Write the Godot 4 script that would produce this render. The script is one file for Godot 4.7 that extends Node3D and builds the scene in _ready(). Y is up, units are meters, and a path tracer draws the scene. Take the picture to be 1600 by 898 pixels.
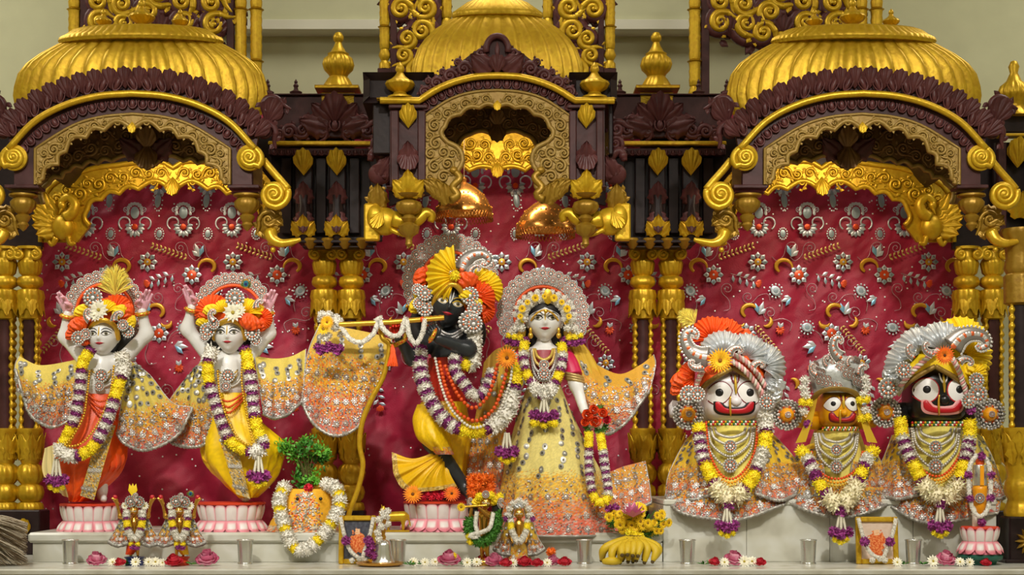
extends Node3D
# An altar hall: carved canopies over dressed deity statues,seen from the floor of the hall.
const F := 2550.0          # focal length in pixels of a 1600 x 898 frame
const CX := 777.0
const CY := 720.0
const EYE := Vector3(0,1.6,8.5)
var M := {}
var G := {}                # shared meshes
var rng := RandomNumberGenerator.new()
var fast := FastNoiseLite.new()
var taken := {}


class MB:
	var v := PackedVector3Array()
	var c := PackedColorArray()
	var ix := PackedInt32Array()
	var col := Color.WHITE
	var t := Transform3D()

	func p(q: Vector3) -> int:
		v.append(t * q)
		c.append(col)
		return v.size() - 1

	func tri(a: int,b: int,d: int) -> void:
		ix.append(a); ix.append(b); ix.append(d)

	func quad(a: Vector3,b: Vector3,d: Vector3,e: Vector3,out: Vector3) -> void:
		var i := v.size()
		p(a); p(b); p(d); p(e)
		if (e - a).cross(b - a).dot(out) + (b - d).cross(e - d).dot(out) >= 0.0:
			ix.append_array(PackedInt32Array([i,i + 1,i + 2,i,i + 2,i + 3]))
		else:
			ix.append_array(PackedInt32Array([i,i + 2,i + 1,i,i + 3,i + 2]))

	func grid(q: PackedVector3Array,nu: int,nv: int,wrap := false,cs := PackedColorArray()) -> void:
		var o := v.size()
		for i in q.size():
			v.append(t * q[i])
			c.append(cs[i] if cs.size() else col)
		for j in nv - 1:
			for i in (nu if wrap else nu - 1):
				var a := o + j * nu + i
				var b := o + j * nu + (i + 1) % nu
				ix.append(a); ix.append(b + nu); ix.append(b)
				ix.append(a); ix.append(a + nu); ix.append(b + nu)

	func ball(at: Vector3,r: Vector3,nu := 12,nv := 8) -> void:
		var q := PackedVector3Array()
		for j in nv + 1:
			var b := PI * (float(j) / nv - 0.5)
			for i in nu:
				var a := TAU * i / nu
				q.append(at + Vector3(cos(a) * cos(b) * r.x,sin(b) * r.y,sin(a) * cos(b) * r.z))
		grid(q,nu,nv + 1,true)

	# prof: Vector3(radius,y,flute strength); n flutes
	func lathe(at: Vector3,prof: Array,seg: int,n := 0,kx := 1.0,kz := 1.0) -> void:
		var q := PackedVector3Array()
		var rows := 0
		for k in prof.size():
			var w: Vector3 = prof[k]
			var ring := PackedVector3Array()
			for i in seg:
				var a := TAU * i / seg
				var r := w.x
				if n > 0 and w.z != 0.0:
					r *= 1.0 + w.z * (absf(sin(n * a * 0.5)) - 0.6)
				ring.append(at + Vector3(cos(a) * r * kx,w.y,sin(a) * r * kz))
			q.append_array(ring)
			rows += 1
			if k > 0 and k < prof.size() - 1:      # crisp edge at a sharp corner
				var d := Vector2(w.x - prof[k - 1].x,w.y - prof[k - 1].y)
				var e := Vector2(prof[k + 1].x - w.x,prof[k + 1].y - w.y)
				if absf(d.angle_to(e)) > 0.85:
					grid(q,seg,rows,true)
					q = ring
					rows = 1
		if rows > 1:
			grid(q,seg,rows,true)

	func tube(path: PackedVector3Array,rad: PackedFloat32Array,seg := 8,flat := 1.0,up := Vector3.ZERO) -> void:
		var n := path.size()
		if n < 2:
			return
		var q := PackedVector3Array()
		var nrm := up
		for i in n:
			var d := (path[mini(i + 1,n - 1)] - path[maxi(i - 1,0)]).normalized()
			if nrm == Vector3.ZERO or i == 0 and up == Vector3.ZERO:
				nrm = d.cross(Vector3(0,0,1))
				if nrm.length() < 0.1:
					nrm = d.cross(Vector3(1,0,0))
				nrm = nrm.normalized()
			nrm = (nrm - d * nrm.dot(d)).normalized()
			var bi := d.cross(nrm)
			var r := rad[i] if rad.size() == n else rad[0] + (rad[rad.size() - 1] - rad[0]) * i / float(n - 1)
			for k in seg:
				var a := TAU * k / seg
				q.append(path[i] + nrm * cos(a) * r + bi * sin(a) * r * flat)
		var o := v.size()
		grid(q,seg,n,true)
		var s := p(path[0])
		var e := p(path[n - 1])
		for k in seg:
			tri(s,o + k,o + (k + 1) % seg)
			tri(e,o + (n - 1) * seg + (k + 1) % seg,o + (n - 1) * seg + k)

	func box(lo: Vector3,hi: Vector3,ch := 0.004) -> void:
		var m := (lo + hi) * 0.5
		var h := (hi - lo) * 0.5
		ch = minf(ch,minf(h.x,minf(h.y,h.z)) * 0.45)
		for ax in 3:
			for s in [-1.0,1.0]:
				var u := (ax + 1) % 3
				var w := (ax + 2) % 3
				var pts := []
				for k in [[-1,-1],[1,-1],[1,1],[-1,1]]:
					var q := Vector3.ZERO
					q[ax] = h[ax] * s
					q[u] = (h[u] - ch) * k[0]
					q[w] = (h[w] - ch) * k[1]
					pts.append(m + q)
				var o := Vector3.ZERO
				o[ax] = s
				quad(pts[0],pts[1],pts[2],pts[3],o)
			for s in [-1.0,1.0]:
				for s2 in [-1.0,1.0]:
					var u := (ax + 1) % 3
					var w := (ax + 2) % 3
					var pts := []
					for k in [[-1,0],[1,0],[1,1],[-1,1]]:
						var q := Vector3.ZERO
						q[ax] = (h[ax] - ch) * k[0]
						q[u] = (h[u] - (ch if k[1] == 0 else 0.0)) * s
						q[w] = (h[w] - (ch if k[1] == 1 else 0.0)) * s2
						pts.append(m + q)
					var o := Vector3.ZERO
					o[u] = s
					o[w] = s2
					quad(pts[0],pts[1],pts[2],pts[3],o)
		for sx in [-1.0,1.0]:
			for sy in [-1.0,1.0]:
				for sz in [-1.0,1.0]:
					var s := Vector3(sx,sy,sz)
					var a := m + Vector3(h.x,h.y - ch,h.z - ch) * s
					var b := m + Vector3(h.x - ch,h.y,h.z - ch) * s
					var d := m + Vector3(h.x - ch,h.y - ch,h.z) * s
					if (d - a).cross(b - a).dot(s) > 0:
						tri(p(a),p(b),p(d))
					else:
						tri(p(a),p(d),p(b))

	# flat outline (x,y) given thickness from z0 (back) to z1 (front),with a chamfered front edge
	func slab(poly: PackedVector2Array,z0: float,z1: float) -> void:
		var tr := Geometry2D.triangulate_polygon(poly)
		for f in 2:
			var o := v.size()
			for q in poly:
				p(Vector3(q.x,q.y,z1 if f == 0 else z0))
			for k in range(0,tr.size(),3):
				var a := poly[tr[k]]
				var b := poly[tr[k + 1]]
				var d := poly[tr[k + 2]]
				var cw := (b - a).cross(d - a) < 0.0
				if cw == (f == 0):
					tri(o + tr[k],o + tr[k + 1],o + tr[k + 2])
				else:
					tri(o + tr[k],o + tr[k + 2],o + tr[k + 1])
		var ccw := not Geometry2D.is_polygon_clockwise(poly)
		for i in poly.size():
			var a := poly[i]
			var b := poly[(i + 1) % poly.size()]
			var out := Vector3(b.y - a.y,a.x - b.x,0) * (1.0 if ccw else -1.0)
			quad(Vector3(a.x,a.y,z0),Vector3(b.x,b.y,z0),Vector3(b.x,b.y,z1),Vector3(a.x,a.y,z1),out)

	# pointed petal with a raised (or sunk) middle
	func petal(at: Vector3,dir: Vector3,nrm: Vector3,ln: float,wd: float,rise := 0.25) -> void:
		var s := dir.cross(nrm).normalized()
		var a := p(at)
		var l := p(at + dir * ln * 0.55 + s * wd * 0.5)
		var r := p(at + dir * ln * 0.55 - s * wd * 0.5)
		var m := p(at + dir * ln * 0.5 + nrm * wd * rise)
		var e := p(at + dir * ln)
		tri(a,m,l); tri(a,r,m); tri(l,m,e); tri(m,r,e)

	# faceted stone: low pyramid over an n-gon
	func gem(at: Vector3,nrm: Vector3,r: float,n := 6,ky := 1.0,rot := 0.0,high := 0.35) -> void:
		var u := nrm.cross(Vector3(0,1,0.01)).normalized()
		var w := u.cross(nrm)
		var m := p(at + nrm * r * high)
		var o := v.size()
		for i in n:
			var a := TAU * i / n
			var x := cos(a) * r
			var y := sin(a) * r * ky
			p(at + u * (x * cos(rot) - y * sin(rot)) + w * (x * sin(rot) + y * cos(rot)))
		for i in n:
			tri(m,o + i,o + (i + 1) % n)

	func add(o: MB,x: Transform3D) -> void:
		var k := v.size()
		for i in o.v.size():
			v.append(t * (x * o.v[i]))
		c.append_array(o.c)
		for i in o.ix:
			ix.append(i + k)

	func base() -> Vector3:
		var b := AABB(v[0],Vector3.ZERO)
		for q in v:
			b = b.expand(q)
		return Vector3(b.position.x + b.size.x * 0.5,b.position.y,b.position.z + b.size.z * 0.5)

	func build(o: Vector3,m: Material) -> ArrayMesh:
		var n := PackedVector3Array()
		n.resize(v.size())
		for i in range(0,ix.size(),3):
			var a := ix[i]
			var b := ix[i + 1]
			var d := ix[i + 2]
			var f := (v[d] - v[a]).cross(v[b] - v[a])
			n[a] += f
			n[b] += f
			n[d] += f
		var w := PackedVector3Array()
		w.resize(v.size())
		for i in v.size():
			n[i] = n[i].normalized() if n[i].length_squared() > 1e-24 else Vector3(0,1,0)
			w[i] = v[i] - o
		var arr := []
		arr.resize(Mesh.ARRAY_MAX)
		arr[Mesh.ARRAY_VERTEX] = w
		arr[Mesh.ARRAY_NORMAL] = n
		arr[Mesh.ARRAY_COLOR] = c
		arr[Mesh.ARRAY_INDEX] = ix
		var am := ArrayMesh.new()
		am.add_surface_from_arrays(Mesh.PRIMITIVE_TRIANGLES,arr)
		am.surface_set_material(0,m)
		return am


# ---------- placing ----------
func P(px: float,py: float,z: float) -> Vector3:
	var d := EYE.z - z
	return Vector3((px - CX) * d / F,EYE.y - (py - CY) * d / F,z)

func S(px: float,z: float) -> float:
	return px * (EYE.z - z) / F

# dx in pixels from a centre line that stands at world x0
func Q(x0: float,dx: float,py: float,z: float) -> Vector3:
	var d := EYE.z - z
	return Vector3(x0 + dx * d / F,EYE.y - (py - CY) * d / F,z)

func numbered(s: String) -> String:
	taken[s] = taken.get(s,-1) + 1
	return s if taken[s] == 0 else "%s_%03d" % [s,taken[s]]

func tag(o: Node3D,label: String,category: String,group := "") -> Node3D:
	o.set_meta("label",label)
	o.set_meta("category",category)
	if group:
		o.set_meta("group",group)
	return o

func thing(called: String,label: String,category: String,at := Vector3.ZERO,group := "") -> Node3D:
	var o := Node3D.new()
	o.name = numbered(called)
	add_child(o)
	o.position = at
	return tag(o,label,category,group)

func where(n: Node3D) -> Vector3:
	var at := Vector3.ZERO
	while n != self:
		at += n.position
		n = n.get_parent()
	return at

func emit(parent: Node3D,called: String,mb: MB,m: Material) -> MeshInstance3D:
	var o := MeshInstance3D.new()
	var at: Vector3
	if parent == self:
		at = mb.base()
		o.position = at
		o.name = numbered(called)
	else:
		at = where(parent)
		o.name = called
	o.mesh = mb.build(at,m)
	parent.add_child(o,true)
	return o

func inst(parent: Node3D,called: String,mesh: Mesh,x: Transform3D,m: Material = null) -> MeshInstance3D:
	var o := MeshInstance3D.new()
	o.mesh = mesh
	if m:
		o.material_override = m
	if parent == self:
		o.name = numbered(called)
	else:
		o.name = called
		x.origin -= where(parent)
	parent.add_child(o,true)
	o.transform = x
	return o

func stuff(o: Node3D) -> Node3D:
	o.set_meta("kind","stuff")
	return o

func struct(called: String,mb: MB,m: Material) -> MeshInstance3D:
	var o := emit(self,called,mb,m)
	o.set_meta("kind","structure")
	return o

func copy(o: Node3D,at: Vector3,label := "") -> Node3D:
	var r: Node3D = o.duplicate()
	r.name = numbered(str(o.name).rstrip("0123456789").rstrip("_"))
	add_child(r)
	r.position = at
	if label:
		r.set_meta("label",label)
	return r

# ---------- curves ----------
func cat(pts: Array,n: int) -> PackedVector3Array:
	var out := PackedVector3Array()
	var m := pts.size()
	for i in n:
		var s := float(i) / (n - 1) * (m - 1)
		var k := mini(int(s),m - 2)
		var a: Vector3 = pts[k]
		var b: Vector3 = pts[k + 1]
		var pa: Vector3 = pts[k - 1] if k > 0 else a * 2.0 - b
		var pb: Vector3 = pts[k + 2] if k + 2 < m else b * 2.0 - a
		out.append(a.cubic_interpolate(b,pa,pb,s - k))
	return out

func even(path: PackedVector3Array,n: int) -> PackedVector3Array:
	var at := [0.0]
	for i in path.size() - 1:
		at.append(at[-1] + path[i].distance_to(path[i + 1]))
	var out := PackedVector3Array()
	var k := 0
	for i in n:
		var s: float = at[-1] * i / (n - 1.0)
		while k < path.size() - 2 and at[k + 1] < s:
			k += 1
		out.append(path[k].lerp(path[k + 1],clampf((s - at[k]) / maxf(at[k + 1] - at[k],1e-9),0,1)))
	return out

func length_of(path: PackedVector3Array) -> float:
	var l := 0.0
	for i in path.size() - 1:
		l += path[i].distance_to(path[i + 1])
	return l

func pp(list: Array) -> Array:      # [[px,py,z],...] to points
	var out := []
	for a in list:
		out.append(P(a[0],a[1],a[2]))
	return out

func spiral(at: Vector3,r0: float,r1: float,a0: float,turns: float,n: int) -> PackedVector3Array:
	var out := PackedVector3Array()
	for i in n:
		var s := float(i) / (n - 1)
		var a := a0 + turns * TAU * s
		var r := lerpf(r0,r1,pow(s,0.8))
		out.append(at + Vector3(cos(a) * r,sin(a) * r,0))
	return out

func along(x: Vector3,y: Vector3) -> Basis:   # basis whose y axis is y,z kept near x
	y = y.normalized()
	var z := (x - y * x.dot(y)).normalized()
	return Basis(y.cross(z),y,z)

func hue(r: int,g: int,b: int) -> Color:
	return Color8(r,g,b)

func lin(c: Color) -> Color:
	return c.srgb_to_linear()

# ---------- materials ----------
func mat(key: String,c: Color,rough := 0.6,metal := 0.0) -> StandardMaterial3D:
	var m := StandardMaterial3D.new()
	m.resource_name = key
	m.albedo_color = c
	m.roughness = rough
	m.metallic = metal
	m.cull_mode = BaseMaterial3D.CULL_DISABLED
	M[key] = m
	return m

func noise_tex(freq: float,seed_: int,ramp: Array,size := 512,bump := 0.0,kind := FastNoiseLite.TYPE_SIMPLEX_SMOOTH,oct := 4) -> NoiseTexture2D:
	var f := FastNoiseLite.new()
	f.seed = seed_
	f.frequency = freq
	f.noise_type = kind
	f.fractal_octaves = oct
	var tx := NoiseTexture2D.new()
	tx.width = size
	tx.height = size
	tx.seamless = true
	tx.noise = f
	if bump > 0.0:
		tx.as_normal_map = true
		tx.bump_strength = bump
	else:
		var g := Gradient.new()
		var offs := PackedFloat32Array()
		var cols := PackedColorArray()
		for k in ramp.size():
			offs.append(float(k) / (ramp.size() - 1))
			cols.append(ramp[k])
		g.offsets = offs
		g.colors = cols
		tx.color_ramp = g
	return tx

func skin(m: StandardMaterial3D,tex: Texture2D,scale: float,nrm: Texture2D = null,strength := 0.5) -> void:
	m.albedo_texture = tex
	m.uv1_triplanar = true
	m.uv1_world_triplanar = true
	m.uv1_scale = Vector3.ONE * scale
	if nrm:
		m.normal_enabled = true
		m.normal_texture = nrm
		m.normal_scale = strength

func make_materials() -> void:
	var gtex := noise_tex(0.012,3,[hue(205,190,160),Color.WHITE,hue(235,225,200),Color.WHITE])
	var gbump := noise_tex(0.03,5,[],512,2.5)
	skin(mat("gold",hue(210,172,34),0.4,0.52),gtex,2.0,gbump,0.35)
	skin(mat("gold_carved",hue(158,124,36),0.42,0.45),gtex,2.0,gbump,0.5)
	skin(mat("gold_panel",hue(150,122,56),0.5,0.3),gtex,2.0,gbump,0.5)
	skin(mat("gold_bright",hue(212,172,40),0.32,0.5),gtex,2.0,gbump,0.3)
	var wtex := noise_tex(0.006,8,[hue(170,150,150),Color.WHITE,hue(200,185,180)])
	skin(mat("wood",hue(74,42,42),0.46),wtex,1.5,gbump,0.15)
	skin(mat("wood_carved",hue(92,51,51),0.36),wtex,1.5,gbump,0.25)
	skin(mat("bronze",hue(146,108,58),0.45,0.25),wtex,1.5,gbump,0.3)
	skin(mat("wood_dark",hue(42,29,30),0.42),wtex,1.5,gbump,0.12)
	for k in ["wood","wood_carved","wood_dark"]:
		M[k].metallic_specular = 0.35
	var marble := noise_tex(0.005,21,[hue(225,222,212),Color.WHITE,hue(240,238,230),hue(214,210,200)])
	skin(mat("marble",hue(208,208,200),0.22),marble,1.2)
	mat("wall",hue(206,206,170),0.85)
	skin(M.wall,noise_tex(0.01,31,[hue(246,246,246),Color.WHITE]),0.8)
	mat("trim",hue(226,224,204),0.6)
	mat("ceiling",hue(228,224,212),0.9)
	mat("floor",hue(150,138,120),0.3)
	skin(M.floor,marble,0.6)
	mat("lamp_body",hue(60,58,55),0.5,0.4)
	var weave := noise_tex(0.2,41,[],256,1.5,FastNoiseLite.TYPE_SIMPLEX,2)
	skin(mat("curtain",hue(168,18,60),0.58),noise_tex(0.008,43,[hue(225,215,220),Color.WHITE]),2.0,weave,0.25)
	M.curtain.rim_enabled = true
	M.curtain.rim = 0.25
	var seq := mat("sequin",Color.WHITE,0.32,0.4)
	seq.vertex_color_use_as_albedo = true
	var cl := mat("cloth",Color.WHITE,0.7)
	cl.vertex_color_use_as_albedo = true
	cl.rim_enabled = true
	cl.rim = 0.2
	var sat := mat("satin",Color.WHITE,0.42)
	sat.vertex_color_use_as_albedo = true
	skin(mat("silver_cloth",hue(232,236,238),0.3,0.6),noise_tex(0.02,47,[hue(215,215,218),Color.WHITE]),3.0,gbump,0.5)
	mat("silver",hue(214,214,210),0.24,0.85)
	mat("lace",hue(176,172,164),0.4,0.45)
	mat("orange_cloth",hue(238,88,22),0.5)
	mat("yellow_cloth",hue(248,212,26),0.55)
	mat("deep_yellow",hue(226,168,14),0.5)
	mat("red_cloth",hue(200,26,24),0.55)
	mat("pink_cloth",hue(206,28,84),0.55)
	mat("white_stone",hue(232,232,228),0.28)
	mat("pink_stone",hue(232,190,200),0.35)
	mat("black_stone",hue(46,48,50),0.3)
	mat("yellow_stone",hue(226,158,12),0.35)
	mat("paint_white",hue(240,238,236),0.4)
	mat("paint_black",hue(22,20,22),0.35)
	mat("paint_brown",hue(92,52,30),0.4)
	mat("paint_red",hue(186,22,36),0.4)
	mat("paint_maroon",hue(120,16,34),0.4)
	mat("paint_pink",hue(230,160,160),0.4)
	mat("paint_gold",hue(206,170,50),0.4,0.2)
	mat("paint_iris",hue(112,104,72),0.35)
	mat("hair",hue(20,17,17),0.6)
	mat("bead_gold",hue(228,180,60),0.28,0.6)
	mat("bead_orange",hue(226,84,26),0.35)
	mat("bead_amber",hue(240,160,20),0.35)
	mat("bead_white",hue(226,222,208),0.45)
	var pt := mat("petals",Color.WHITE,0.7)
	pt.vertex_color_use_as_albedo = true
	pt.backlight_enabled = true
	pt.backlight = Color(0.12,0.12,0.12)
	mat("leaf",hue(96,168,48),0.5)
	mat("leaf_dark",hue(60,124,38),0.5)
	mat("banana",hue(208,176,32),0.5)
	mat("banana_tip",hue(82,64,26),0.7)
	mat("brass",hue(214,160,70),0.22,0.85)
	mat("copper_gold",hue(240,168,84),0.24,0.85)
	mat("stem",hue(96,84,40),0.7)
	mat("fibre",hue(206,194,172),0.8)
	mat("fibre_brown",hue(112,92,66),0.8)
	mat("thread",hue(120,96,60),0.6)
	mat("lotus_white",hue(226,214,212),0.4)
	mat("lotus_pink",hue(226,118,140),0.45)
	mat("lotus_rim",hue(212,62,34),0.5)
	mat("blue_paint",hue(36,56,116),0.4)
	mat("green_paint",hue(30,92,74),0.4)
	mat("peacock_blue",hue(10,72,120),0.3)
	mat("peacock_green",hue(70,110,50),0.5)


func _ready() -> void:
	# camera: film plane upright,lens shifted up and a little aside
	var cam := Camera3D.new()
	cam.name = "camera"
	add_child(cam)
	cam.position = EYE
	cam.projection = Camera3D.PROJECTION_FRUSTUM
	cam.near = 0.1
	cam.far = 60.0
	cam.size = 0.1 * 898.0 / F
	cam.frustum_offset = Vector2(800.0 - CX,CY - 449.0) * 0.1 / F
	cam.current = true
	# surroundings
	var we := WorldEnvironment.new()
	we.name = "world_environment"
	var env := Environment.new()
	env.background_mode = Environment.BG_COLOR
	env.background_color = Color(0.02,0.02,0.02)
	env.tonemap_mode = Environment.TONE_MAPPER_LINEAR
	env.tonemap_exposure = 1.0
	env.sdfgi_enabled = true
	env.ssao_enabled = true
	env.ssil_enabled = true
	we.environment = env
	add_child(we)
	rng.seed = 11
	fast.seed = 5
	fast.frequency = 1.0
	make_materials()
	# large ceiling panels before the altar; those above it added to brighten the wall
	for a in [[-2.6,4.2,8.5],[2.6,4.2,8.5],[-2.6,7.6,7.0],[2.6,7.6,7.0],[-3.9,0.2,5.0],[0.0,0.2,2.6],[3.9,0.2,3.4]]:
		ceiling_panel(a[0],a[1],a[2])
	for a in [[-1.78,4.6],[0.0,4.8],[1.78,4.6]]:
		hall_spot(a[0],a[1])
	room()
	make_shared()
	altar_ledge()
	curtains()
	columns()
	canopies()
	towers()
	screens()
	build_figures()
	build_props()

const HALL_Y := 5.6

func ceiling_panel(x: float,z: float,energy: float) -> void:
	var t := thing("ceiling_light","flat white ceiling light panel " + ("added above the altar domes to brighten the wall" if z < 1.0 else "over the hall floor before the altar"),"ceiling light",Vector3(x,HALL_Y - 0.06,z),"ceiling light panels of the hall")
	var b := MB.new()
	b.box(Vector3(x - 0.65,HALL_Y - 0.06,z - 0.65),Vector3(x + 0.65,HALL_Y,z + 0.65),0.01)
	emit(t,"frame",b,M.trim)
	var g := MB.new()
	g.box(Vector3(x - 0.6,HALL_Y - 0.07,z - 0.6),Vector3(x + 0.6,HALL_Y - 0.05,z + 0.6),0.004)
	var m := mat("lamp_glow",hue(255,246,228),0.5)
	m.emission_enabled = true
	m.emission = hue(255,242,220)
	m.emission_energy_multiplier = 1.0
	emit(t,"diffuser",g,m)
	var l := AreaLight3D.new()
	l.name = "panel_light"
	l.area_size = Vector2(1.2,1.2)
	l.light_color = hue(255,250,240)
	l.light_energy = energy
	l.area_range = 30.0
	l.shadow_enabled = true
	add_child(l)
	l.position = Vector3(x,HALL_Y - 0.09,z)
	l.rotation_degrees.x = -90.0

func hall_spot(x: float,z: float) -> void:
	var at := Vector3(x,4.9,z)
	var t := thing("track_spotlight","small black track spotlight aimed at the " + ("black flute statue" if x == 0.0 else ("raised-arm pair" if x < 0.0 else "wide-eyed trio")),"spotlight",at,"track spotlights aimed at the altar")
	var to := (Vector3(x * 0.95,1.9,0.1) - at).normalized()
	var b := MB.new()
	b.tube(PackedVector3Array([at - to * 0.12,at - to * 0.1,at + to * 0.1,at + to * 0.12]),PackedFloat32Array([0.03,0.07,0.08,0.08]),20)
	emit(t,"housing",b,M.lamp_body)
	b = MB.new()
	b.tube(PackedVector3Array([at,Vector3(x,HALL_Y,z)]),PackedFloat32Array([0.012,0.012]),8)
	emit(t,"drop_rod",b,M.lamp_body)
	b = MB.new()
	b.ball(at + to * 0.12,Vector3(0.07,0.07,0.07),16,8)
	emit(t,"lamp_lens",b,M.lamp_glow)
	var l := SpotLight3D.new()
	l.name = "spot_light"
	l.light_color = hue(255,249,238)
	l.light_energy = 13.0
	l.light_size = 0.09
	l.spot_angle = 19.0
	l.spot_angle_attenuation = 0.9
	l.spot_range = 20.0
	l.shadow_enabled = true
	add_child(l)
	l.position = at + to * 0.22
	l.look_at_from_position(l.position,l.position + to,Vector3.UP)

func plate(called: String,lo: Vector3,hi: Vector3,m: Material) -> void:
	var b := MB.new()
	b.box(lo,hi,0.002)
	struct(called,b,m)

func room() -> void:
	plate("wall_back",Vector3(-6.2,0,-1.75),Vector3(6.2,HALL_Y,-1.55),M.wall)
	plate("wall_left",Vector3(-6.2,0,-1.55),Vector3(-6.0,HALL_Y,11),M.wall)
	plate("wall_right",Vector3(6.0,0,-1.55),Vector3(6.2,HALL_Y,11),M.wall)
	plate("wall_front",Vector3(-6.2,0,11.0),Vector3(6.2,HALL_Y,11.2),M.wall)
	plate("floor",Vector3(-6.2,-0.2,-1.75),Vector3(6.2,0,11.2),M.floor)
	plate("ceiling",Vector3(-6.2,HALL_Y,-1.75),Vector3(6.2,HALL_Y + 0.2,11.2),M.ceiling)
	# shallow soffit with a pale lower lip behind the canopies
	var y := P(500,47,-1.4).y
	plate("trim_1",Vector3(-1.72,y,-1.55),Vector3(1.72,y + 0.06,-1.38),M.trim)
	plate("trim_2",Vector3(-1.72,y + 0.06,-1.55),Vector3(1.72,HALL_Y,-1.42),M.wall)

func altar_ledge() -> void:
	var t := thing("altar_ledge","long pale marble ledge along the foot of the altar","ledge",Vector3(0,0,0.2))
	var b := MB.new()
	b.box(Vector3(-5.0,1.07,-1.5),Vector3(5.0,1.10,0.95),0.008)
	emit(t,"ledge_top",b,M.marble)
	b = MB.new()
	b.box(Vector3(-4.95,0.0,-1.5),Vector3(4.95,1.07,0.9),0.004)
	emit(t,"ledge_front",b,M.marble)
	# low plinth under the four tall statues
	var zl := 0.45
	var x0 := P(43,0,zl).x
	var x1 := P(1036,0,zl).x
	var yt := P(0,832,zl).y
	var p := thing("marble_plinth","low white marble plinth with a rounded top slab under the standing statues","plinth",Vector3((x0 + x1) / 2,1.10,0))
	b = MB.new()
	var nseg := 4
	for k in nseg:
		b = MB.new()
		b.box(Vector3(lerpf(x0,x1,k / 4.0) + (0.02 if k == 0 else 0.0),1.10,-0.38),Vector3(lerpf(x0,x1,(k + 1) / 4.0) - 0.0015,yt - 0.05,zl - 0.02),0.002)
		emit(p,"face_slab",b,M.marble)
	b = MB.new()
	b.box(Vector3(x0,yt - 0.05,-0.40),Vector3(x1,yt,zl),0.014)
	emit(p,"top_slab",b,M.marble)
	# higher plinth under the three seated statues
	var zr := 0.40
	x0 = P(1036,0,zr).x + 0.002
	x1 = P(1558,0,zr).x
	yt = P(0,780,zr).y
	p = thing("marble_plinth","taller pale marble plinth under the three wide-eyed seated statues","plinth",Vector3((x0 + x1) / 2,1.10,0))
	for k in 4:
		b = MB.new()
		b.box(Vector3(lerpf(x0,x1,k / 4.0),1.10,-0.38),Vector3(lerpf(x0,x1,(k + 1) / 4.0) - 0.0015,yt - 0.03,zr - 0.008),0.002)
		emit(p,"face_slab",b,M.marble)
	b = MB.new()
	b.box(Vector3(x0,yt - 0.03,-0.40),Vector3(x1,yt,zr),0.01)
	emit(p,"top_slab",b,M.marble)


# ---------- curtains ----------
func curtain_z(x: float,y: float) -> float:
	return 0.012 * sin(x * 9.0 + 1.5 * sin(y * 3.0)) + 0.006 * sin(x * 31.0 - y * 17.0) + 0.012 * fast.get_noise_2d(x * 6.0 - y * 3.0,y * 5.0) + 0.007 * fast.get_noise_2d(x * 22.0 + y * 14.0,y * 16.0 - x * 8.0)

const CZ := -0.75

func curtains() -> void:
	make_motifs()
	for n in 3:
		var xa: float = [P(55,0,CZ).x,P(500,0,CZ).x,P(1052,0,CZ).x][n]
		var xb: float = [P(502,0,CZ).x,P(1050,0,CZ).x,P(1518,0,CZ).x][n]
		var ya := 1.12
		var yb := P(0,175,CZ).y
		var lab: String = ["crimson sequinned backdrop curtain behind the pair of white raised-arm statues","crimson sequinned backdrop curtain behind the black flute statue and its consort","crimson sequinned backdrop curtain behind the three wide-eyed statues"][n]
		var t := thing("backdrop_curtain",lab,"curtain",Vector3((xa + xb) / 2,ya,CZ))
		var q := PackedVector3Array()
		var nu := int((xb - xa) / 0.018)
		var nv := int((yb - ya) / 0.018)
		for j in nv:
			for i in nu:
				var x := lerpf(xa,xb,i / (nu - 1.0))
				var y := lerpf(ya,yb,j / (nv - 1.0))
				# long diagonal drapes low down
				var low := smoothstep(2.1,1.4,y)
				q.append(Vector3(x,y,CZ + curtain_z(x,y) + 0.035 * low * sin((x + y * 0.45) * 24.0 + 2.0 * sin(x * 5.0))))
		var b := MB.new()
		b.grid(q,nu,nv)
		emit(t,"cloth",b,M.curtain)
		# embroidery
		var place := func(kind: String,px: float,py: float,flip: bool,rot := 0.0,sc := 1.0):
			var w := P(px,py,CZ)
			if w.x < xa + 0.09 or w.x > xb - 0.09:
				return
			var bs := Basis(Vector3(0,0,1),rot).scaled(Vector3.ONE * sc)
			if flip:
				bs = Basis(Vector3(-1,0,0),Vector3(0,1,0),Vector3(0,0,1)) * bs
			inst(t,kind,G[kind],Transform3D(Basis.from_scale(Vector3(1,1,0.55)) * bs,Vector3(w.x,w.y,CZ + 0.026)))
		var sets := []
		if n == 0:
			sets = [[-1.0,1548.0,-2000.0,2000.0]]
		elif n == 1:
			sets = [[1.0,-266.0,780.0,1200.0],[-1.0,1814.0,0.0,774.0]]
		else:
			sets = [[1.0,0.0,-2000.0,2000.0]]
		for s in sets:
			for a in motif_list():
				var px: float = a[1] * s[0] + s[1]
				if px > s[2] and px < s[3]:
					place.call(a[0],px,a[2],s[0] < 0.0,a[3] if a.size() > 3 else 0.0,a[4] if a.size() > 4 else 1.0)
		# loose single sequins
		var sq := MB.new()
		sq.col = lin(hue(225,222,225))
		rng.seed = 300 + n
		for k in 330:
			var x := rng.randf_range(xa + 0.03,xb - 0.03)
			var y := rng.randf_range(ya,yb)
			var low := smoothstep(2.1,1.4,y)
			var z := CZ + curtain_z(x,y) + 0.035 * low * sin((x + y * 0.45) * 24.0 + 2.0 * sin(x * 5.0))
			sq.gem(Vector3(x,y,z + 0.005),Vector3(0,0,1),0.0052,6)
		stuff(emit(t,"loose_sequins",sq,M.sequin))

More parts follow.
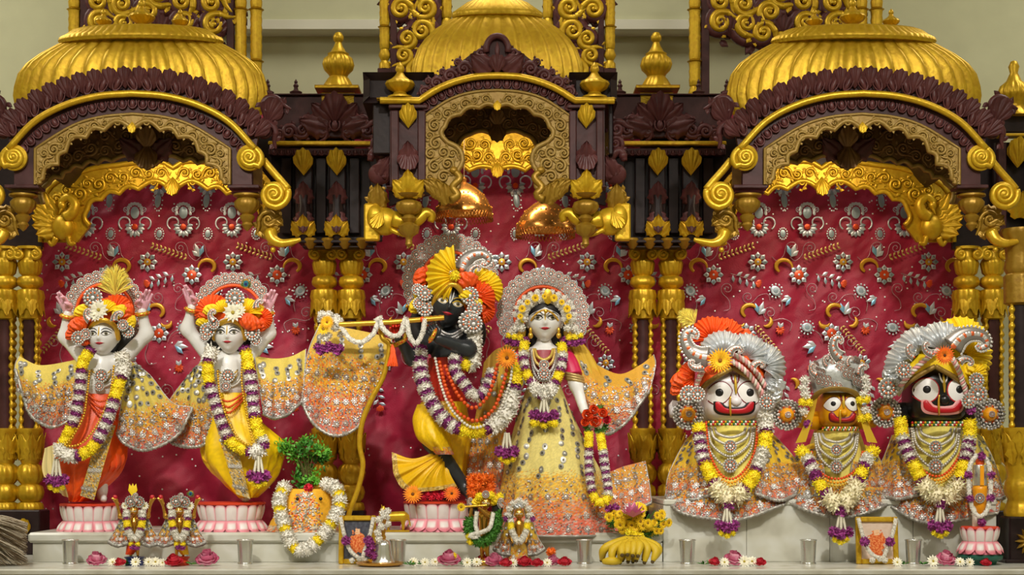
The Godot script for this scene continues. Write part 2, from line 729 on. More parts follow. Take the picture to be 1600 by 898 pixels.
func motif_list() -> Array:
	var out := []
	for k in 5:
		var x := 1114.0 + 133.0 * (k - 1)
		out.append_array([["sequin_daisy",x + 69,410.0],["sequin_flower",x,430.0],["leaf_spray",x + 24,428.0],["gold_hook",x - 28,418.0],["leaf_pair",x - 12,402.0],["dotted_bud",x - 36,455.0],["leaf_pair",x - 12,466.0,2.2,0.8],["gold_sprig",x + 34,396.0],["thread_swirl",x + 16,460.0,1.0,1.0],["thread_swirl",x - 20,388.0],["thread_swirl",x + 8,388.0],["thread_swirl",x + 62,470.0,2.6]])
		out.append_array([["sequin_flower",x - 82,521.0],["gold_hook",x - 81,488.0],["leaf_pair",x - 62,492.0],["dotted_bud",x + 13,512.0,0.6],["leaf_pair",x - 106,540.0,2.0],["gold_crescent",x + 40,503.0],["gold_crescent",x + 82,502.0,1.2],["orange_bud",x + 104,516.0],["sequin_daisy",x - 35,567.0,0.2,0.9],["gold_sprig",x - 52,530.0,-1.2,0.9],["thread_swirl",x - 40,500.0,2.0,1.2],["thread_swirl",x + 70,540.0,0.5,1.2],["leaf_spray",x - 20,590.0,-1.4],["gold_crescent",x - 10,600.0,2.2],["orange_bud",x + 20,575.0],["thread_swirl",x + 30,610.0]])
	for k in 8:
		var x := 1109.0 + 75.6 * (k - 1)
		out.append_array([["palmette",x,346.0],["tall_drop",x - 36,314.0],["small_drop",x - 38,366.0],["palmette",x + 38,282.0],["tall_drop",x,250.0]])
	return out

func make_motifs() -> void:
	var sil := lin(hue(190,196,204))
	var sil2 := lin(hue(148,164,174))
	var gold := lin(hue(206,150,40))
	var org := lin(hue(206,70,28))
	var px := S(1,CZ)
	var z := Vector3(0,0,1)
	# eight-petal daisy with a gold eye,and the larger orange-eyed flower
	for kind in 2:
		var b := MB.new()
		for i in 8:
			var a := TAU * i / 8
			b.col = sil if i % 3 else sil2
			var d := Vector3(cos(a),sin(a),0)
			b.petal(d * 5 * px,d,z,11 * px,8.5 * px,0.35)
			b.col = lin(hue(120,130,140))
			b.gem(d * 11 * px + z * 2.2 * px,z,1.6 * px,6)
		b.col = gold if kind == 0 else org
		b.gem(z * px,z,(5.5 if kind == 0 else 7.5) * px,12,1,0,0.3)
		b.col = sil
		b.gem(z * 3.0 * px,z,1.8 * px,6)
		G["sequin_daisy" if kind == 0 else "sequin_flower"] = b.build(Vector3.ZERO,M.sequin)
	var b := MB.new()      # leaves along a curved stem,bud at the end
	for i in 7:
		var s := i / 6.0
		var at := Vector3(6 + 32 * s,-2 - 10 * s,0) * px
		var a := (-0.35 + (0.9 if i % 2 else -1.1))
		b.col = sil if i % 2 else sil2
		b.petal(at,Vector3(cos(a),sin(a),0),z,12 * px,5.5 * px,0.4)
	b.col = lin(hue(150,130,130))
	b.tube(cat([Vector3(2,0,0) * px,Vector3(20,-5,0) * px,Vector3(40,-13,0) * px],8),PackedFloat32Array([0.5 * px]),4)
	b.col = org
	for i in 5:
		var a := -0.9 + 0.3 * i
		b.petal(Vector3(41,-14,0.5) * px,Vector3(cos(a),sin(a),0),z,11 * px,5 * px)
	G.leaf_spray = b.build(Vector3.ZERO,M.sequin)
	b = MB.new()
	b.col = org
	for i in 9:
		var a := TAU * i / 9
		b.petal(Vector3.ZERO,Vector3(cos(a),sin(a),0),z,8 * px,4 * px)
	b.col = sil
	for a in [1.1,1.9]:
		b.petal(Vector3(0,3,0.6) * px,Vector3(cos(a),sin(a),0),z,10 * px,5 * px)
	G.orange_bud = b.build(Vector3.ZERO,M.sequin)
	b = MB.new()      # gold hook
	b.col = gold
	var path := PackedVector3Array()
	var rad := PackedFloat32Array()
	for i in 16:
		var s := i / 15.0
		var a := -0.1 + s * 4.2
		var r := lerpf(15,9,s) * px
		path.append(Vector3(cos(a) * r + 3 * px,sin(a) * r * 0.9,0))
		rad.append(lerpf(1.4,3.6,sin(s * PI * 0.9)) * px)
	b.tube(path,rad,6,0.5)
	G.gold_hook = b.build(Vector3.ZERO,M.sequin)
	b = MB.new()
	b.col = gold
	path = PackedVector3Array()
	rad = PackedFloat32Array()
	for i in 12:
		var s := i / 11.0
		var a := PI * 0.95 + s * 3.0
		path.append(Vector3(cos(a),sin(a),0) * 8 * px)
		rad.append((0.6 + 3.2 * sin(s * PI)) * px)
	b.tube(path,rad,6,0.5)
	G.gold_crescent = b.build(Vector3.ZERO,M.sequin)
	b = MB.new()
	for i in 3:
		var a: float = [1.25,1.9,0.7][i]
		b.col = [sil,lin(hue(120,170,200)),sil][i]
		b.petal(Vector3.ZERO,Vector3(cos(a),sin(a),0),z,[22,19,15][i] * px,8 * px,0.35)
	G.leaf_pair = b.build(Vector3.ZERO,M.sequin)
	b = MB.new()      # bud ringed with dots
	b.col = sil2
	b.gem(Vector3.ZERO,z,9 * px,14,0.8,0.8,0.25)
	b.col = sil
	for i in 12:
		var a := TAU * i / 12
		b.gem(Vector3(cos(a),sin(a),0) * 10.5 * px,z,1.5 * px,6)
		b.gem(Vector3(cos(a),sin(a),0.2) * 5.0 * px,z,1.7 * px,5)
	b.col = lin(hue(170,150,150))
	b.tube(cat([Vector3(6,-8,0) * px,Vector3(10,-20,0) * px,Vector3(8,-32,0) * px],7),PackedFloat32Array([0.5 * px]),4)
	G.dotted_bud = b.build(Vector3.ZERO,M.sequin)
	b = MB.new()      # gold sprig of paired seeds
	b.col = lin(hue(196,168,96))
	for i in 9:
		var at := Vector3(-26 + 6.4 * i,-7 + 2.2 * i,0) * px
		for s in [-1.0,1.0]:
			var a: float = 0.3 + s * 0.9
			b.petal(at,Vector3(cos(a),sin(a),0),z,7 * px,3.6 * px,0.4)
	G.gold_sprig = b.build(Vector3.ZERO,M.sequin)
	b = MB.new()      # thread spirals
	b.col = lin(hue(176,140,150))
	b.tube(spiral(Vector3(10,0,0) * px,11 * px,1.5 * px,PI,-1.7,26),PackedFloat32Array([0.55 * px]),4)
	b.tube(cat([Vector3(-1,0,0) * px,Vector3(-4,-12,0) * px,Vector3(-14,-20,0) * px,Vector3(-22,-14,0) * px],10),PackedFloat32Array([0.5 * px]),4)
	G.thread_swirl = b.build(Vector3.ZERO,M.sequin)
	b = MB.new()      # palmette: teardrop,two curls,flower foot
	b.col = sil2
	b.gem(Vector3(0,13,0) * px,z,9.5 * px,14,0.72,PI / 2,0.3)
	b.col = sil
	for i in 11:
		var a := -0.25 + (PI + 0.5) * i / 10.0
		b.gem(Vector3(cos(a) * 11,15 + sin(a) * 12,0) * px,z,2.5 * px,6,1.5,a)
	for s in [-1.0,1.0]:
		var pth := PackedVector3Array()
		for i in 16:
			var a := -1.1 + 4.6 * i / 15.0
			pth.append(Vector3(s * (15 + cos(a) * lerpf(11,7,i / 15.0)),-3 + sin(a) * lerpf(11,7,i / 15.0),0) * px)
		b.tube(pth,PackedFloat32Array([1.3 * px]),5,0.6)
		b.tube(spiral(Vector3(s * 14,18,0) * px,4.5 * px,1.0 * px,-PI / 2,s * 1.4,14),PackedFloat32Array([0.6 * px]),4)
	for i in 9:
		var a := PI * 0.92 + (PI * 1.16) * i / 8.0
		b.col = sil if i % 2 else lin(hue(140,150,160))
		b.petal(Vector3(cos(a) * 5,-10 + sin(a) * 5,0) * px,Vector3(cos(a),sin(a),0),z,11 * px,7.5 * px,0.4)
	b.col = org
	b.gem(Vector3(0,-9,0.6) * px,z,4.5 * px,8)
	G.palmette = b.build(Vector3.ZERO,M.sequin)
	for kind in 2:
		b = MB.new()
		var h: float = [15.0,8.0][kind]
		b.col = sil2
		b.gem(Vector3.ZERO,z,h * 0.8 * px,10,0.42 if kind == 0 else 0.7,PI / 2 - 0.12,0.25)
		b.col = sil
		for i in 14:
			var a := TAU * i / 14
			b.gem(Vector3(cos(a) * h * (0.48 if kind == 0 else 0.85),sin(a) * h * 1.1,0) * px,z,1.3 * px,6)
		G["tall_drop" if kind == 0 else "small_drop"] = b.build(Vector3.ZERO,M.sequin)


# ---------- shared carved shapes ----------
func leaf_shape(b: MB,wide := 0.45,ribs := 3.0,curl := 0.3,nu := 11,nv := 10) -> void:
	var q := PackedVector3Array()
	for j in nv:
		var s := j / (nv - 1.0)
		var w := wide * pow(sin(PI * pow(clampf(s * 0.94 + 0.05,0,1),0.75)),0.7) * (1.0 + 0.14 * sin(s * 22.0))
		for i in nu:
			var u := i / (nu - 1.0) * 2.0 - 1.0
			q.append(Vector3(u * w,s - 0.06 * u * u,0.05 + curl * s * s * s + 0.16 * sin(PI * s) * (1.0 - u * u) + 0.045 * cos(u * ribs * PI)))
	b.grid(q,nu,nv)
	# flat back so that the leaf has body
	var k := PackedVector3Array()
	for j in nv:
		for i in nu:
			var a := q[j * nu + i]
			k.append(Vector3(a.x,a.y,a.z * 0.3 - 0.05))
	b.grid(k,nu,nv)

func shell_shape(b: MB,wide := 0.55,ribs := 5.0,curl := 0.25) -> void:
	for side in 2:
		var q := PackedVector3Array()
		for j in 9:
			var s := j / 8.0
			for i in 21:
				var u := i / 10.0 - 1.0
				var r := s * (1.0 - 0.16 * u * u) * (1.0 + 0.035 * s * cos(u * ribs * PI))
				var z := 0.05 + curl * s * s * s + 0.17 * sin(PI * s) * (1.0 - 0.7 * u * u) + 0.05 * s * cos(u * ribs * PI)
				q.append(Vector3(sin(u * 1.35) * r * wide,cos(u * 1.0) * r,z if side == 0 else z * 0.3 - 0.05))
		b.grid(q,21,9)

func scroll_shape(b: MB,r_stem := 0.13) -> void:
	var path := cat([Vector3(-1.9,-0.9,0),Vector3(-1.3,-0.3,0.05),Vector3(-1.02,0.35,0.08)],6)
	var sp := spiral(Vector3(0,0,0.1),1.05,0.22,PI * 0.9,-1.55,30)
	var rad := PackedFloat32Array()
	for i in 6:
		rad.append(lerpf(r_stem * 0.6,r_stem * 1.5,i / 5.0))
	for i in sp.size():
		path.append(sp[i] + Vector3(0,0,0.16 * i / sp.size()))
		rad.append(lerpf(r_stem * 1.55,r_stem * 0.9,i / 29.0))
	b.tube(path,rad,7,0.9)
	b.ball(Vector3(0,0,0.26),Vector3(0.24,0.24,0.2),8,6)
	var t := b.t
	for a in [[-1.2,-0.2,2.3,0.9],[-0.5,1.0,1.0,0.8],[0.9,0.6,-0.3,0.75],[-1.5,-0.7,-1.4,0.7],[0.6,-0.9,-1.9,0.6]]:
		b.t = t * Transform3D(Basis(Vector3(0,0,1),a[2] - PI / 2).scaled(Vector3.ONE * a[3]),Vector3(a[0],a[1],0))
		leaf_shape(b,0.34,2.0,0.2,5,6)
	b.t = t

func share(key: String,b: MB,m: Material) -> void:
	G[key] = b.build(Vector3.ZERO,m)

func make_shared() -> void:
	rng.seed = 77
	var b := MB.new()
	leaf_shape(b)
	share("leaf_gold",b,M.gold)
	G.leaf_wood = b.build(Vector3.ZERO,M.wood_carved)
	G.leaf_carved = b.build(Vector3.ZERO,M.gold_carved)
	b = MB.new()
	shell_shape(b,0.52)
	share("shell_wood",b,M.wood_carved)
	G.shell_bronze = b.build(Vector3.ZERO,M.bronze)
	b = MB.new()
	shell_shape(b,0.46,5.0)
	G.shell_gold = b.build(Vector3.ZERO,M.gold)
	b = MB.new()
	scroll_shape(b,0.18)
	G.scroll_panel = b.build(Vector3.ZERO,M.gold_panel)
	G.scroll_gold = b.build(Vector3.ZERO,M.gold)
	G.scroll_carved = b.build(Vector3.ZERO,M.gold_carved)
	G.scroll_bronze = b.build(Vector3.ZERO,M.bronze)
	b = MB.new()
	scroll_shape(b,0.24)
	G.scroll_wood = b.build(Vector3.ZERO,M.wood_carved)
	G.scroll_bold = b.build(Vector3.ZERO,M.gold)
	b = MB.new()      # egg and ring
	b.ball(Vector3(0,0,0),Vector3(0.3,0.45,0.2),10,6)
	var ring := PackedVector3Array()
	for i in 13:
		var a := -0.6 + (PI + 1.2) * i / 12.0
		ring.append(Vector3(cos(a + PI) * 0.45,sin(a + PI) * 0.55 + 0.08,0.04))
	b.tube(ring,PackedFloat32Array([0.09]),6)
	G.egg_wood = b.build(Vector3.ZERO,M.wood_carved)
	b = MB.new()      # rosette
	for i in 12:
		var a := TAU * i / 12
		var t := b.t
		b.t = Transform3D(Basis(Vector3(0,0,1),a),Vector3(0,0,0))
		leaf_shape(b,0.2,1.0,0.05,5,5)
		b.t = t
	b.ball(Vector3(0,0,0.1),Vector3(0.26,0.26,0.2),12,6)
	G.rosette_gold = b.build(Vector3.ZERO,M.gold_carved)
	flower_meshes()

func place_at(parent: Node3D,called: String,key: String,at: Vector3,size: float,rot := 0.0,flip := false,tilt := 0.0) -> MeshInstance3D:
	var bs := Basis(Vector3(0,0,1),rot) * Basis(Vector3(1,0,0),tilt)
	bs = bs.scaled(Vector3.ONE * size)
	if flip:
		bs = Basis(Vector3(-1,0,0),Vector3(0,1,0),Vector3(0,0,1)) * bs
	return inst(parent,called,G[key],Transform3D(bs,at))

# ---------- columns ----------
func columns() -> void:
	var u := S(1,-0.5)
	var y := func(py: float) -> float: return P(0,py,-0.5).y
	var proto: Node3D = null
	var xs := [507.0,549.0,1004.0,1048.0,8.0,47.0,1510.0,1551.0]
	var labs := ["fluted gilt column between the two crimson curtains, beside the wavy golden staff","gilt column with leafy capital next to the outer edge of the altar"]
	for n in xs.size():
		var at := P(xs[n],797,-0.5)
		at.y = 1.10
		var lab := "gilt column with scrolled capital and rope-twist shaft standing before the crimson curtain"
		if n > 3:
			lab = "gilt column with scrolled capital and rope-twist shaft at an outer end of the altar"
		if proto == null:
			proto = thing("gilded_column",lab,"column",at,"gilded columns in pairs")
			var c := Vector3(at.x,0,-0.5)
			var b := MB.new()
			b.box(Vector3(c.x - 22 * u,1.10,-0.5 - 22 * u),Vector3(c.x + 22 * u,y.call(797),-0.5 + 22 * u),0.006)
			emit(proto,"pedestal",b,M.wood_dark)
			b = MB.new()
			b.lathe(c,[Vector3(0,y.call(797),0),Vector3(20 * u,y.call(797),0),Vector3(21 * u,y.call(793),0.06),Vector3(19 * u,y.call(786),0.06),Vector3(15 * u,y.call(784),0)],48,16)
			emit(proto,"foot_ring",b,M.gold)
			b = MB.new()
			b.lathe(c,[Vector3(14 * u,y.call(784),0),Vector3(19 * u,y.call(778),0.08),Vector3(21 * u,y.call(769),0.1),Vector3(19 * u,y.call(760),0.08),Vector3(14 * u,y.call(756),0)],48,10)
			emit(proto,"lower_bulb",b,M.gold)
			b = MB.new()
			b.lathe(c,[Vector3(14 * u,y.call(756),0),Vector3(20 * u,y.call(748),0.08),Vector3(22 * u,y.call(738),0.12),Vector3(19 * u,y.call(729),0.08),Vector3(13 * u,y.call(724),0)],48,12)
			emit(proto,"upper_bulb",b,M.gold)
			b = MB.new()
			b.lathe(c,[Vector3(13 * u,y.call(724),0),Vector3(16 * u,y.call(718),0),Vector3(18 * u,y.call(704),0),Vector3(18.5 * u,y.call(680),0),Vector3(20.5 * u,y.call(674),0),Vector3(20.5 * u,y.call(670),0),Vector3(18 * u,y.call(669),0),Vector3(0,y.call(669),0)],24)
			var cup := emit(proto,"leaf_cup",b,M.gold)
			for k in 8:
				var a := TAU * k / 8 + PI / 8
				var d := Vector3(cos(a),0,sin(a))
				var bs := along(d,Vector3(0,1,0) + d * 0.05) * Basis.from_scale(Vector3(28,42,15) * u)
				inst(cup,"cup_leaf",G.leaf_gold,Transform3D(bs,c + d * 16.5 * u + Vector3(0,y.call(717),0)))
			b = MB.new()
			b.lathe(c,[Vector3(11 * u,y.call(672),0.0),Vector3(11 * u,y.call(492),0.0)],24)
			emit(proto,"shaft",b,M.wood)
			for k in 4:
				var a: float = [0.5,PI - 0.5,PI + 0.5,TAU - 0.5][k]
				var base := c + Vector3(cos(a),0,sin(a)) * 13.5 * u
				b = MB.new()
				var path := PackedVector3Array()
				var rad := PackedFloat32Array()
				for i in 85:
					var s := i / 84.0
					path.append(base + Vector3(0,lerpf(y.call(672),y.call(490),s),0) + Vector3(cos(s * 84.0),0,sin(s * 84.0)) * 0.6 * u)
					rad.append((3.4 + 1.2 * sin(s * TAU * 15.0)) * u)
				b.tube(path,rad,7)
				emit(proto,"rope_moulding",b,M.gold)
			b = MB.new()
			b.lathe(c,[Vector3(10 * u,y.call(500),0),Vector3(17 * u,y.call(498),0),Vector3(18 * u,y.call(478),0.1),Vector3(22 * u,y.call(464),0.1),Vector3(20 * u,y.call(454),0.08),Vector3(12 * u,y.call(451),0)],48,12)
			var bulb := emit(proto,"leaf_bulb",b,M.gold)
			for k in 8:
				var a := TAU * k / 8 + PI / 8
				var d := Vector3(cos(a),0,sin(a))
				var bs := along(d,Vector3(0,-1,0)) * Basis.from_scale(Vector3(22,34,14) * u)
				inst(bulb,"bulb_leaf",G.leaf_gold,Transform3D(bs,c + d * 18 * u + Vector3(0,y.call(462),0)))
			b = MB.new()
			b.lathe(c,[Vector3(12 * u,y.call(451),0),Vector3(19 * u,y.call(446),0.06),Vector3(20 * u,y.call(441),0.06),Vector3(18 * u,y.call(434),0.06),Vector3(12 * u,y.call(431),0)],48,8)
			emit(proto,"neck_ring",b,M.gold)
			b = MB.new()
			b.lathe(c,[Vector3(12 * u,y.call(431),0),Vector3(16 * u,y.call(427),0.1),Vector3(19 * u,y.call(412),0.1),Vector3(17 * u,y.call(406),0),Vector3(13 * u,y.call(402),0),Vector3(13 * u,y.call(391),0),Vector3(21 * u,y.call(390),0),Vector3(21 * u,y.call(386),0),Vector3(0,y.call(386),0)],48,16)
			var cap := emit(proto,"capital",b,M.gold)
			for s in [-1.0,1.0]:
				b = MB.new()
				var cc := c + Vector3(s * 13 * u,y.call(399),17 * u)
				b.tube(spiral(cc,9 * u,2 * u,PI / 2,-s * 1.8,28),PackedFloat32Array([3.4 * u,2.2 * u]),8)
				b.ball(cc,Vector3(4,4,4) * u,8,6)
				emit(cap,"volute",b,M.gold)
		else:
			var o := copy(proto,at,lab)
	# tall post that closes the altar at its far end,nearer than the columns
	var z := 0.42
	u = S(1,z)
	var at := P(1595,880,z)
	at.y = 1.10
	var t := thing("corner_post","broad gilded end post on a dark block with a golden rosette","post",at)
	var yy := func(py: float) -> float: return P(0,py,z).y
	var c := Vector3(at.x,0,z)
	var b := MB.new()
	b.box(Vector3(c.x - 26 * u,1.10,z - 26 * u),Vector3(c.x + 26 * u,yy.call(806),z + 26 * u),0.008)
	b.box(Vector3(c.x - 34 * u,1.10,z - 32 * u),Vector3(c.x + 34 * u,yy.call(872),z + 32 * u),0.008)
	emit(t,"block",b,M.wood_dark)
	place_at(t,"rosette","rosette_gold",c + Vector3(4 * u,yy.call(844),27 * u),22 * u)
	b = MB.new()
	b.lathe(c,[Vector3(25 * u,yy.call(806),0),Vector3(26 * u,yy.call(800),0.05),Vector3(22 * u,yy.call(788),0.05),Vector3(20 * u,yy.call(780),0),Vector3(25 * u,yy.call(768),0.06),Vector3(24 * u,yy.call(754),0.06),Vector3(20 * u,yy.call(744),0),Vector3(24 * u,yy.call(724),0.05),Vector3(27 * u,yy.call(690),0.05),Vector3(29 * u,yy.call(668),0),Vector3(0,yy.call(668),0)],48,14)
	emit(t,"gilded_base",b,M.gold)
	for k in 8:
		var a := TAU * k / 8 + PI / 8
		var d := Vector3(cos(a),0,sin(a))
		inst(t,"base_leaf",G.leaf_gold,Transform3D(along(d,Vector3(0,1,0) + d * 0.08) * Basis.from_scale(Vector3(44,52,16) * u),c + d * 23 * u + Vector3(0,yy.call(724),0)))
	b = MB.new()
	b.lathe(c,[Vector3(18 * u,yy.call(670),0),Vector3(18 * u,yy.call(470),0)],28)
	emit(t,"shaft",b,M.wood_dark)
	for s in [-1.0,1.0]:
		b = MB.new()
		var path := PackedVector3Array()
		var rad := PackedFloat32Array()
		for i in 85:
			path.append(c + Vector3(s * 17 * u,lerpf(yy.call(668),yy.call(475),i / 84.0),10 * u))
			rad.append((4.2 + 1.4 * sin(i / 84.0 * TAU * 15.0)) * u)
		b.tube(path,rad,7)
		emit(t,"rope_moulding",b,M.gold)
	b = MB.new()
	b.lathe(c,[Vector3(17 * u,yy.call(478),0),Vector3(26 * u,yy.call(474),0),Vector3(26 * u,yy.call(432),0.05),Vector3(22 * u,yy.call(428),0),Vector3(26 * u,yy.call(420),0.05),Vector3(23 * u,yy.call(404),0),Vector3(24 * u,yy.call(384),0.08),Vector3(32 * u,yy.call(366),0.06),Vector3(30 * u,yy.call(358),0),Vector3(0,yy.call(358),0)],48,12)
	emit(t,"capital",b,M.gold_carved)

# ---------- canopies ----------
func cusps(pts: Array,bulge: float) -> Array:      # arcs between the points,bulging to the left of travel
	var out := []
	for i in pts.size() - 1:
		var a: Vector2 = pts[i]
		var b: Vector2 = pts[i + 1]
		var n := Vector2(b.y - a.y,a.x - b.x)
		for k in 7:
			var s := k / 7.0
			out.append(a.lerp(b,s) + n * bulge * sin(PI * s))
	out.append(pts[-1])
	return out

func mirrored(half: Array) -> Array:      # half from the centre outwards (x >= 0) -> left to right
	var out := []
	for i in range(half.size() - 1,-1,-1):
		out.append(Vector2(-half[i].x,half[i].y))
	for i in half.size():
		if half[i].x > 0.001 or i > 0:
			out.append(half[i])
	return out

func poly(x0: float,pts: Array,z: float) -> PackedVector2Array:
	var out := PackedVector2Array()
	for a in pts:
		var w := Q(x0,a.x,a.y,z)
		out.append(Vector2(w.x,w.y))
	return out

func path3(x0: float,pts: Array,z: float) -> PackedVector3Array:
	var out := PackedVector3Array()
	for a in pts:
		out.append(Q(x0,a.x,a.y,z))
	return out

func smooth2(pts: Array,n: int) -> Array:
	var v3 := []
	for a in pts:
		v3.append(Vector3(a.x,a.y,0))
	var out := []
	for w in cat(v3,n):
		out.append(Vector2(w.x,w.y))
	return out

func rev(a: Array) -> Array:
	var r := a.duplicate()
	r.reverse()
	return r

func urn(t: Node3D,called: String,at: Vector3,h: float,m: Material,n := 14) -> MeshInstance3D:
	var b := MB.new()
	b.lathe(at,[Vector3(0,0,0),Vector3(0.34 * h,0,0),Vector3(0.34 * h,0.05 * h,0),Vector3(0.2 * h,0.1 * h,0),Vector3(0.16 * h,0.17 * h,0),Vector3(0.34 * h,0.27 * h,0.08),Vector3(0.4 * h,0.38 * h,0.12),Vector3(0.36 * h,0.46 * h,0.06),Vector3(0.27 * h,0.5 * h,0),Vector3(0.15 * h,0.6 * h,0),Vector3(0.09 * h,0.7 * h,0),Vector3(0.13 * h,0.78 * h,0),Vector3(0.1 * h,0.88 * h,0),Vector3(0.03 * h,0.95 * h,0),Vector3(0,h,0)],42,n)
	return emit(t,called,b,m)

func dome_part(t: Node3D,called: String,x0: float,z: float,prof: Array,n: int,kz: float) -> void:
	var b := MB.new()
	var pr := []
	for a in prof:
		pr.append(Vector3(S(a[0],z),P(0,a[1],z).y,a[2]))
	b.lathe(Vector3(x0,0,z),pr,n * 6,n,1.0,kz)
	emit(t,called,b,M.gold)

func canopies() -> void:
	var side := side_canopy(-1.777)
	copy(side,Vector3(1.777,side.position.y,side.position.z),"carved wood canopy with wide gilded dome over the three wide-eyed statues")
	for x in [-1.777,1.777]:
		canopy_lamp(x,0.55,208)
	centre_canopy()

func side_canopy(x0: float) -> Node3D:
	var zf := 0.55
	var zr := -0.45
	var t := thing("shrine_canopy","carved wood canopy with wide gilded dome over the two raised-arm statues","canopy",Vector3(x0,2.85,0.05))
	# dome,lid,finials
	dome_part(t,"dome",x0,0.36,[[186,180,0.02],[192,168,0.06],[194,150,0.075],[192,136,0.08],[186,116,0.085],[174,100,0.085],[156,86,0.08],[128,70,0.07],[118,66,0.05]],40,0.24)
	dome_part(t,"dome_lid",x0,0.36,[[100,70,0.0],[126,70,0.0],[129,65,0.012],[127,60,0.012],[118,56,0.02],[108,49,0.02],[99,46,0.02],[0,45,0.0]],60,0.34)
	urn(t,"finial",P(0,46,0.34) * Vector3(0,1,1) + Vector3(x0,0,0),S(50,0.34),M.gold)
	for s in [-1.0,1.0]:
		urn(t,"finial",Q(x0,s * 60,46,0.34),S(33,0.34),M.gold)
	# arch lines
	var arch := smooth2([Vector2(0,146),Vector2(52,150),Vector2(104,164),Vector2(152,190),Vector2(192,232)],24)
	var line := mirrored(arch)
	# vault behind the front
	var low := []
	for a in arch:
		low.append(Vector2(a.x * 0.95,a.y + 9))
	var b := MB.new()
	b.slab(poly(x0,line + rev(mirrored(low)),zf),zr,zf - 0.06)
	emit(t,"vault",b,M.wood_dark)
	# front board between arch and gilt panel
	var outer := [Vector2(-152,288),Vector2(-152,232)] + mirrored(smooth2([Vector2(0,178),Vector2(50,183),Vector2(95,197),Vector2(152,232)],12)).slice(1,-1) + [Vector2(152,232),Vector2(152,288)]
	b = MB.new()
	b.slab(poly(x0,[Vector2(-186,288)] + line.slice(1,-1) + [Vector2(186,288)] + rev(outer),zf),zf - 0.06,zf - 0.01)
	emit(t,"front_board",b,M.wood)
	# egg moulding in the dark band
	var el := even(path3(x0,mirrored(smooth2([Vector2(0,162),Vector2(50,166),Vector2(98,180),Vector2(143,205),Vector2(170,232)],20)),zf),25)
	for i in 25:
		place_at(t,"egg_carving","egg_wood",el[i],S(15,zf),-(i - 12) / 12.0 * 0.7)
	# gilt moulding
	b = MB.new()
	b.tube(path3(x0,line,zf + 0.02),PackedFloat32Array([S(5.5,zf)]),10)
	emit(t,"arch_moulding",b,M.gold)
	for s in [-1.0,1.0]:
		scroll_end(t,x0,s,zf,Vector2(192,232),Vector2(184,246),24.0)
		b = MB.new()
		b.tube(path3(x0,smooth2([Vector2(s * 203,250),Vector2(s * 216,266),Vector2(s * 232,284),Vector2(s * 242,296)],10),zf - 0.02),PackedFloat32Array([S(6,zf)]),10)
		emit(t,"scroll_bar",b,M.gold)
		scroll_end(t,x0,s,zf - 0.02,Vector2(242,296),Vector2(221,304),24.0)
	# leafy crest
	var top := smooth2([Vector2(0,112),Vector2(62,118),Vector2(112,132),Vector2(160,154),Vector2(200,186)],24)
	b = MB.new()
	b.slab(poly(x0,mirrored(top) + rev(line.slice(0,line.size())),zf),zf - 0.05,zf - 0.015)
	var cb := emit(t,"crest_board",b,M.wood)
	var ml := even(path3(x0,mirrored(smooth2([Vector2(0,138),Vector2(58,143),Vector2(108,157),Vector2(154,181),Vector2(190,214)],24)),zf - 0.005),20)
	for i in ml.size():
		var d := ml[mini(i + 1,19)] - ml[maxi(i - 1,0)]
		var n := Vector3(-d.y,d.x,0).normalized()
		inst(cb,"crest_leaf",G.shell_wood,Transform3D(along(Vector3(0,0,1),n).scaled(Vector3.ONE * S(33,zf)),ml[i]))
		if i > 0:
			inst(cb,"crest_bead",G.egg_wood,Transform3D(along(Vector3(0,0,1),n + d.normalized() * (0.5 if i < 10 else -0.5)) * Basis.from_scale(Vector3(15,26,20) * S(1,zf)),(ml[i] + ml[i - 1]) * 0.5 + n * S(8,zf) + Vector3(0,0,0.014)))
	for s in [-1.0,1.0]:
		place_at(t,"crest_scroll","scroll_wood",Q(x0,s * 214,166,zf - 0.03),S(15,zf),-0.3,s > 0)
		place_at(t,"crest_scroll","scroll_wood",Q(x0,s * 206,205,zf - 0.03),S(15,zf),0.6,s > 0)
		place_at(t,"crest_leaf","shell_wood",Q(x0,s * 206,196,zf - 0.04),S(44,zf),-s * 0.45)
	# gilt front panel with cusped opening
	var inn := mirrored(cusps([Vector2(2,200),Vector2(44,203),Vector2(72,214),Vector2(104,236),Vector2(116,256),Vector2(140,279),Vector2(144,288)],0.3))
	b = MB.new()
	b.slab(poly(x0,outer + rev(inn),zf),zf - 0.02,zf + 0.002)
	var fp := emit(t,"front_panel",b,M.gold_panel)
	b = MB.new()
	b.tube(path3(x0,inn,zf + 0.004),PackedFloat32Array([S(4,zf)]),8)
	emit(fp,"cusped_edge",b,M.gold_panel)
	b = MB.new()
	b.tube(path3(x0,outer,zf + 0.002),PackedFloat32Array([S(2.6,zf)]),6)
	emit(fp,"panel_edge",b,M.gold_panel)
	for s in [-1.0,1.0]:
		for a in [[22,191,6,0.2],[43,192,5,2.4],[60,198,6.5,0.0],[80,203,5.5,2.2],[95,214,7,-0.4],[112,218,6,1.8],[122,234,8,-0.9],[138,240,6,1.2],[132,256,7,-1.3],[143,266,5,0.8],[146,281,4,-1.2],[112,229,4.5,2.8]]:
			place_at(fp,"scroll_carving","scroll_panel",Q(x0,s * a[0],a[1],zf + 0.004),S(a[2] * 1.2,zf),a[3],s < 0)
	place_at(t,"pendant_leaf","shell_gold",Q(x0,0,190,zf + 0.006),S(18,zf),PI)
	# rear arch: dark tympanum,gilt cusped band,peacocks
	var bot := mirrored(cusps([Vector2(3,296),Vector2(54,295),Vector2(84,302),Vector2(112,311),Vector2(134,327),Vector2(130,352)],0.26))
	var topr := smooth2([Vector2(0,262),Vector2(20,252),Vector2(60,254),Vector2(90,258),Vector2(122,262),Vector2(160,274),Vector2(190,290),Vector2(206,320),Vector2(207,346),Vector2(207,378)],28)
	b = MB.new()
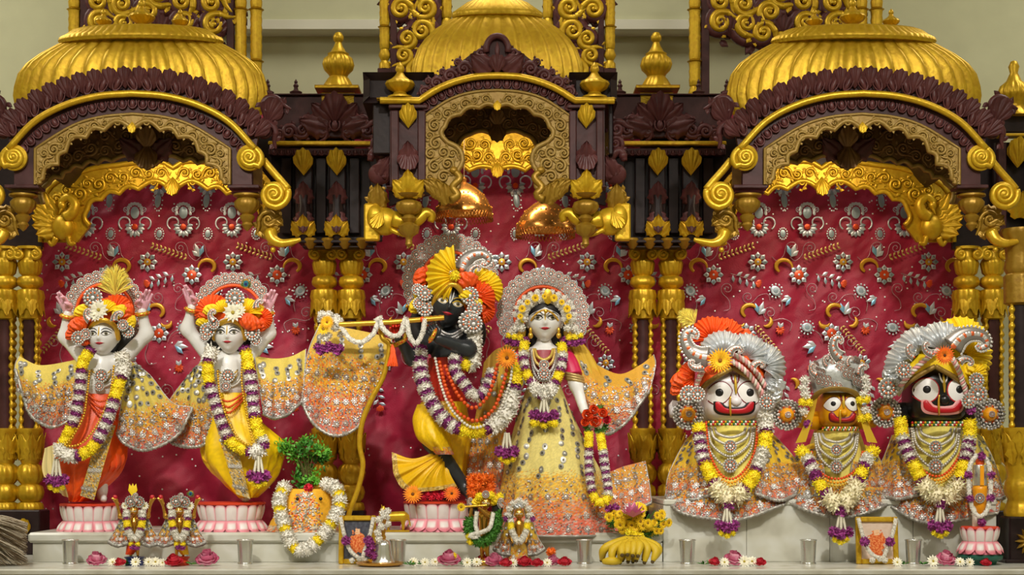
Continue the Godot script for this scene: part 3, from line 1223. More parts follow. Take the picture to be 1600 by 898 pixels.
	b.slab(poly(x0,[Vector2(-207,388)] + mirrored(topr).slice(1,-1) + [Vector2(207,388),Vector2(282,388),Vector2(282,190),Vector2(-282,190),Vector2(-282,388)],zr),zr - 0.06,zr - 0.02)
	emit(t,"rear_board",b,M.wood_dark)
	b = MB.new()
	b.slab(poly(x0,mirrored(topr) + [Vector2(150,378)] + rev(bot) + [Vector2(-150,378)],zr),zr - 0.03,zr)
	var rp := emit(t,"rear_panel",b,M.gold)
	for lp in [bot,mirrored(topr)]:
		b = MB.new()
		b.tube(path3(x0,lp,zr + 0.004),PackedFloat32Array([S(4.2,zr)]),8)
		emit(rp,"cusped_edge",b,M.gold)
	for s in [-1.0,1.0]:
		for a in [[18,270,7,0.2],[38,272,7,2.4],[58,270,8,0.1],[78,277,8,2.2],[98,278,8,-0.3],[116,288,9,1.9],[134,287,7,-0.4],[146,303,9,1.4],[166,298,8,-0.8],[182,312,8,1.0],[160,322,7,-1.0],[30,285,6,1.2],[72,288,6,-1.0],[196,334,7,0.4]]:
			place_at(rp,"scroll_carving","scroll_gold",Q(x0,s * a[0],a[1],zr + 0.004),S(a[2] * 1.15,zr),a[3],s < 0)
		peacock(t,x0,s,zr + 0.01)
	place_at(t,"pendant_leaf","shell_gold",Q(x0,0,276,zr + 0.012),S(30,zr),PI)
	# carved bronze-brown board half way back,cusped below
	var zm := 0.2
	var medge := mirrored(cusps([Vector2(2,262),Vector2(12,257),Vector2(56,251),Vector2(78,255),Vector2(102,260),Vector2(122,266),Vector2(134,277),Vector2(154,286),Vector2(163,318)],0.26))
	b = MB.new()
	b.slab(poly(x0,[Vector2(-178,318)] + mirrored(smooth2([Vector2(0,176),Vector2(60,182),Vector2(110,196),Vector2(150,216),Vector2(178,244)],14)) + [Vector2(178,318)] + rev(medge),zm),zm - 0.03,zm)
	var mp := emit(t,"middle_board",b,M.bronze)
	b = MB.new()
	b.tube(path3(x0,medge,zm + 0.004),PackedFloat32Array([S(4,zm)]),8)
	emit(mp,"cusped_edge",b,M.gold_panel)
	for s in [-1.0,1.0]:
		for a in [[22,236,9,0.4],[44,228,10,2.3],[66,236,9,0.0],[88,232,10,2.0],[108,244,9,-0.5],[34,212,9,0.6],[66,212,9,-0.2],[98,220,8,1.6],[126,246,8,1.2],[142,262,8,-0.4],[156,276,6,1.0]]:
			place_at(mp,"scroll_carving","scroll_bronze",Q(x0,s * a[0],a[1],zm + 0.004),S(a[2],zm),a[3],s < 0)
		place_at(mp,"board_leaf","leaf_wood",Q(x0,s * 10,244,zm + 0.004),S(40,zm),-s * 0.9)
	place_at(mp,"board_leaf","shell_bronze",Q(x0,0,224,zm + 0.006),S(42,zm),PI)
	place_at(mp,"board_leaf","shell_bronze",Q(x0,0,236,zm + 0.006),S(36,zm),0)
	# corner posts: plinth mouldings,hanging pots,brackets
	for s in [-1.0,1.0]:
		b = MB.new()
		b.box(Q(x0,s * 172 - 26,300,zf - 0.12),Q(x0,s * 172 + 26,288,zf + 0.0),0.006)
		b.box(Q(x0,s * 172 - 22,304,zf - 0.10),Q(x0,s * 172 + 22,300,zf - 0.02),0.003)
		emit(t,"post_block",b,M.wood)
		var at := Q(x0,s * 175,304,zf - 0.06)
		var u := S(1,zf)
		b = MB.new()
		b.lathe(at,[Vector3(0,0,0),Vector3(22 * u,0,0),Vector3(22 * u,-3 * u,0),Vector3(15 * u,-6 * u,0),Vector3(20 * u,-12 * u,0.1),Vector3(19 * u,-20 * u,0.12),Vector3(12 * u,-28 * u,0.08),Vector3(8 * u,-31 * u,0),Vector3(12 * u,-34 * u,0),Vector3(11 * u,-38 * u,0),Vector3(7 * u,-44 * u,0),Vector3(9 * u,-48 * u,0),Vector3(5 * u,-54 * u,0),Vector3(0,-58 * u,0)],40,14)
		emit(t,"hanging_pot",b,M.gold_carved)
		place_at(t,"bracket_scroll","scroll_carved",Q(x0,s * 206,344,zf - 0.10),S(15,zf),0.4,s < 0)
		place_at(t,"bracket_leaf","leaf_carved",Q(x0,s * 190,362,zf - 0.12),S(44,zf),-s * 1.0)
		place_at(t,"bracket_leaf","leaf_carved",Q(x0,s * 196,330,zf - 0.12),S(40,zf),-s * 2.2)
		b = MB.new()      # turned-up tail of the bracket beast
		b.tube(cat([Q(x0,s * 208,362,zf - 0.1),Q(x0,s * 214,374,zf - 0.08),Q(x0,s * 228,380,zf - 0.07),Q(x0,s * 246,377,zf - 0.07),Q(x0,s * 258,374,zf - 0.07)],14),PackedFloat32Array([S(9,zf),S(11,zf),S(8,zf),S(3,zf)] if false else [S(11,zf),S(3,zf)]),10)
		b.ball(Q(x0,s * 214,390,zf - 0.08),Vector3.ONE * S(4.5,zf),8,6)
		emit(t,"bracket_tail",b,M.gold_bright)
	return t

func canopy_lamp(x0: float,zf: float,py: float) -> void:
	# slim lamp bar fixed behind the front arch,it lights the statues and the rear arch
	var at := Q(x0,0,py,0.12)
	var t := thing("canopy_lamp","slim lamp bar inside the canopy over the " + ("black flute statue" if x0 == 0.0 else ("raised-arm pair" if x0 < 0.0 else "wide-eyed trio")),"lamp",at,"lamp bars inside the canopies")
	var b := MB.new()
	b.box(at + Vector3(-0.26,0.0,-0.03),at + Vector3(0.26,0.05,0.03),0.006)
	emit(t,"housing",b,M.lamp_body)
	b = MB.new()
	b.box(at + Vector3(-0.25,-0.008,-0.026),at + Vector3(0.25,0.0,0.026),0.002)
	emit(t,"lamp_strip",b,M.lamp_glow)
	var l := AreaLight3D.new()
	l.name = "bar_light"
	l.area_size = Vector2(0.5,0.05)
	l.light_color = hue(255,232,196)
	l.light_energy = 0.5 if x0 == 0.0 else 0.6
	l.area_range = 20.0
	l.shadow_enabled = true
	add_child(l)
	l.position = at + Vector3(0,-0.02,-0.02)
	l.rotation_degrees.x = -62.0

func scroll_end(t: Node3D,x0: float,s: float,z: float,from: Vector2,c: Vector2,r: float) -> void:
	var u := S(1,z)
	var cc := Q(x0,s * c.x,c.y,z + 0.015)
	var st := Q(x0,s * from.x,from.y,z + 0.02)
	var a0 := atan2(st.y - cc.y,st.x - cc.x)
	var sp := spiral(cc,(st - cc).length(),3.0 * u,a0,-s * 2.4,60)
	var path := PackedVector3Array()
	var rad := PackedFloat32Array()
	for i in sp.size():
		var k := i / 59.0
		var d := sp[i] - cc
		var want := lerpf((st - cc).length(),r * 0.82 * u,smoothstep(0.0,0.12,k)) if k < 0.12 else d.length()
		path.append(cc + d.normalized() * minf(maxf(want,d.length()),r * 0.86 * u if k > 0.1 else 1.0) + Vector3(0,0,0.02 * k))
		rad.append(lerpf(5.6,3.2,k) * u)
	var b := MB.new()
	b.tube(path,rad,10)
	b.lathe(Vector3.ZERO,[],3)
	var disc := MB.new()
	disc.lathe(Vector3.ZERO,[Vector3(0,-6 * u,0),Vector3(r * 0.85 * u,-6 * u,0),Vector3(r * 0.85 * u,0,0),Vector3(r * 0.5 * u,4 * u,0),Vector3(0,9 * u,0)],28)
	b.add(disc,Transform3D(Basis(Vector3(1,0,0),PI / 2),cc))
	emit(t,"arch_scroll",b,M.gold)

func peacock(t: Node3D,x0: float,s: float,z: float) -> void:
	var u := S(1,z)
	var at := Q(x0,s * 172,350,z)
	var b := MB.new()
	b.ball(at + Vector3(-s * 2 * u,-6 * u,6 * u),Vector3(17,20,13) * u,18,12)
	b.tube(cat([at + Vector3(-s * 6,8,10) * u,at + Vector3(-s * 18,16,12) * u,at + Vector3(-s * 22,30,12) * u,at + Vector3(-s * 12,40,12) * u,at + Vector3(-s * 2,34,12) * u,at + Vector3(-s * 2,26,12) * u],20),PackedFloat32Array([10 * u,8 * u,6 * u] if false else [10 * u,4.5 * u]),10)
	b.ball(at + Vector3(-s * 2,27,13) * u,Vector3(6,7,6) * u,10,8)
	b.tube(PackedVector3Array([at + Vector3(-s * 2,22,14) * u,at + Vector3(s * 2,13,15) * u]),PackedFloat32Array([3 * u,0.6 * u]),6)
	b.tube(cat([at + Vector3(-s * 10,-20,8) * u,at + Vector3(-s * 14,-32,8) * u,at + Vector3(-s * 22,-30,8) * u],8),PackedFloat32Array([5 * u,3 * u]),8)
	b.tube(cat([at + Vector3(s * 8,-22,8) * u,at + Vector3(s * 14,-33,8) * u,at + Vector3(s * 20,-28,8) * u],8),PackedFloat32Array([5 * u,3 * u]),8)
	emit(t,"peacock_carving",b,M.gold)
	for k in 6:
		place_at(t,"peacock_plume","leaf_gold",at + Vector3(s * (8 + k * 2.4),-8 + k * 3.0,4 - k) * u,(32 + k * 2) * u,-s * (1.9 - k * 0.36))

func centre_canopy() -> void:
	var x0 := 0.0
	var zf := 0.55
	var zr := -0.45
	var t := thing("shrine_canopy","carved wood canopy with round gilded dome over the black flute statue","canopy",Vector3(x0,2.85,0.05))
	dome_part(t,"dome",x0,0.36,[[126,160,0.02],[130,132,0.07],[131,118,0.085],[128,98,0.09],[121,78,0.09],[110,62,0.09],[94,46,0.085],[72,31,0.07],[64,27,0.04]],30,0.36)
	dome_part(t,"dome_lid",x0,0.36,[[60,30,0.0],[70,29,0.0],[72,25,0.01],[70,20,0.012],[58,12,0.03],[48,5,0.03],[36,0,0.03],[0,-2,0.0]],36,0.42)
	urn(t,"finial",Q(x0,0,1,0.34),S(60,0.34),M.gold)
	for s in [-1.0,1.0]:
		urn(t,"corner_urn",Q(x0,s * 152,154,zf - 0.03),S(58,zf),M.gold,12)
	var arch := smooth2([Vector2(0,118),Vector2(35,120),Vector2(70,129),Vector2(97,141),Vector2(122,157)],18)
	var line := [Vector2(-183,157)] + mirrored(arch) + [Vector2(183,157)]
	var low := []
	for a in arch:
		low.append(Vector2(a.x * 0.95,a.y + 9))
	var b := MB.new()
	b.slab(poly(x0,mirrored(arch) + rev(mirrored(low)),zf),zr,zf - 0.06)
	b.box(Q(x0,-178,178,zr),Q(x0,-110,158,zf) + Vector3(0,0,-0.07),0.004)
	b.box(Q(x0,110,178,zr),Q(x0,178,158,zf) + Vector3(0,0,-0.07),0.004)
	emit(t,"vault",b,M.wood_dark)
	var outer := [Vector2(-114,292),Vector2(-114,181)] + mirrored(smooth2([Vector2(0,141),Vector2(38,144),Vector2(74,155),Vector2(114,181)],12)).slice(1,-1) + [Vector2(114,181),Vector2(114,292)]
	b = MB.new()
	b.slab(poly(x0,[Vector2(-168,290),Vector2(-168,157)] + mirrored(arch) + [Vector2(168,157),Vector2(168,290)] + rev(outer),zf),zf - 0.06,zf - 0.01)
	emit(t,"front_board",b,M.wood)
	var el := even(path3(x0,mirrored(smooth2([Vector2(0,131),Vector2(35,133),Vector2(68,142),Vector2(94,153),Vector2(112,166)],16)),zf),17)
	for i in 17:
		place_at(t,"egg_carving","egg_wood",el[i],S(14,zf),-(i - 8) / 8.0 * 0.6)
	b = MB.new()
	b.tube(path3(x0,line,zf + 0.02),PackedFloat32Array([S(5.5,zf)]),10)
	b.box(Q(x0,-186,162,zf - 0.1),Q(x0,-120,153,zf + 0.02),0.008)
	b.box(Q(x0,120,162,zf - 0.1),Q(x0,186,153,zf + 0.02),0.008)
	emit(t,"arch_moulding",b,M.gold)
	# crest with a shell niche
	var top := [Vector2(0,54),Vector2(14,58),Vector2(24,72),Vector2(38,81),Vector2(58,96),Vector2(84,111),Vector2(106,123),Vector2(126,146)]
	b = MB.new()
	b.slab(poly(x0,mirrored(top) + rev(mirrored(arch)),zf),zf - 0.05,zf - 0.015)
	var cb := emit(t,"crest_board",b,M.wood)
	for s in [-1.0,1.0]:
		for a in [[30,100,12,0.6],[52,108,11,0.2],[74,119,10,0.0],[95,130,9,-0.3],[114,144,8,-0.6],[26,84,8,1.4],[62,98,7,1.6],[86,113,6,1.4],[108,127,6,1.2]]:
			place_at(t,"crest_scroll","scroll_wood",Q(x0,s * a[0],a[1],zf - 0.01),S(a[2],zf),a[3],s < 0)
		place_at(t,"crest_leaf","leaf_wood",Q(x0,s * 10,112,zf + 0.01),S(40,zf),-s * 0.9)
	var niche := PackedVector3Array()
	for i in 15:
		var a := -0.3 + (PI + 0.6) * i / 14.0
		niche.append(Q(x0,cos(a) * 17,76 - sin(a) * 20,zf + 0.002))
	b = MB.new()
	b.tube(niche,PackedFloat32Array([S(5,zf)]),8)
	emit(t,"crest_niche",b,M.wood_carved)
	place_at(t,"crest_leaf","shell_wood",Q(x0,0,116,zf + 0.01),S(30,zf),0)
	b = MB.new()
	b.lathe(Q(x0,0,98,zf + 0.015),[Vector3(0,0,0),Vector3(S(5,zf),S(3,zf),0),Vector3(S(3,zf),S(12,zf),0),Vector3(S(4,zf),S(20,zf),0),Vector3(S(2.6,zf),S(27,zf),0),Vector3(0,S(33,zf),0)],14)
	emit(t,"crest_figure",b,M.wood_carved)
	# gilt front panel
	var inn := mirrored(cusps([Vector2(2,166),Vector2(28,168),Vector2(58,178),Vector2(82,198),Vector2(86,214)],0.2) + smooth2([Vector2(78,222),Vector2(60,232),Vector2(54,252),Vector2(64,272),Vector2(60,290),Vector2(66,296)],14))
	b = MB.new()
	b.slab(poly(x0,outer + rev(inn),zf),zf - 0.02,zf + 0.002)
	var fp := emit(t,"front_panel",b,M.gold_panel)
	b = MB.new()
	b.tube(path3(x0,inn,zf + 0.004),PackedFloat32Array([S(4,zf)]),8)
	emit(fp,"cusped_edge",b,M.gold_panel)
	b = MB.new()
	b.tube(path3(x0,outer,zf + 0.002),PackedFloat32Array([S(2.6,zf)]),6)
	emit(fp,"panel_edge",b,M.gold_panel)
	for s in [-1.0,1.0]:
		for a in [[18,155,6,0.2],[36,156,5,2.4],[50,163,7,-0.2],[68,166,5.5,2.0],[78,178,7,-0.7],[94,180,6,1.5],[98,196,8,-1.2],[106,212,6,1.0],[96,224,8,-1.4],[84,238,8,1.6],[104,240,7,-1.0],[78,256,8,0.8],[98,260,8,-1.5],[106,278,6,1.2],[84,276,8,-0.5],[70,240,6,0.3]]:
			place_at(fp,"scroll_carving","scroll_panel",Q(x0,s * a[0],a[1],zf + 0.004),S(a[2] * 1.2,zf),a[3],s < 0)
		# swan-necked end of the panel
		b = MB.new()
		b.tube(cat([Q(x0,s * 66,268,zf + 0.01),Q(x0,s * 58,278,zf + 0.015),Q(x0,s * 70,292,zf + 0.015),Q(x0,s * 62,304,zf + 0.015),Q(x0,s * 72,312,zf + 0.01)],16),PackedFloat32Array([S(5,zf),S(7,zf)]),8)
		b.ball(Q(x0,s * 68,266,zf + 0.012),Vector3(7,6,6) * S(1,zf),10,8)
		emit(t,"swan_neck",b,M.gold_carved)
		for k in 4:
			place_at(t,"swan_plume","leaf_carved",Q(x0,s * (76 + 4 * k),318 - k * 7,zf),S(32,zf),-s * (0.2 + 0.3 * k))
	place_at(t,"pendant_leaf","shell_gold",Q(x0,0,156,zf + 0.006),S(17,zf),PI)
	# rear arch
	var bot := mirrored(cusps([Vector2(3,264),Vector2(44,266),Vector2(62,258),Vector2(60,236)],0.14))
	var topr := cusps([Vector2(0,204),Vector2(30,202),Vector2(60,216),Vector2(76,240),Vector2(84,270),Vector2(96,300)],0.16)
	b = MB.new()
	b.slab(poly(x0,[Vector2(-170,320),Vector2(-170,140),Vector2(170,140),Vector2(170,320)] + rev(mirrored(topr)),zr),zr - 0.06,zr - 0.02)
	emit(t,"rear_board",b,M.wood_dark)
	b = MB.new()
	b.slab(poly(x0,mirrored(topr) + rev([Vector2(-70,300)] + bot + [Vector2(70,300)]),zr),zr - 0.03,zr)
	var rp := emit(t,"rear_panel",b,M.gold)
	for lp in [[Vector2(-66,262)] + bot.slice(9,bot.size() - 9) + [Vector2(66,262)],mirrored(topr)]:
		b = MB.new()
		b.tube(path3(x0,lp,zr + 0.004),PackedFloat32Array([S(4,zr)]),8)
		emit(rp,"cusped_edge",b,M.gold)
	for s in [-1.0,1.0]:
		for a in [[14,246,7,0.4],[32,242,8,2.2],[50,248,7,0.0],[20,226,7,1.0],[42,224,8,2.6],[60,232,6,-0.6],[70,256,7,1.2],[78,278,7,0.6],[14,256,5,2.0]]:
			place_at(rp,"scroll_carving","scroll_gold",Q(x0,s * a[0],a[1],zr + 0.004),S(a[2] * 1.15,zr),a[3],s < 0)
	place_at(t,"pendant_leaf","shell_gold",Q(x0,0,252,zr + 0.012),S(26,zr),PI)
	var zm := 0.2
	var medge := mirrored(cusps([Vector2(2,214),Vector2(12,207),Vector2(42,209),Vector2(60,224),Vector2(66,244),Vector2(74,270),Vector2(84,296)],0.14))
	b = MB.new()
	b.slab(poly(x0,[Vector2(-112,296),Vector2(-112,170)] + mirrored(smooth2([Vector2(0,138),Vector2(50,146),Vector2(88,162)],8)) + [Vector2(112,170),Vector2(112,296)] + rev(medge),zm),zm - 0.03,zm)
	var mp := emit(t,"middle_board",b,M.bronze)
	b = MB.new()
	b.tube(path3(x0,medge,zm + 0.004),PackedFloat32Array([S(4,zm)]),8)
	emit(mp,"cusped_edge",b,M.gold_panel)
	for s in [-1.0,1.0]:
		for a in [[18,194,8,0.4],[38,190,8,2.3],[56,200,8,0.0],[74,206,8,2.0],[76,228,8,-0.5],[26,176,7,0.6],[60,178,7,-0.2],[84,250,7,1.0]]:
			place_at(mp,"scroll_carving","scroll_bronze",Q(x0,s * a[0],a[1],zm + 0.004),S(a[2],zm),a[3],s < 0)
	place_at(mp,"board_leaf","shell_bronze",Q(x0,0,190,zm + 0.006),S(32,zm),PI)
	place_at(mp,"board_leaf","shell_bronze",Q(x0,0,200,zm + 0.006),S(28,zm),0)
	# front posts with leaf capitals,hanging pots and brackets
	for s in [-1.0,1.0]:
		for dx in [118.0,160.0]:
			b = MB.new()
			b.box(Q(x0,s * dx - 6,292,zf - 0.02),Q(x0,s * dx + 6,172,zf + 0.015),0.005)
			emit(t,"post_fillet",b,M.wood)
		b = MB.new()
		b.box(Q(x0,s * 139 - 30,172,zf - 0.03),Q(x0,s * 139 + 30,163,zf + 0.02),0.005)
		emit(t,"post_moulding",b,M.wood)
		b = MB.new()
		b.box(Q(x0,s * 139 - 32,298,zf - 0.1),Q(x0,s * 139 + 32,290,zf + 0.02),0.005)
		emit(t,"post_moulding",b,M.wood)
		place_at(t,"post_leaf","shell_gold",Q(x0,s * 139,200,zf + 0.005),S(36,zf),0)
		place_at(t,"post_leaf","shell_wood",Q(x0,s * 139,228,zf),S(40,zf),PI)
		place_at(t,"post_leaf","leaf_wood",Q(x0,s * 139,262,zf),S(40,zf),0)
		for k in 3:
			place_at(t,"fleur_leaf","leaf_gold",Q(x0,s * 139 + (k - 1) * 4,304,zf + 0.01),S(38 if k == 1 else 30,zf),(1 - k) * 0.75)
		var at := Q(x0,s * 138,304,zf - 0.03)
		var u := S(1,zf)
		b = MB.new()
		b.lathe(at,[Vector3(0,0,0),Vector3(25 * u,0,0),Vector3(20 * u,-5 * u,0),Vector3(9 * u,-8 * u,0),Vector3(19 * u,-13 * u,0.1),Vector3(21 * u,-20 * u,0.14),Vector3(16 * u,-28 * u,0.08),Vector3(8 * u,-32 * u,0),Vector3(12 * u,-38 * u,0),Vector3(7 * u,-44 * u,0),Vector3(17 * u,-50 * u,0.1),Vector3(15 * u,-60 * u,0.12),Vector3(6 * u,-66 * u,0),Vector3(5 * u,-72 * u,0),Vector3(6 * u,-78 * u,0),Vector3(0,-84 * u,0)],40,8)
		emit(t,"hanging_pot",b,M.gold_carved)
		# elephant-head bracket
		var z := zf - 0.12
		u = S(1,z)
		var h := Q(x0,s * 176,346,z)
		b = MB.new()
		b.ball(h,Vector3(24,22,16) * u,18,12)
		b.ball(h + Vector3(s * 14,6,4) * u,Vector3(14,20,12) * u,14,10)
		b.tube(cat([h + Vector3(-s * 14,2,8) * u,h + Vector3(-s * 34,-2,10) * u,h + Vector3(-s * 52,2,10) * u,h + Vector3(-s * 64,12,10) * u,h + Vector3(-s * 74,8,10) * u,h + Vector3(-s * 72,-2,10) * u],20),PackedFloat32Array([14 * u,5 * u]),10)
		b.tube(cat([h + Vector3(-s * 10,-14,12) * u,h + Vector3(-s * 26,-22,14) * u,h + Vector3(-s * 38,-26,14) * u],10),PackedFloat32Array([4.5 * u,1.4 * u]),8)
		emit(t,"elephant_bracket",b,M.gold)
		place_at(t,"elephant_ear","shell_gold",h + Vector3(s * 2,14,14) * u,30 * u,PI + s * 0.5)
		b = MB.new()
		b.box(h + Vector3(s * 20 - 12,-30,-12) * u,h + Vector3(s * 20 + 12,28,6) * u,0.008)
		emit(t,"bracket_plate",b,M.gold)
		place_at(t,"bracket_scroll","scroll_carved",Q(x0,s * 188,305,z),S(11,z),0.4,s > 0)
		place_at(t,"bracket_leaf","leaf_carved",Q(x0,s * 186,324,z),S(36,z),0.0)
		# dark swan on the outer side of the post
		z = zf - 0.16
		u = S(1,z)
		h = Q(x0,s * 184,272,z)
		b = MB.new()
		b.ball(h,Vector3(18,17,12) * u,16,10)
		b.tube(cat([h + Vector3(-s * 6,6,4) * u,h + Vector3(-s * 8,24,4) * u,h + Vector3(s * 4,36,4) * u,h + Vector3(s * 12,30,4) * u,h + Vector3(s * 14,20,4) * u],18),PackedFloat32Array([9 * u,5 * u]),9)
		b.ball(h + Vector3(s * 12,28,5) * u,Vector3(7,7,6) * u,10,8)
		emit(t,"swan_carving",b,M.wood_carved)
		for k in 4:
			place_at(t,"swan_wing","leaf_wood",h + Vector3(-s * 2,-4 + 3 * k,10 - k) * u,34 * u,s * (0.5 + 0.35 * k))
		place_at(t,"post_scroll","scroll_wood",Q(x0,s * 186,202,z),S(13,z),-0.5,s > 0)
		place_at(t,"post_scroll","scroll_wood",Q(x0,s * 184,224,z),S(11,z),0.6,s > 0)
		b = MB.new()
		b.box(Q(x0,s * 168 - 6,290,zr),Q(x0,s * 168 + 6,160,zf - 0.06),0.004)
		emit(t,"side_beam",b,M.wood_dark)
	canopy_lamp(x0,zf,176)

# ---------- pierced towers behind the domes ----------
func towers() -> void:
	var z := -0.85
	var side := thing("pierced_screen","tall pierced scrollwork screen with gilt colonnettes behind the dome above the raised-arm pair","screen",Vector3(-1.777,2.9,z))
	var x0 := -1.777
	var top := -60.0
	for dx in [-176.0,84.0,108.0]:
		colonnette(side,Q(x0,dx,170,z),P(0,top,z).y,S(9,z))
	for dx in [-160.0,68.0]:
		var b := MB.new()
		b.box(Q(x0,dx - 6,190,z - 0.02),Q(x0,dx + 6,top,z + 0.02),0.004)
		emit(side,"frame_post",b,M.wood)
	for k in 12:
		var dx: float = [-136,-100,-136,-96,-6,-44,40,-2,44,-60,-70,30][k]
		var py: float = [4,8,36,38,4,-6,6,36,40,20,52,70][k]
		pierced(side,Q(x0,dx,py,z),S(15,z),[0.4,2.6,-0.6,1.8,0.8,2.2,0.0,1.6,-0.8,1.2,0.2,2.0][k],k % 2 == 0)
	for k in 5:
		place_at(side,"scroll_leaf","shell_wood",Q(x0,-120 + 40 * k,60,z),S(34,z),0.3 - 0.2 * k)
	copy(side,Vector3(1.777,2.9,z),"tall pierced scrollwork screen with gilt colonnettes behind the dome above the wide-eyed trio")
	var mid := thing("pierced_screen","tall pierced scrollwork screen with gilt colonnettes behind the round middle dome","screen",Vector3(0,2.9,z))
	for s in [-1.0,1.0]:
		for dx in [176.0,79.0]:
			colonnette(mid,Q(0,s * dx,108 if dx > 100 else 60,z),P(0,top,z).y,S(8,z))
		var b := MB.new()
		b.box(Q(0,s * 176 - 10,170,z - 0.03),Q(0,s * 176 + 10,106,z + 0.03),0.004)
		for dx in [162.0,92.0]:
			b.box(Q(0,s * dx - 5,170,z - 0.02),Q(0,s * dx + 5,top,z + 0.02),0.004)
		emit(mid,"frame_post",b,M.wood)
		for a in [[118,50,15,0.6],[140,62,13,2.2],[150,16,14,0.0],[112,14,15,2.8],[134,-8,14,1.0],[108,88,12,0.3],[146,88,12,2.0],[126,112,14,-0.5],[110,34,10,1.0]]:
			pierced(mid,Q(0,s * a[0],a[1],z),S(a[2],z),a[3],s < 0)
		for a in [[140,40,0.9],[120,70,-0.6],[130,20,2.6],[118,122,0.2]]:
			place_at(mid,"scroll_leaf","leaf_wood",Q(0,s * a[0],a[1],z),S(30,z),s * a[2])

func pierced(t: Node3D,at: Vector3,size: float,rot: float,flip: bool) -> void:
	place_at(t,"open_scroll","scroll_wood",at - Vector3(0,0,0.014),size * 1.7,rot,flip)
	place_at(t,"gilt_scroll","scroll_bold",at + Vector3(0,0,0.012),size * 1.12,rot,flip)

func colonnette(t: Node3D,foot: Vector3,ytop: float,r: float) -> void:
	var b := MB.new()
	var h := ytop - foot.y
	var pr := [Vector3(0,0,0),Vector3(r * 1.1,0,0),Vector3(r * 1.1,r,0.04),Vector3(r * 0.7,r * 1.6,0.05),Vector3(r * 1.2,r * 2.6,0.06),Vector3(r * 0.8,r * 3.8,0.05)]
	var y := r * 4.0
	while y < h - r:
		pr.append(Vector3(r * 0.95,y,0.08))
		pr.append(Vector3(r * 1.05,y + r * 1.0,0.08))
		if int(y / (r * 1.4)) % 6 == 5:
			pr.append(Vector3(r * 1.35,y + r * 1.2,0.04))
			pr.append(Vector3(r * 0.8,y + r * 1.45,0.04))
		y += r * 1.5
	pr.append(Vector3(0,h,0))
	b.lathe(foot,pr,32,8)
	emit(t,"colonnette",b,M.gold)

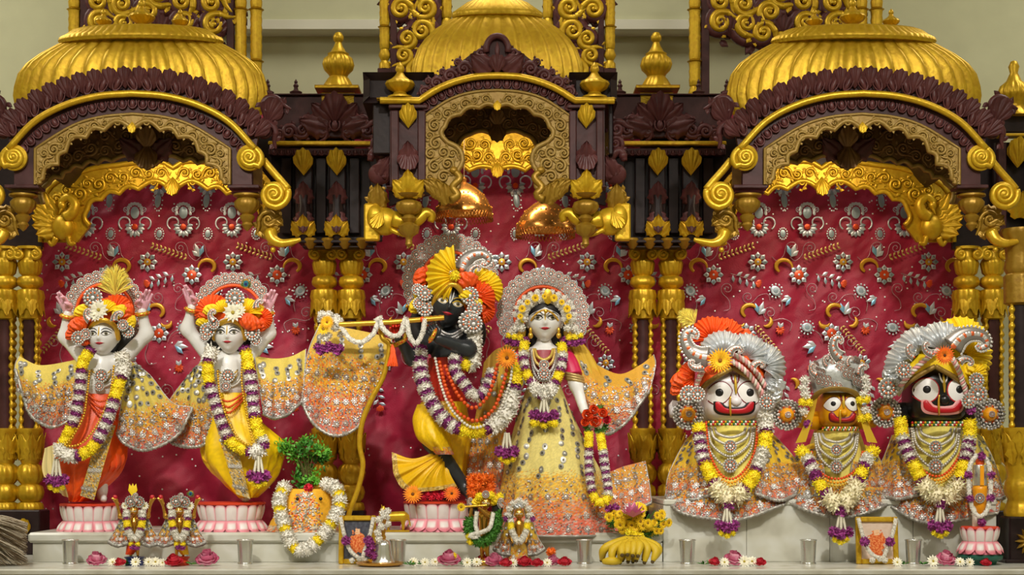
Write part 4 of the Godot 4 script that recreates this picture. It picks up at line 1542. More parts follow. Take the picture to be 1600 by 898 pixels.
# ---------- dark screens between the canopies ----------
func screens() -> void:
	var z := -0.3
	var cx := 527.0
	var x0 := P(cx,0,z).x
	var t := thing("gallery_screen","dark carved gallery with gilt rail and urn between the left dome and the middle dome".replace("left dome","wide dome"),"gallery",Vector3(x0,2.5,z))
	t.set_meta("label","dark carved gallery with gilt rail, above the columns beside the wavy staff")
	var u := S(1,z)
	var b := MB.new()
	b.box(Q(x0,-104,218,z - 0.08),Q(x0,68,150,z - 0.03),0.006)
	emit(t,"upper_board",b,M.wood)
	b = MB.new()
	b.box(Q(x0,-104,153,z - 0.09),Q(x0,68,146,z - 0.01),0.004)
	emit(t,"top_rail",b,M.wood)
	b = MB.new()
	b.box(Q(x0,-106,231,z - 0.04),Q(x0,68,220,z + 0.045),0.01)
	emit(t,"gilt_rail",b,M.gold)
	b = MB.new()
	b.box(Q(x0,-106,246,z - 0.06),Q(x0,68,231,z + 0.015),0.004)
	emit(t,"frieze",b,M.wood)
	for k in 16:
		place_at(t,"frieze_carving","egg_wood",Q(x0,-98 + k * 10.6,238,z + 0.018),9 * u)
	b = MB.new()
	b.box(Q(x0,-106,378,z - 0.1),Q(x0,68,244,z - 0.06),0.004)
	emit(t,"back_board",b,M.wood_dark)
	for dx in [-80.0,-26.0,26.0,58.0]:
		b = MB.new()
		b.box(Q(x0,dx - 8,366,z - 0.06),Q(x0,dx + 8,246,z - 0.02),0.004)
		emit(t,"pilaster",b,M.wood_dark)
	for dx in [-52.0,0.0]:
		b = MB.new()
		b.box(Q(x0,dx - 13,360,z - 0.06),Q(x0,dx + 13,246,z - 0.0),0.006)
		b.lathe(Q(x0,dx,0,z - 0.01) * Vector3(1,0,1),[Vector3(6 * u,P(0,380,z).y,0),Vector3(10 * u,P(0,372,z).y,0.1),Vector3(14 * u,P(0,340,z).y,0.1),Vector3(10 * u,P(0,322,z).y,0.05),Vector3(13 * u,P(0,306,z).y,0),Vector3(9 * u,P(0,296,z).y,0)],32,8)
		emit(t,"baluster",b,M.wood_dark)
		place_at(t,"gilt_leaf","shell_gold",Q(x0,dx,274,z + 0.02),40 * u,0)
		for k in 3:
			place_at(t,"gilt_leaf","leaf_gold",Q(x0,dx + (k - 1) * 4,366,z + 0.03),(30 if k == 1 else 24) * u,(1 - k) * 0.6)
		place_at(t,"wood_leaf","leaf_wood",Q(x0,dx,332,z + 0.02),34 * u,PI)
		place_at(t,"wood_leaf","leaf_wood",Q(x0,dx,318,z + 0.01),34 * u,0)
	b = MB.new()
	b.box(Q(x0,-60,384,z - 0.1),Q(x0,60,374,z + 0.03),0.004)
	b.box(Q(x0,-54,390,z - 0.1),Q(x0,56,384,z + 0.0),0.004)
	emit(t,"bottom_rail",b,M.wood_dark)
	for k in 4:
		b = MB.new()
		b.lathe(Q(x0,-42 + k * 27,0,z) * Vector3(1,0,1),[Vector3(9 * u,P(0,372,z).y,0),Vector3(12 * u,P(0,376,z).y,0),Vector3(8 * u,P(0,383,z).y,0.1),Vector3(3 * u,P(0,389,z).y,0)],20,8)
		emit(t,"drop_knob",b,M.gold_carved)
	# carved crest on the upper board
	for s in [-1.0,1.0]:
		for a in [[26,196,12,0.4],[50,204,11,2.4],[72,206,11,0.2],[20,210,8,1.6],[88,210,8,1.0],[44,188,8,0.0]]:
			if s > 0 and a[0] > 60:
				continue
			place_at(t,"crest_scroll","scroll_wood",Q(x0,s * a[0] - 4,a[1],z - 0.02),a[2] * u,a[3],s < 0)
		place_at(t,"crest_leaf","leaf_wood",Q(x0,s * 6 - 4,190,z - 0.02),40 * u,-s * 0.85)
		place_at(t,"crest_leaf","leaf_wood",Q(x0,s * 12 - 4,200,z - 0.02),44 * u,-s * 1.35)
	place_at(t,"crest_leaf","shell_wood",Q(x0,-4,194,z - 0.02),48 * u,0)
	place_at(t,"crest_rosette","egg_wood",Q(x0,-4,196,z),18 * u,0)
	# gilt urn on its pedestal
	b = MB.new()
	b.box(Q(x0,-26,172,z - 0.12),Q(x0,26,144,z - 0.03),0.004)
	b.box(Q(x0,-33,145,z - 0.16),Q(x0,33,137,z + 0.03),0.008)
	emit(t,"urn_pedestal",b,M.gold)
	b = MB.new()
	b.lathe(Q(x0,0,138,z - 0.06),[Vector3(0,0,0),Vector3(24 * u,0,0),Vector3(23 * u,4 * u,0.06),Vector3(17 * u,14 * u,0.06),Vector3(14 * u,18 * u,0),Vector3(16 * u,22 * u,0),Vector3(22 * u,29 * u,0.12),Vector3(24 * u,37 * u,0.16),Vector3(22 * u,46 * u,0.12),Vector3(16 * u,51 * u,0.04),Vector3(17 * u,54 * u,0),Vector3(12 * u,57 * u,0),Vector3(7 * u,66 * u,0),Vector3(5 * u,72 * u,0),Vector3(8 * u,76 * u,0),Vector3(8.5 * u,81 * u,0),Vector3(5 * u,87 * u,0),Vector3(0,89 * u,0)],56,14)
	emit(t,"gilt_urn",b,M.gold)
	for dx in [-110.0,-66.0,57.0]:
		b = MB.new()
		b.lathe(Q(x0,dx,152,z - 0.05),[Vector3(8 * u,0,0),Vector3(9 * u,5 * u,0),Vector3(10 * u,8 * u,0),Vector3(4 * u,11 * u,0),Vector3(3 * u,15 * u,0),Vector3(4.5 * u,18 * u,0),Vector3(2 * u,22 * u,0),Vector3(3 * u,24 * u,0),Vector3(0,29 * u,0)],16)
		emit(t,"spike_finial",b,M.wood)
	var c := copy(t,Vector3(-x0,2.5,z),"dark carved gallery with gilt rail, above the columns beside the seated trio")
	c.scale.x = -1.0
	# outer return beyond the far dome
	x0 = P(1640,0,z).x
	t = thing("gallery_screen","dark gallery return with gilt rail and urn beyond the dome over the seated trio","gallery",Vector3(x0,2.5,z))
	b = MB.new()
	b.box(Q(x0,-80,210,z - 0.08),Q(x0,60,160,z - 0.03),0.006)
	b.box(Q(x0,-80,378,z - 0.1),Q(x0,60,222,z - 0.06),0.006)
	emit(t,"back_board",b,M.wood_dark)
	b = MB.new()
	b.box(Q(x0,-80,217,z - 0.04),Q(x0,60,208,z + 0.04),0.008)
	emit(t,"gilt_rail",b,M.gold)
	b = MB.new()
	b.lathe(Q(x0,-52,182,z - 0.04),[Vector3(0,0,0),Vector3(24 * u,0,0),Vector3(23 * u,4 * u,0.06),Vector3(16 * u,12 * u,0.04),Vector3(15 * u,20 * u,0),Vector3(22 * u,29 * u,0.12),Vector3(24 * u,37 * u,0.16),Vector3(20 * u,48 * u,0.12),Vector3(12 * u,55 * u,0),Vector3(6 * u,68 * u,0),Vector3(8.5 * u,78 * u,0),Vector3(5 * u,86 * u,0),Vector3(0,88 * u,0)],56,14)
	emit(t,"gilt_urn",b,M.gold)
	place_at(t,"gilt_leaf","shell_gold",Q(x0,-50,262,z),46 * u,0)
	place_at(t,"gilt_leaf","leaf_gold",Q(x0,-46,340,z),40 * u,0)
	for dx in [-72.0,-28.0]:
		b = MB.new()
		b.box(Q(x0,dx - 6,372,z - 0.06),Q(x0,dx + 6,222,z - 0.01),0.004)
		emit(t,"pilaster",b,M.wood)
	# dark end block at the other side,with a gilt leaf
	var zz := -0.2
	x0 = P(40,0,zz).x
	t = thing("corner_block","dark wooden corner block with a gilt leaf beside the fibre whisk","block",Vector3(x0,1.10,zz))
	b = MB.new()
	b.box(Q(x0,-70,0,zz - 0.2) * Vector3(1,0,1) + Vector3(0,1.10,0),Q(x0,22,797,zz),0.006)
	emit(t,"block",b,M.wood_dark)
	place_at(t,"gilt_leaf","shell_gold",Q(x0,-2,838,zz + 0.005),S(28,zz),0)


# ---------- petals,bands,puffs ----------
func jitter(c: Color,k: float) -> Color:
	var s := 1.0 + rng.randf_range(-k,k)
	return lin(Color(clampf(c.r * s,0,1),clampf(c.g * s,0,1),clampf(c.b * s,0,1)))

func rand_dir() -> Vector3:
	var v := Vector3(rng.randfn(),rng.randfn(),rng.randfn())
	return v.normalized()

func band_mesh(c: Color,n: int,ln: float,wd: float,messy: float) -> ArrayMesh:
	var b := MB.new()
	b.col = lin(c)
	b.lathe(Vector3.ZERO,[Vector3(0,-0.5,0),Vector3(0.6,-0.46,0),Vector3(0.74,0,0),Vector3(0.6,0.46,0),Vector3(0,0.5,0)],14)
	for i in n:
		var a := TAU * i * 0.618034
		var y := (float(i) / n - 0.5) * 0.95
		var d := (Vector3(cos(a),y * 0.9 + rng.randf_range(-messy,messy),sin(a)) + rand_dir() * messy * 0.6).normalized()
		b.col = jitter(c,0.12)
		b.petal(Vector3(cos(a) * 0.5,y,sin(a) * 0.5),d,(Vector3(0,1,0) + rand_dir() * 0.7).normalized(),ln * rng.randf_range(0.8,1.15),wd,0.3)
	return b.build(Vector3.ZERO,M.petals)

func puff_flower(c: Color,n: int,ln: float,wd: float) -> ArrayMesh:
	var b := MB.new()
	b.col = lin(c)
	b.ball(Vector3.ZERO,Vector3.ONE * 0.6,10,6)
	for i in n:
		var y := 1.0 - 2.0 * (i + 0.5) / n
		var a := i * 2.39996
		var r := sqrt(1.0 - y * y)
		var d := Vector3(cos(a) * r,y,sin(a) * r)
		b.col = jitter(c,0.15)
		b.petal(d * 0.4,(d + rand_dir() * 0.3).normalized(),rand_dir(),ln,wd,0.3)
	return b.build(Vector3.ZERO,M.petals)

func disc_flower(rows: int,per: int,c: Color,c2: Color,eye: Color,eye_r: float) -> ArrayMesh:
	var b := MB.new()      # faces +z
	for k in rows:
		var s := 1.0 - 0.22 * k
		for i in per:
			var a := TAU * (i + 0.5 * k) / per
			b.col = jitter(c.lerp(c2,k / maxf(1,rows - 1)),0.08)
			var d := Vector3(cos(a),sin(a),0.10 + 0.28 * k).normalized()
			b.petal(Vector3(cos(a),sin(a),0) * 0.1,d,Vector3(0,0,1),s,5.0 / per,0.2)
	b.col = lin(eye)
	b.ball(Vector3(0,0,0.08),Vector3(eye_r,eye_r,0.16),10,6)
	return b.build(Vector3.ZERO,M.petals)

func rose_mesh(c: Color,c2: Color) -> ArrayMesh:
	var b := MB.new()      # faces +y,radius 1
	b.col = lin(c)
	b.ball(Vector3(0,0.5,0),Vector3(0.3,0.45,0.3),10,6)
	for ring in 5:
		var n := 3 + ring
		var r := 0.2 + 0.19 * ring
		for i in n:
			var a := TAU * i / n + ring * 0.7
			b.col = jitter(c.lerp(c2,rng.randf()),0.06)
			var dr := rng.randf_range(-0.09,0.09)
			var q := PackedVector3Array()
			for j in 4:
				for k in 5:
					var s := j / 3.0
					var w := (k / 4.0 - 0.5) * (1.7 / n * TAU) * (0.55 + 0.5 * s)
					var rr := r * (0.55 + 0.55 * sin(s * 2.2)) + (0.12 * s * s if ring > 2 else 0.0)
					var hh := 1.2 * s * (1.0 - 0.14 * ring) - 0.14 * pow(absf(k / 2.0 - 1.0),2.0) * s - (0.16 * s * s if ring > 2 else 0.0)
					rr += dr + 0.05 * sin(k * 2.4 + i) * s
					q.append(Vector3(cos(a + w) * rr,hh + dr,sin(a + w) * rr))
			b.grid(q,5,4)
	return b.build(Vector3.ZERO,M.petals)

func flower_meshes() -> void:
	rng.seed = 901
	var W := hue(236,232,222)
	var Pu := hue(150,56,130)
	var Y := hue(255,228,36)
	for k in 3:
		G["band_w%d" % k] = band_mesh(W,110,0.5,0.24,0.36)
		G["band_p%d" % k] = band_mesh(Pu,80,0.46,0.34,0.36)
		G["band_y%d" % k] = band_mesh(Y,140,0.44,0.2,0.18)
		G["band_o%d" % k] = band_mesh(hue(240,140,20),100,0.5,0.2,0.3)
		G["band_g%d" % k] = band_mesh(hue(70,130,40),100,0.6,0.24,0.5)
		G["band_c%d" % k] = band_mesh(hue(240,230,196),130,0.58,0.2,0.35)
	G.puff_w = puff_flower(W,70,0.7,0.28)
	G.puff_p = puff_flower(Pu,44,0.75,0.5)
	G.puff_y = puff_flower(Y,80,0.62,0.22)
	G.puff_o = puff_flower(hue(244,116,24),80,0.62,0.22)
	G.puff_r = puff_flower(hue(222,38,66),60,0.66,0.42)
	G.puff_k = puff_flower(hue(238,150,178),50,0.7,0.45)
	G.puff_g = puff_flower(hue(66,120,40),46,0.9,0.3)
	G.gerbera_o = disc_flower(3,22,hue(246,138,16),hue(250,156,26),hue(120,70,10),0.18)
	G.gerbera_r = disc_flower(3,22,hue(240,104,20),hue(250,130,30),hue(90,50,20),0.16)
	G.gerbera_y = disc_flower(3,22,hue(250,184,18),hue(252,196,40),hue(150,90,10),0.18)
	G.mum_y = disc_flower(3,14,hue(250,212,30),hue(242,196,20),hue(150,112,10),0.34)
	G.daisy_w = disc_flower(2,12,hue(240,236,220),hue(236,230,205),hue(180,160,60),0.2)
	G.rose_k = rose_mesh(hue(206,92,132),hue(240,176,200))
	G.rose_r = rose_mesh(hue(190,20,40),hue(232,60,84))
	G.rose_o = rose_mesh(hue(220,60,14),hue(250,110,40))
	G.rose_y = rose_mesh(hue(230,150,10),hue(250,196,40))
	# cloth pieces of turbans: ridged puff and pleated fan
	var b := MB.new()
	var q := PackedVector3Array()
	for j in 17:
		var s := j / 16.0
		var el := PI * (s - 0.5)
		for i in 60:
			var a := TAU * i / 60
			var r := cos(el) * (1.0 + 0.15 * sin(9.0 * a + 3.0 * sin(s * 6.0)) + 0.08 * sin(17.0 * a + 8.0 * s) + 0.12 * fast.get_noise_2d(cos(a) * 2.5 + 7.0,sin(a) * 2.5 + s * 4.0))
			q.append(Vector3(cos(a) * r,sin(el) * 0.9,sin(a) * r))
	b.grid(q,60,17,true)
	for m in ["orange_cloth","yellow_cloth","silver_cloth"]:
		G["puff_" + m] = b.build(Vector3.ZERO,M[m])
	b = MB.new()
	for side in 2:
		q = PackedVector3Array()
		for j in 9:
			var s := j / 8.0
			for i in 97:
				var k := i / 96.0
				var a := PI / 2 + (k - 0.5) * 2.7
				var r := 0.08 + 0.92 * s + 0.03 * s * cos(k * TAU * 12.0)
				var z := 0.42 * sin(PI * (0.1 + 0.9 * s)) * (1.0 if side == 0 else -0.6) + 0.10 * (0.2 + 0.8 * s) * sin(k * TAU * 12.0) + 0.05 * s * sin(k * TAU * 5.0 + 1.0)
				q.append(Vector3(cos(a) * r,sin(a) * r,z))
		b.grid(q,97,9)
	for m in ["orange_cloth","yellow_cloth","silver_cloth"]:
		G["fan_" + m] = b.build(Vector3.ZERO,M[m])
	# lace medallion and paisley of silver thread with orange stones
	b = MB.new()
	lace_disc(b,1.0)
	G.lace_disc = b.build(Vector3.ZERO,M.sequin)
	b = MB.new()
	var path := PackedVector3Array()
	var rad := PackedFloat32Array()
	path = cat([Vector3(0,-0.5,0),Vector3(-0.2,-0.1,0),Vector3(-0.22,0.35,0),Vector3(0.04,0.8,0),Vector3(0.42,0.86,0),Vector3(0.5,0.56,0),Vector3(0.34,0.46,0)],26)
	for i in 26:
		rad.append(lerpf(0.46,0.05,pow(i / 25.0,0.8)))
	b.col = lin(hue(140,134,128))
	b.tube(path,rad,10,0.35)
	for i in 26:
		var s := i / 25.0
		b.col = lin(hue(196,192,188)) if i % 3 else lin(hue(216,100,50))
		b.gem(path[i] + Vector3(0,0,rad[i] * 0.36),Vector3(0,0,1),0.05 + 0.08 * (1.0 - s),6)
		var d := (path[mini(i + 1,25)] - path[maxi(i - 1,0)]).normalized()
		b.col = lin(hue(196,192,186))
		for sd in [-1.0,1.0]:
			b.gem(path[i] + Vector3(-d.y,d.x,0) * sd * (rad[i] + 0.03),Vector3(0,0,1),0.06,6)
	G.paisley = b.build(Vector3.ZERO,M.sequin)
	# feather: many fine barbs
	for kind in 2:
		b = MB.new()
		for i in (320 if kind == 0 else 130):
			var s := rng.randf()
			b.col = jitter(hue(240,214,90) if kind == 0 else hue(96,120,50),0.2)
			var sd := 1.0 if i % 2 else -1.0
			var d := Vector3(sd * rng.randf_range(0.0 if kind == 0 else 0.5,1.2),rng.randf_range(0.3,1.0),rng.randf_range(-0.4,0.4)).normalized()
			b.petal(Vector3(0,s * 0.8 - 0.3,0),d,Vector3(0,0,1),0.75 * (1.15 - s * 0.5),0.04,0.1)
		if kind == 1:
			b.col = lin(hue(170,130,40))
			b.gem(Vector3(0,0.35,0.05),Vector3(0,0,1),0.42,16,1.15,0,0.12)
			b.col = lin(hue(10,110,130))
			b.gem(Vector3(0,0.33,0.1),Vector3(0,0,1),0.3,14,1.1,0,0.12)
			b.col = lin(hue(10,24,90))
			b.gem(Vector3(0,0.28,0.15),Vector3(0,0,1),0.16,12,1.0,0,0.12)
		G["feather_yellow" if kind == 0 else "peacock_eye"] = b.build(Vector3.ZERO,M.petals)
	# lotus pedestal petals: white with pink painted rims,outer face +z
	for kind in 2:
		b = MB.new()
		q = PackedVector3Array()
		var cs := PackedColorArray()
		for j in 9:
			var s := j / 8.0
			for i in 9:
				var u := i / 4.0 - 1.0
				var w := 0.5 * (1.0 - pow(s,6.0) * 0.45) * (0.86 + 0.14 * s)
				q.append(Vector3(u * w,s - 0.10 * u * u * s,(0.16 + 0.1 * kind) * (1.0 - u * u) * sin(PI * (s * 0.9 + 0.05)) + (0.3 * s * s if kind == 1 else 0.1 * s * s)))
				var edge := maxf(absf(u),s * 1.0)
				var pk: float = smoothstep(0.72,0.95,edge) if kind == 0 else maxf(smoothstep(0.6,0.8,edge),smoothstep(0.35,0.0,s))
				cs.append(lin(hue(232,224,222)).lerp(lin(hue(224,96,122)),pk * 0.85))
		b.grid(q,9,9,false,cs)
		G["lotus_petal" if kind == 0 else "lotus_foot_petal"] = b.build(Vector3.ZERO,M.satin)

func lace_disc(b: MB,r: float) -> void:
	var z := Vector3(0,0,1)
	b.col = lin(hue(120,114,108))
	b.gem(Vector3.ZERO,z,r * 0.92,20,1.0,0.0,0.1)
	b.col = lin(hue(176,172,166))
	for i in 16:
		var a := TAU * i / 16
		b.gem(Vector3(cos(a),sin(a),0.04) * r * 0.9,z,r * 0.16,6)
	for i in 8:
		var a := TAU * i / 8
		b.petal(Vector3(cos(a),sin(a),0.1) * r * 0.25,Vector3(cos(a),sin(a),0.1).normalized(),z,r * 0.5,r * 0.3,0.3)
	b.col = lin(hue(228,104,52))
	for i in 8:
		var a := TAU * (i + 0.5) / 8
		b.gem(Vector3(cos(a) * 0.56,sin(a) * 0.56,0.08) * r,z,r * 0.11,6)
	b.col = lin(hue(232,230,226))
	b.gem(Vector3(0,0,0.12) * r,z,r * 0.22,8,1.0,0.0,0.6)

# ---------- garlands ----------
# seq: one letter per band; w white,p purple,y yellow,o orange,g green,c big cream,W large white
const BAND_NAME := {"w": "white_flower_band","p": "purple_flower_band","y": "yellow_flower_band","o": "orange_flower_band","g": "green_leaf_band","c": "cream_flower_band","W": "white_flower_band"}

func garland(called: String,label: String,pts: Array,seq: String,r_px: float,group := "",t: Node3D = null) -> Node3D:
	var path := cat(pp(pts),90)
	if t == null:
		t = thing(called,label,"garland",path[0],group)
	var total := 0.0
	var wt := {"w": 1.0,"p": 0.8,"y": 1.7,"o": 1.5,"g": 1.6,"c": 2.2,"W": 2.0}
	for ch in seq:
		total += wt[ch]
	var fine := even(path,400)
	var at := 0.0
	var l := length_of(path)
	var i := 0
	for ch in seq:
		var mid: float = (at + wt[ch] * 0.5) / total
		var k := clampi(int(mid * 399),1,398)
		var d := (fine[mini(k + 3,399)] - fine[maxi(k - 3,0)]).normalized()
		var big: float = {"c": 1.3,"W": 1.2,"p": 0.94}.get(ch,1.0)
		var r := S(r_px,fine[k].z) * big
		var ln: float = l * wt[ch] / total * 1.12
		var bs := along(Vector3(0,0,1),d) * Basis(Vector3(0,1,0),rng.randf() * TAU)
		bs = Basis(bs.x * r,bs.y * ln,bs.z * r)
		inst(t,BAND_NAME[ch],G["band_%s%d" % [str(ch).to_lower(),i % 3]],Transform3D(bs,fine[k]))
		at += wt[ch]
		i += 1
	return t

func puffs(t: Node3D,called: String,key: String,list: Array,r_px: float) -> void:
	for a in list:
		var r := S(a[3] if a.size() > 3 else r_px,a[2])
		inst(t,called,G[key],Transform3D(Basis(rand_dir(),rng.randf() * TAU).scaled(Vector3.ONE * r),P(a[0],a[1],a[2])))

func tassel(t: Node3D,px: float,py: float,z: float,ln: float) -> void:
	for k in 3:
		var b := MB.new()
		b.col = lin(hue(228,222,200))
		var path := PackedVector3Array()
		var rad := PackedFloat32Array()
		for i in 22:
			var s := i / 21.0
			path.append(P(px + (k - 1) * (2.0 + 5.0 * s),py + ln * s,z + (0.01 if k == 1 else 0.0)))
			rad.append(S(1.9 + 1.0 * (i % 2),z))
		b.tube(path,rad,6)
		emit(t,"bud_string",b,M.petals)
	puffs(t,"purple_blossom","puff_p",[[px - 11,py + ln + 3,z],[px + 11,py + ln + 3,z],[px,py + ln + 6,z + 0.02],[px,py + ln,z - 0.02]],9.5)
	puffs(t,"yellow_blossom","puff_y",[[px - 8,py + ln + 14,z],[px + 8,py + ln + 14,z],[px,py + ln + 18,z + 0.01]],7.0)

func beads(called: String,label: String,pts: Array,r_px: float,m: Material,group := "") -> void:
	var path := cat(pp(pts),80)
	var r := S(r_px,path[0].z)
	var n := int(length_of(path) / (r * 2.05))
	var b := MB.new()
	for q in even(path,n):
		b.ball(q,Vector3.ONE * r,7,5)
	var o := emit(self,called,b,m)
	tag(o,label,"necklace",group)


# ---------- cloth ----------
func grid_at(ctrl: Array,nu: int,nv: int) -> PackedVector3Array:
	# ctrl rows of [px,py,z]; smooth in both directions
	var rows := []
	for r in ctrl:
		rows.append(cat(pp(r),nu))
	var out := PackedVector3Array()
	out.resize(nu * nv)
	for i in nu:
		var colm := []
		for r in rows:
			colm.append(r[i])
		var c := cat(colm,nv)
		for j in nv:
			out[j * nu + i] = c[j]
	return out

func fold(q: PackedVector3Array,nu: int,nv: int,k: float,amp: float,ph := 0.0) -> void:
	for j in nv:
		var v := j / (nv - 1.0)
		for i in nu:
			var u := i / (nu - 1.0)
			var o := j * nu + i
			q[o].z += amp * (0.25 + 0.75 * v) * (sin(u * k * TAU + ph + 0.8 * sin(v * 3.0)) + 0.35 * sin(u * k * 2.3 * TAU + 1.0 + ph))

func speck(c: Array,w: Array) -> Color:
	var r := rng.randf()
	var s := 0.0
	for i in c.size():
		s += w[i]
		if r < s:
			return jitter(c[i],0.12)
	return jitter(c[-1],0.12)

# dyed shawl: plain above,embroidered border below; v from 0 (top) to 1 (hem)
func shawl_col(v: float,start: float,top: Color) -> Color:
	var n := rng.randf_range(-0.05,0.05)
	if v + n < start:
		return jitter(top,0.05)
	if v + n < lerpf(start,1.0,0.5):
		return speck([hue(216,158,30),hue(214,110,24),hue(160,146,110),hue(206,176,70)],[0.38,0.26,0.14,0.22])
	if v + n < lerpf(start,1.0,0.82):
		return speck([hue(214,96,28),hue(160,148,130),hue(214,150,60),hue(190,70,56)],[0.36,0.24,0.26,0.14])
	return speck([hue(196,92,84),hue(166,154,146),hue(210,108,50),hue(140,124,116)],[0.34,0.22,0.28,0.16])

func skirt_col(v: float) -> Color:      # pale yellow dyed to gold and coral towards the hem
	var n := v + rng.randf_range(-0.035,0.035)
	if n < 0.6:
		return jitter(hue(224,208,124),0.05)
	if n < 0.74:
		return speck([hue(228,186,70),hue(222,160,40),hue(180,160,110)],[0.5,0.3,0.2])
	if n < 0.86:
		return speck([hue(224,140,50),hue(216,110,60),hue(176,160,140)],[0.42,0.34,0.24])
	return speck([hue(214,100,76),hue(222,128,100),hue(180,164,154)],[0.5,0.24,0.26])

func point_on(q: PackedVector3Array,nu: int,nv: int,u: float,v: float,wrap := false) -> Array:
	var i := mini(int(u * (nu - 1)),nu - 2)
	var j := mini(int(v * (nv - 1)),nv - 2)
	var a := q[j * nu + i]
	var b := q[j * nu + i + 1]
	var c := q[(j + 1) * nu + i]
	var fu := u * (nu - 1) - i
	var fv := v * (nv - 1) - j
	var n := (b - a).cross(c - a).normalized()
	if n.z < 0:
		n = -n
	return [a + (b - a) * fu + (c - a) * fv,n]

func shawl(t: Node3D,called: String,ctrl: Array,o := {}) -> PackedVector3Array:
	var nu: int = o.get("nu",96)
	var nv: int = o.get("nv",96)
	var start: float = o.get("start",0.45)
	var top: Color = o.get("top",hue(210,188,84))
	var q := grid_at(ctrl,nu,nv)
	fold(q,nu,nv,o.get("k",3.0),o.get("amp",0.012),o.get("ph",0.0))
	var hem: float = o.get("hem",0.012)
	if hem > 0.0:      # scalloped hem
		for i in nu:
			var d := (q[(nv - 1) * nu + i] - q[(nv - 2) * nu + i]).normalized()
			q[(nv - 1) * nu + i] += d * hem * 0.5 * absf(sin(i * 0.7))
	var cs := PackedColorArray()
	for j in nv:
		for i in nu:
			cs.append(shawl_col(j / (nv - 1.0),start,top))
	var b := MB.new()
	b.grid(q,nu,nv,false,cs)
	var part := emit(t,called,b,M.cloth)
	sequins(part,q,nu,nv,start,o.get("dots",int(6 + start * 26)),o.get("dense",420),o.get("size",1.0))
	if o.get("fringe",true):
		var hp := PackedVector3Array()
		var rad := PackedFloat32Array()
		var row := q.slice((nv - 1) * nu,nv * nu)
		for k in even(row,140):
			hp.append(k)
			rad.append(0.006 + 0.0045 * (hp.size() % 2))
		b = MB.new()
		b.tube(hp,rad,6)
		emit(part,"silver_fringe",b,M.lace)
		hp = PackedVector3Array()
		for j in nv:
			hp.append(q[j * nu])
		b = MB.new()
		b.tube(hp,PackedFloat32Array([0.003]),5)
		emit(part,"cord_edge",b,M.lace)
		b = MB.new()
		hp = PackedVector3Array()
		for j in nv:
			hp.append(q[j * nu + nu - 1])
		b.tube(hp,PackedFloat32Array([0.003]),5)
		emit(part,"cord_edge",b,M.lace)
	return q

func sequins(t: Node3D,q: PackedVector3Array,nu: int,nv: int,start: float,dots: int,dense: int,size := 1.0) -> void:
	var s := MB.new()
	for k in dots:      # mirror-work dots on the plain part
		var u := fmod(k * 0.75488 + 0.07,1.0)
		var v := lerpf(0.12,start,fmod(k * 0.56984 + 0.2,1.0))
		var a := point_on(q,nu,nv,u,v)
		s.col = lin(hue(150,146,136))
		s.gem(a[0] + a[1] * 0.003,a[1],0.0145 * size,9,1.3 if k % 4 == 0 else 1.0,0.0,0.15)
		s.col = lin(hue(70,66,60)) if k % 3 else lin(hue(226,226,222))
		s.gem(a[0] + a[1] * 0.006,a[1],0.006 * size,7,1.0,0.0,0.3)
	for k in int(dense * 0.75):
		var u := rng.randf()
		var v := lerpf(start,0.985,pow(rng.randf(),0.8))
		var a := point_on(q,nu,nv,u,v)
		var r := rng.randf()
		s.col = lin(hue(196,194,190)) if r < 0.5 else (lin(hue(120,120,120)) if r < 0.85 else lin(hue(206,130,70)))
		s.gem(a[0] + a[1] * 0.004,a[1],rng.randf_range(0.0026,0.0055) * size,6,1.0,0.0,0.5)
	if start < 0.9:      # rows of stone rosettes along the border
		for row in 3:
			var v: float = lerpf(start,1.0,[0.3,0.62,0.88][row])
			var wide := q[int(v * (nv - 1)) * nu].distance_to(q[int(v * (nv - 1)) * nu + nu / 2]) * 2.2
			var n := int(maxf(4,wide / (0.062 * size)))
			for k in n:
				var a := point_on(q,nu,nv,(k + 0.5 * (row % 2) + 0.3) / (n + 0.6),v)
				var ux: Vector3 = a[1].cross(Vector3(0,1,0.01)).normalized()
				var uy: Vector3 = ux.cross(a[1])
				s.col = lin([hue(150,146,140),hue(206,204,200),hue(176,172,168)][row])
				for i in 8:
					var ang := TAU * i / 8
					var d := ux * cos(ang) + uy * sin(ang)
					s.petal(a[0] + a[1] * 0.006 + d * 0.005 * size,d,a[1],0.013 * size,0.008 * size,0.3)
				s.col = lin(hue(226,226,224))
				s.gem(a[0] + a[1] * 0.008,a[1],0.006 * size,8)
	stuff(emit(t,"sequin_embroidery",s,M.sequin))

# rings of [cx px,py,half width px,depth m,z]; a closed garment round the body
func ring_grid(rings: Array,nu: int,nv: int,k: float,amp: float,ph := 0.0) -> PackedVector3Array:
	var cs := []
	var ws := []
	for r in rings:
		cs.append(P(r[0],r[1],r[4]))
		ws.append(Vector3(S(r[2],r[4]),r[3],0))
	var c := cat(cs,nv)
	var w := cat(ws,nv)
	var out := PackedVector3Array()
	for j in nv:
		var v := j / (nv - 1.0)
		for i in nu:
			var a := TAU * i / (nu - 1.0) - PI / 2
			var m := 1.0 + amp * (0.15 + 0.85 * v) * (sin(a * k + ph + sin(v * 2.5)) + 0.4 * sin(a * k * 1.7 + 2.0) + 1.1 * fast.get_noise_2d(cos(a) * 3.0 + v * 2.0 + ph,sin(a) * 3.0 + v * 3.0))
			out.append(c[j] + Vector3(-cos(a) * w[j].x * m,0,-sin(a) * w[j].y * m) * Vector3(-1,1,-1))
	return out

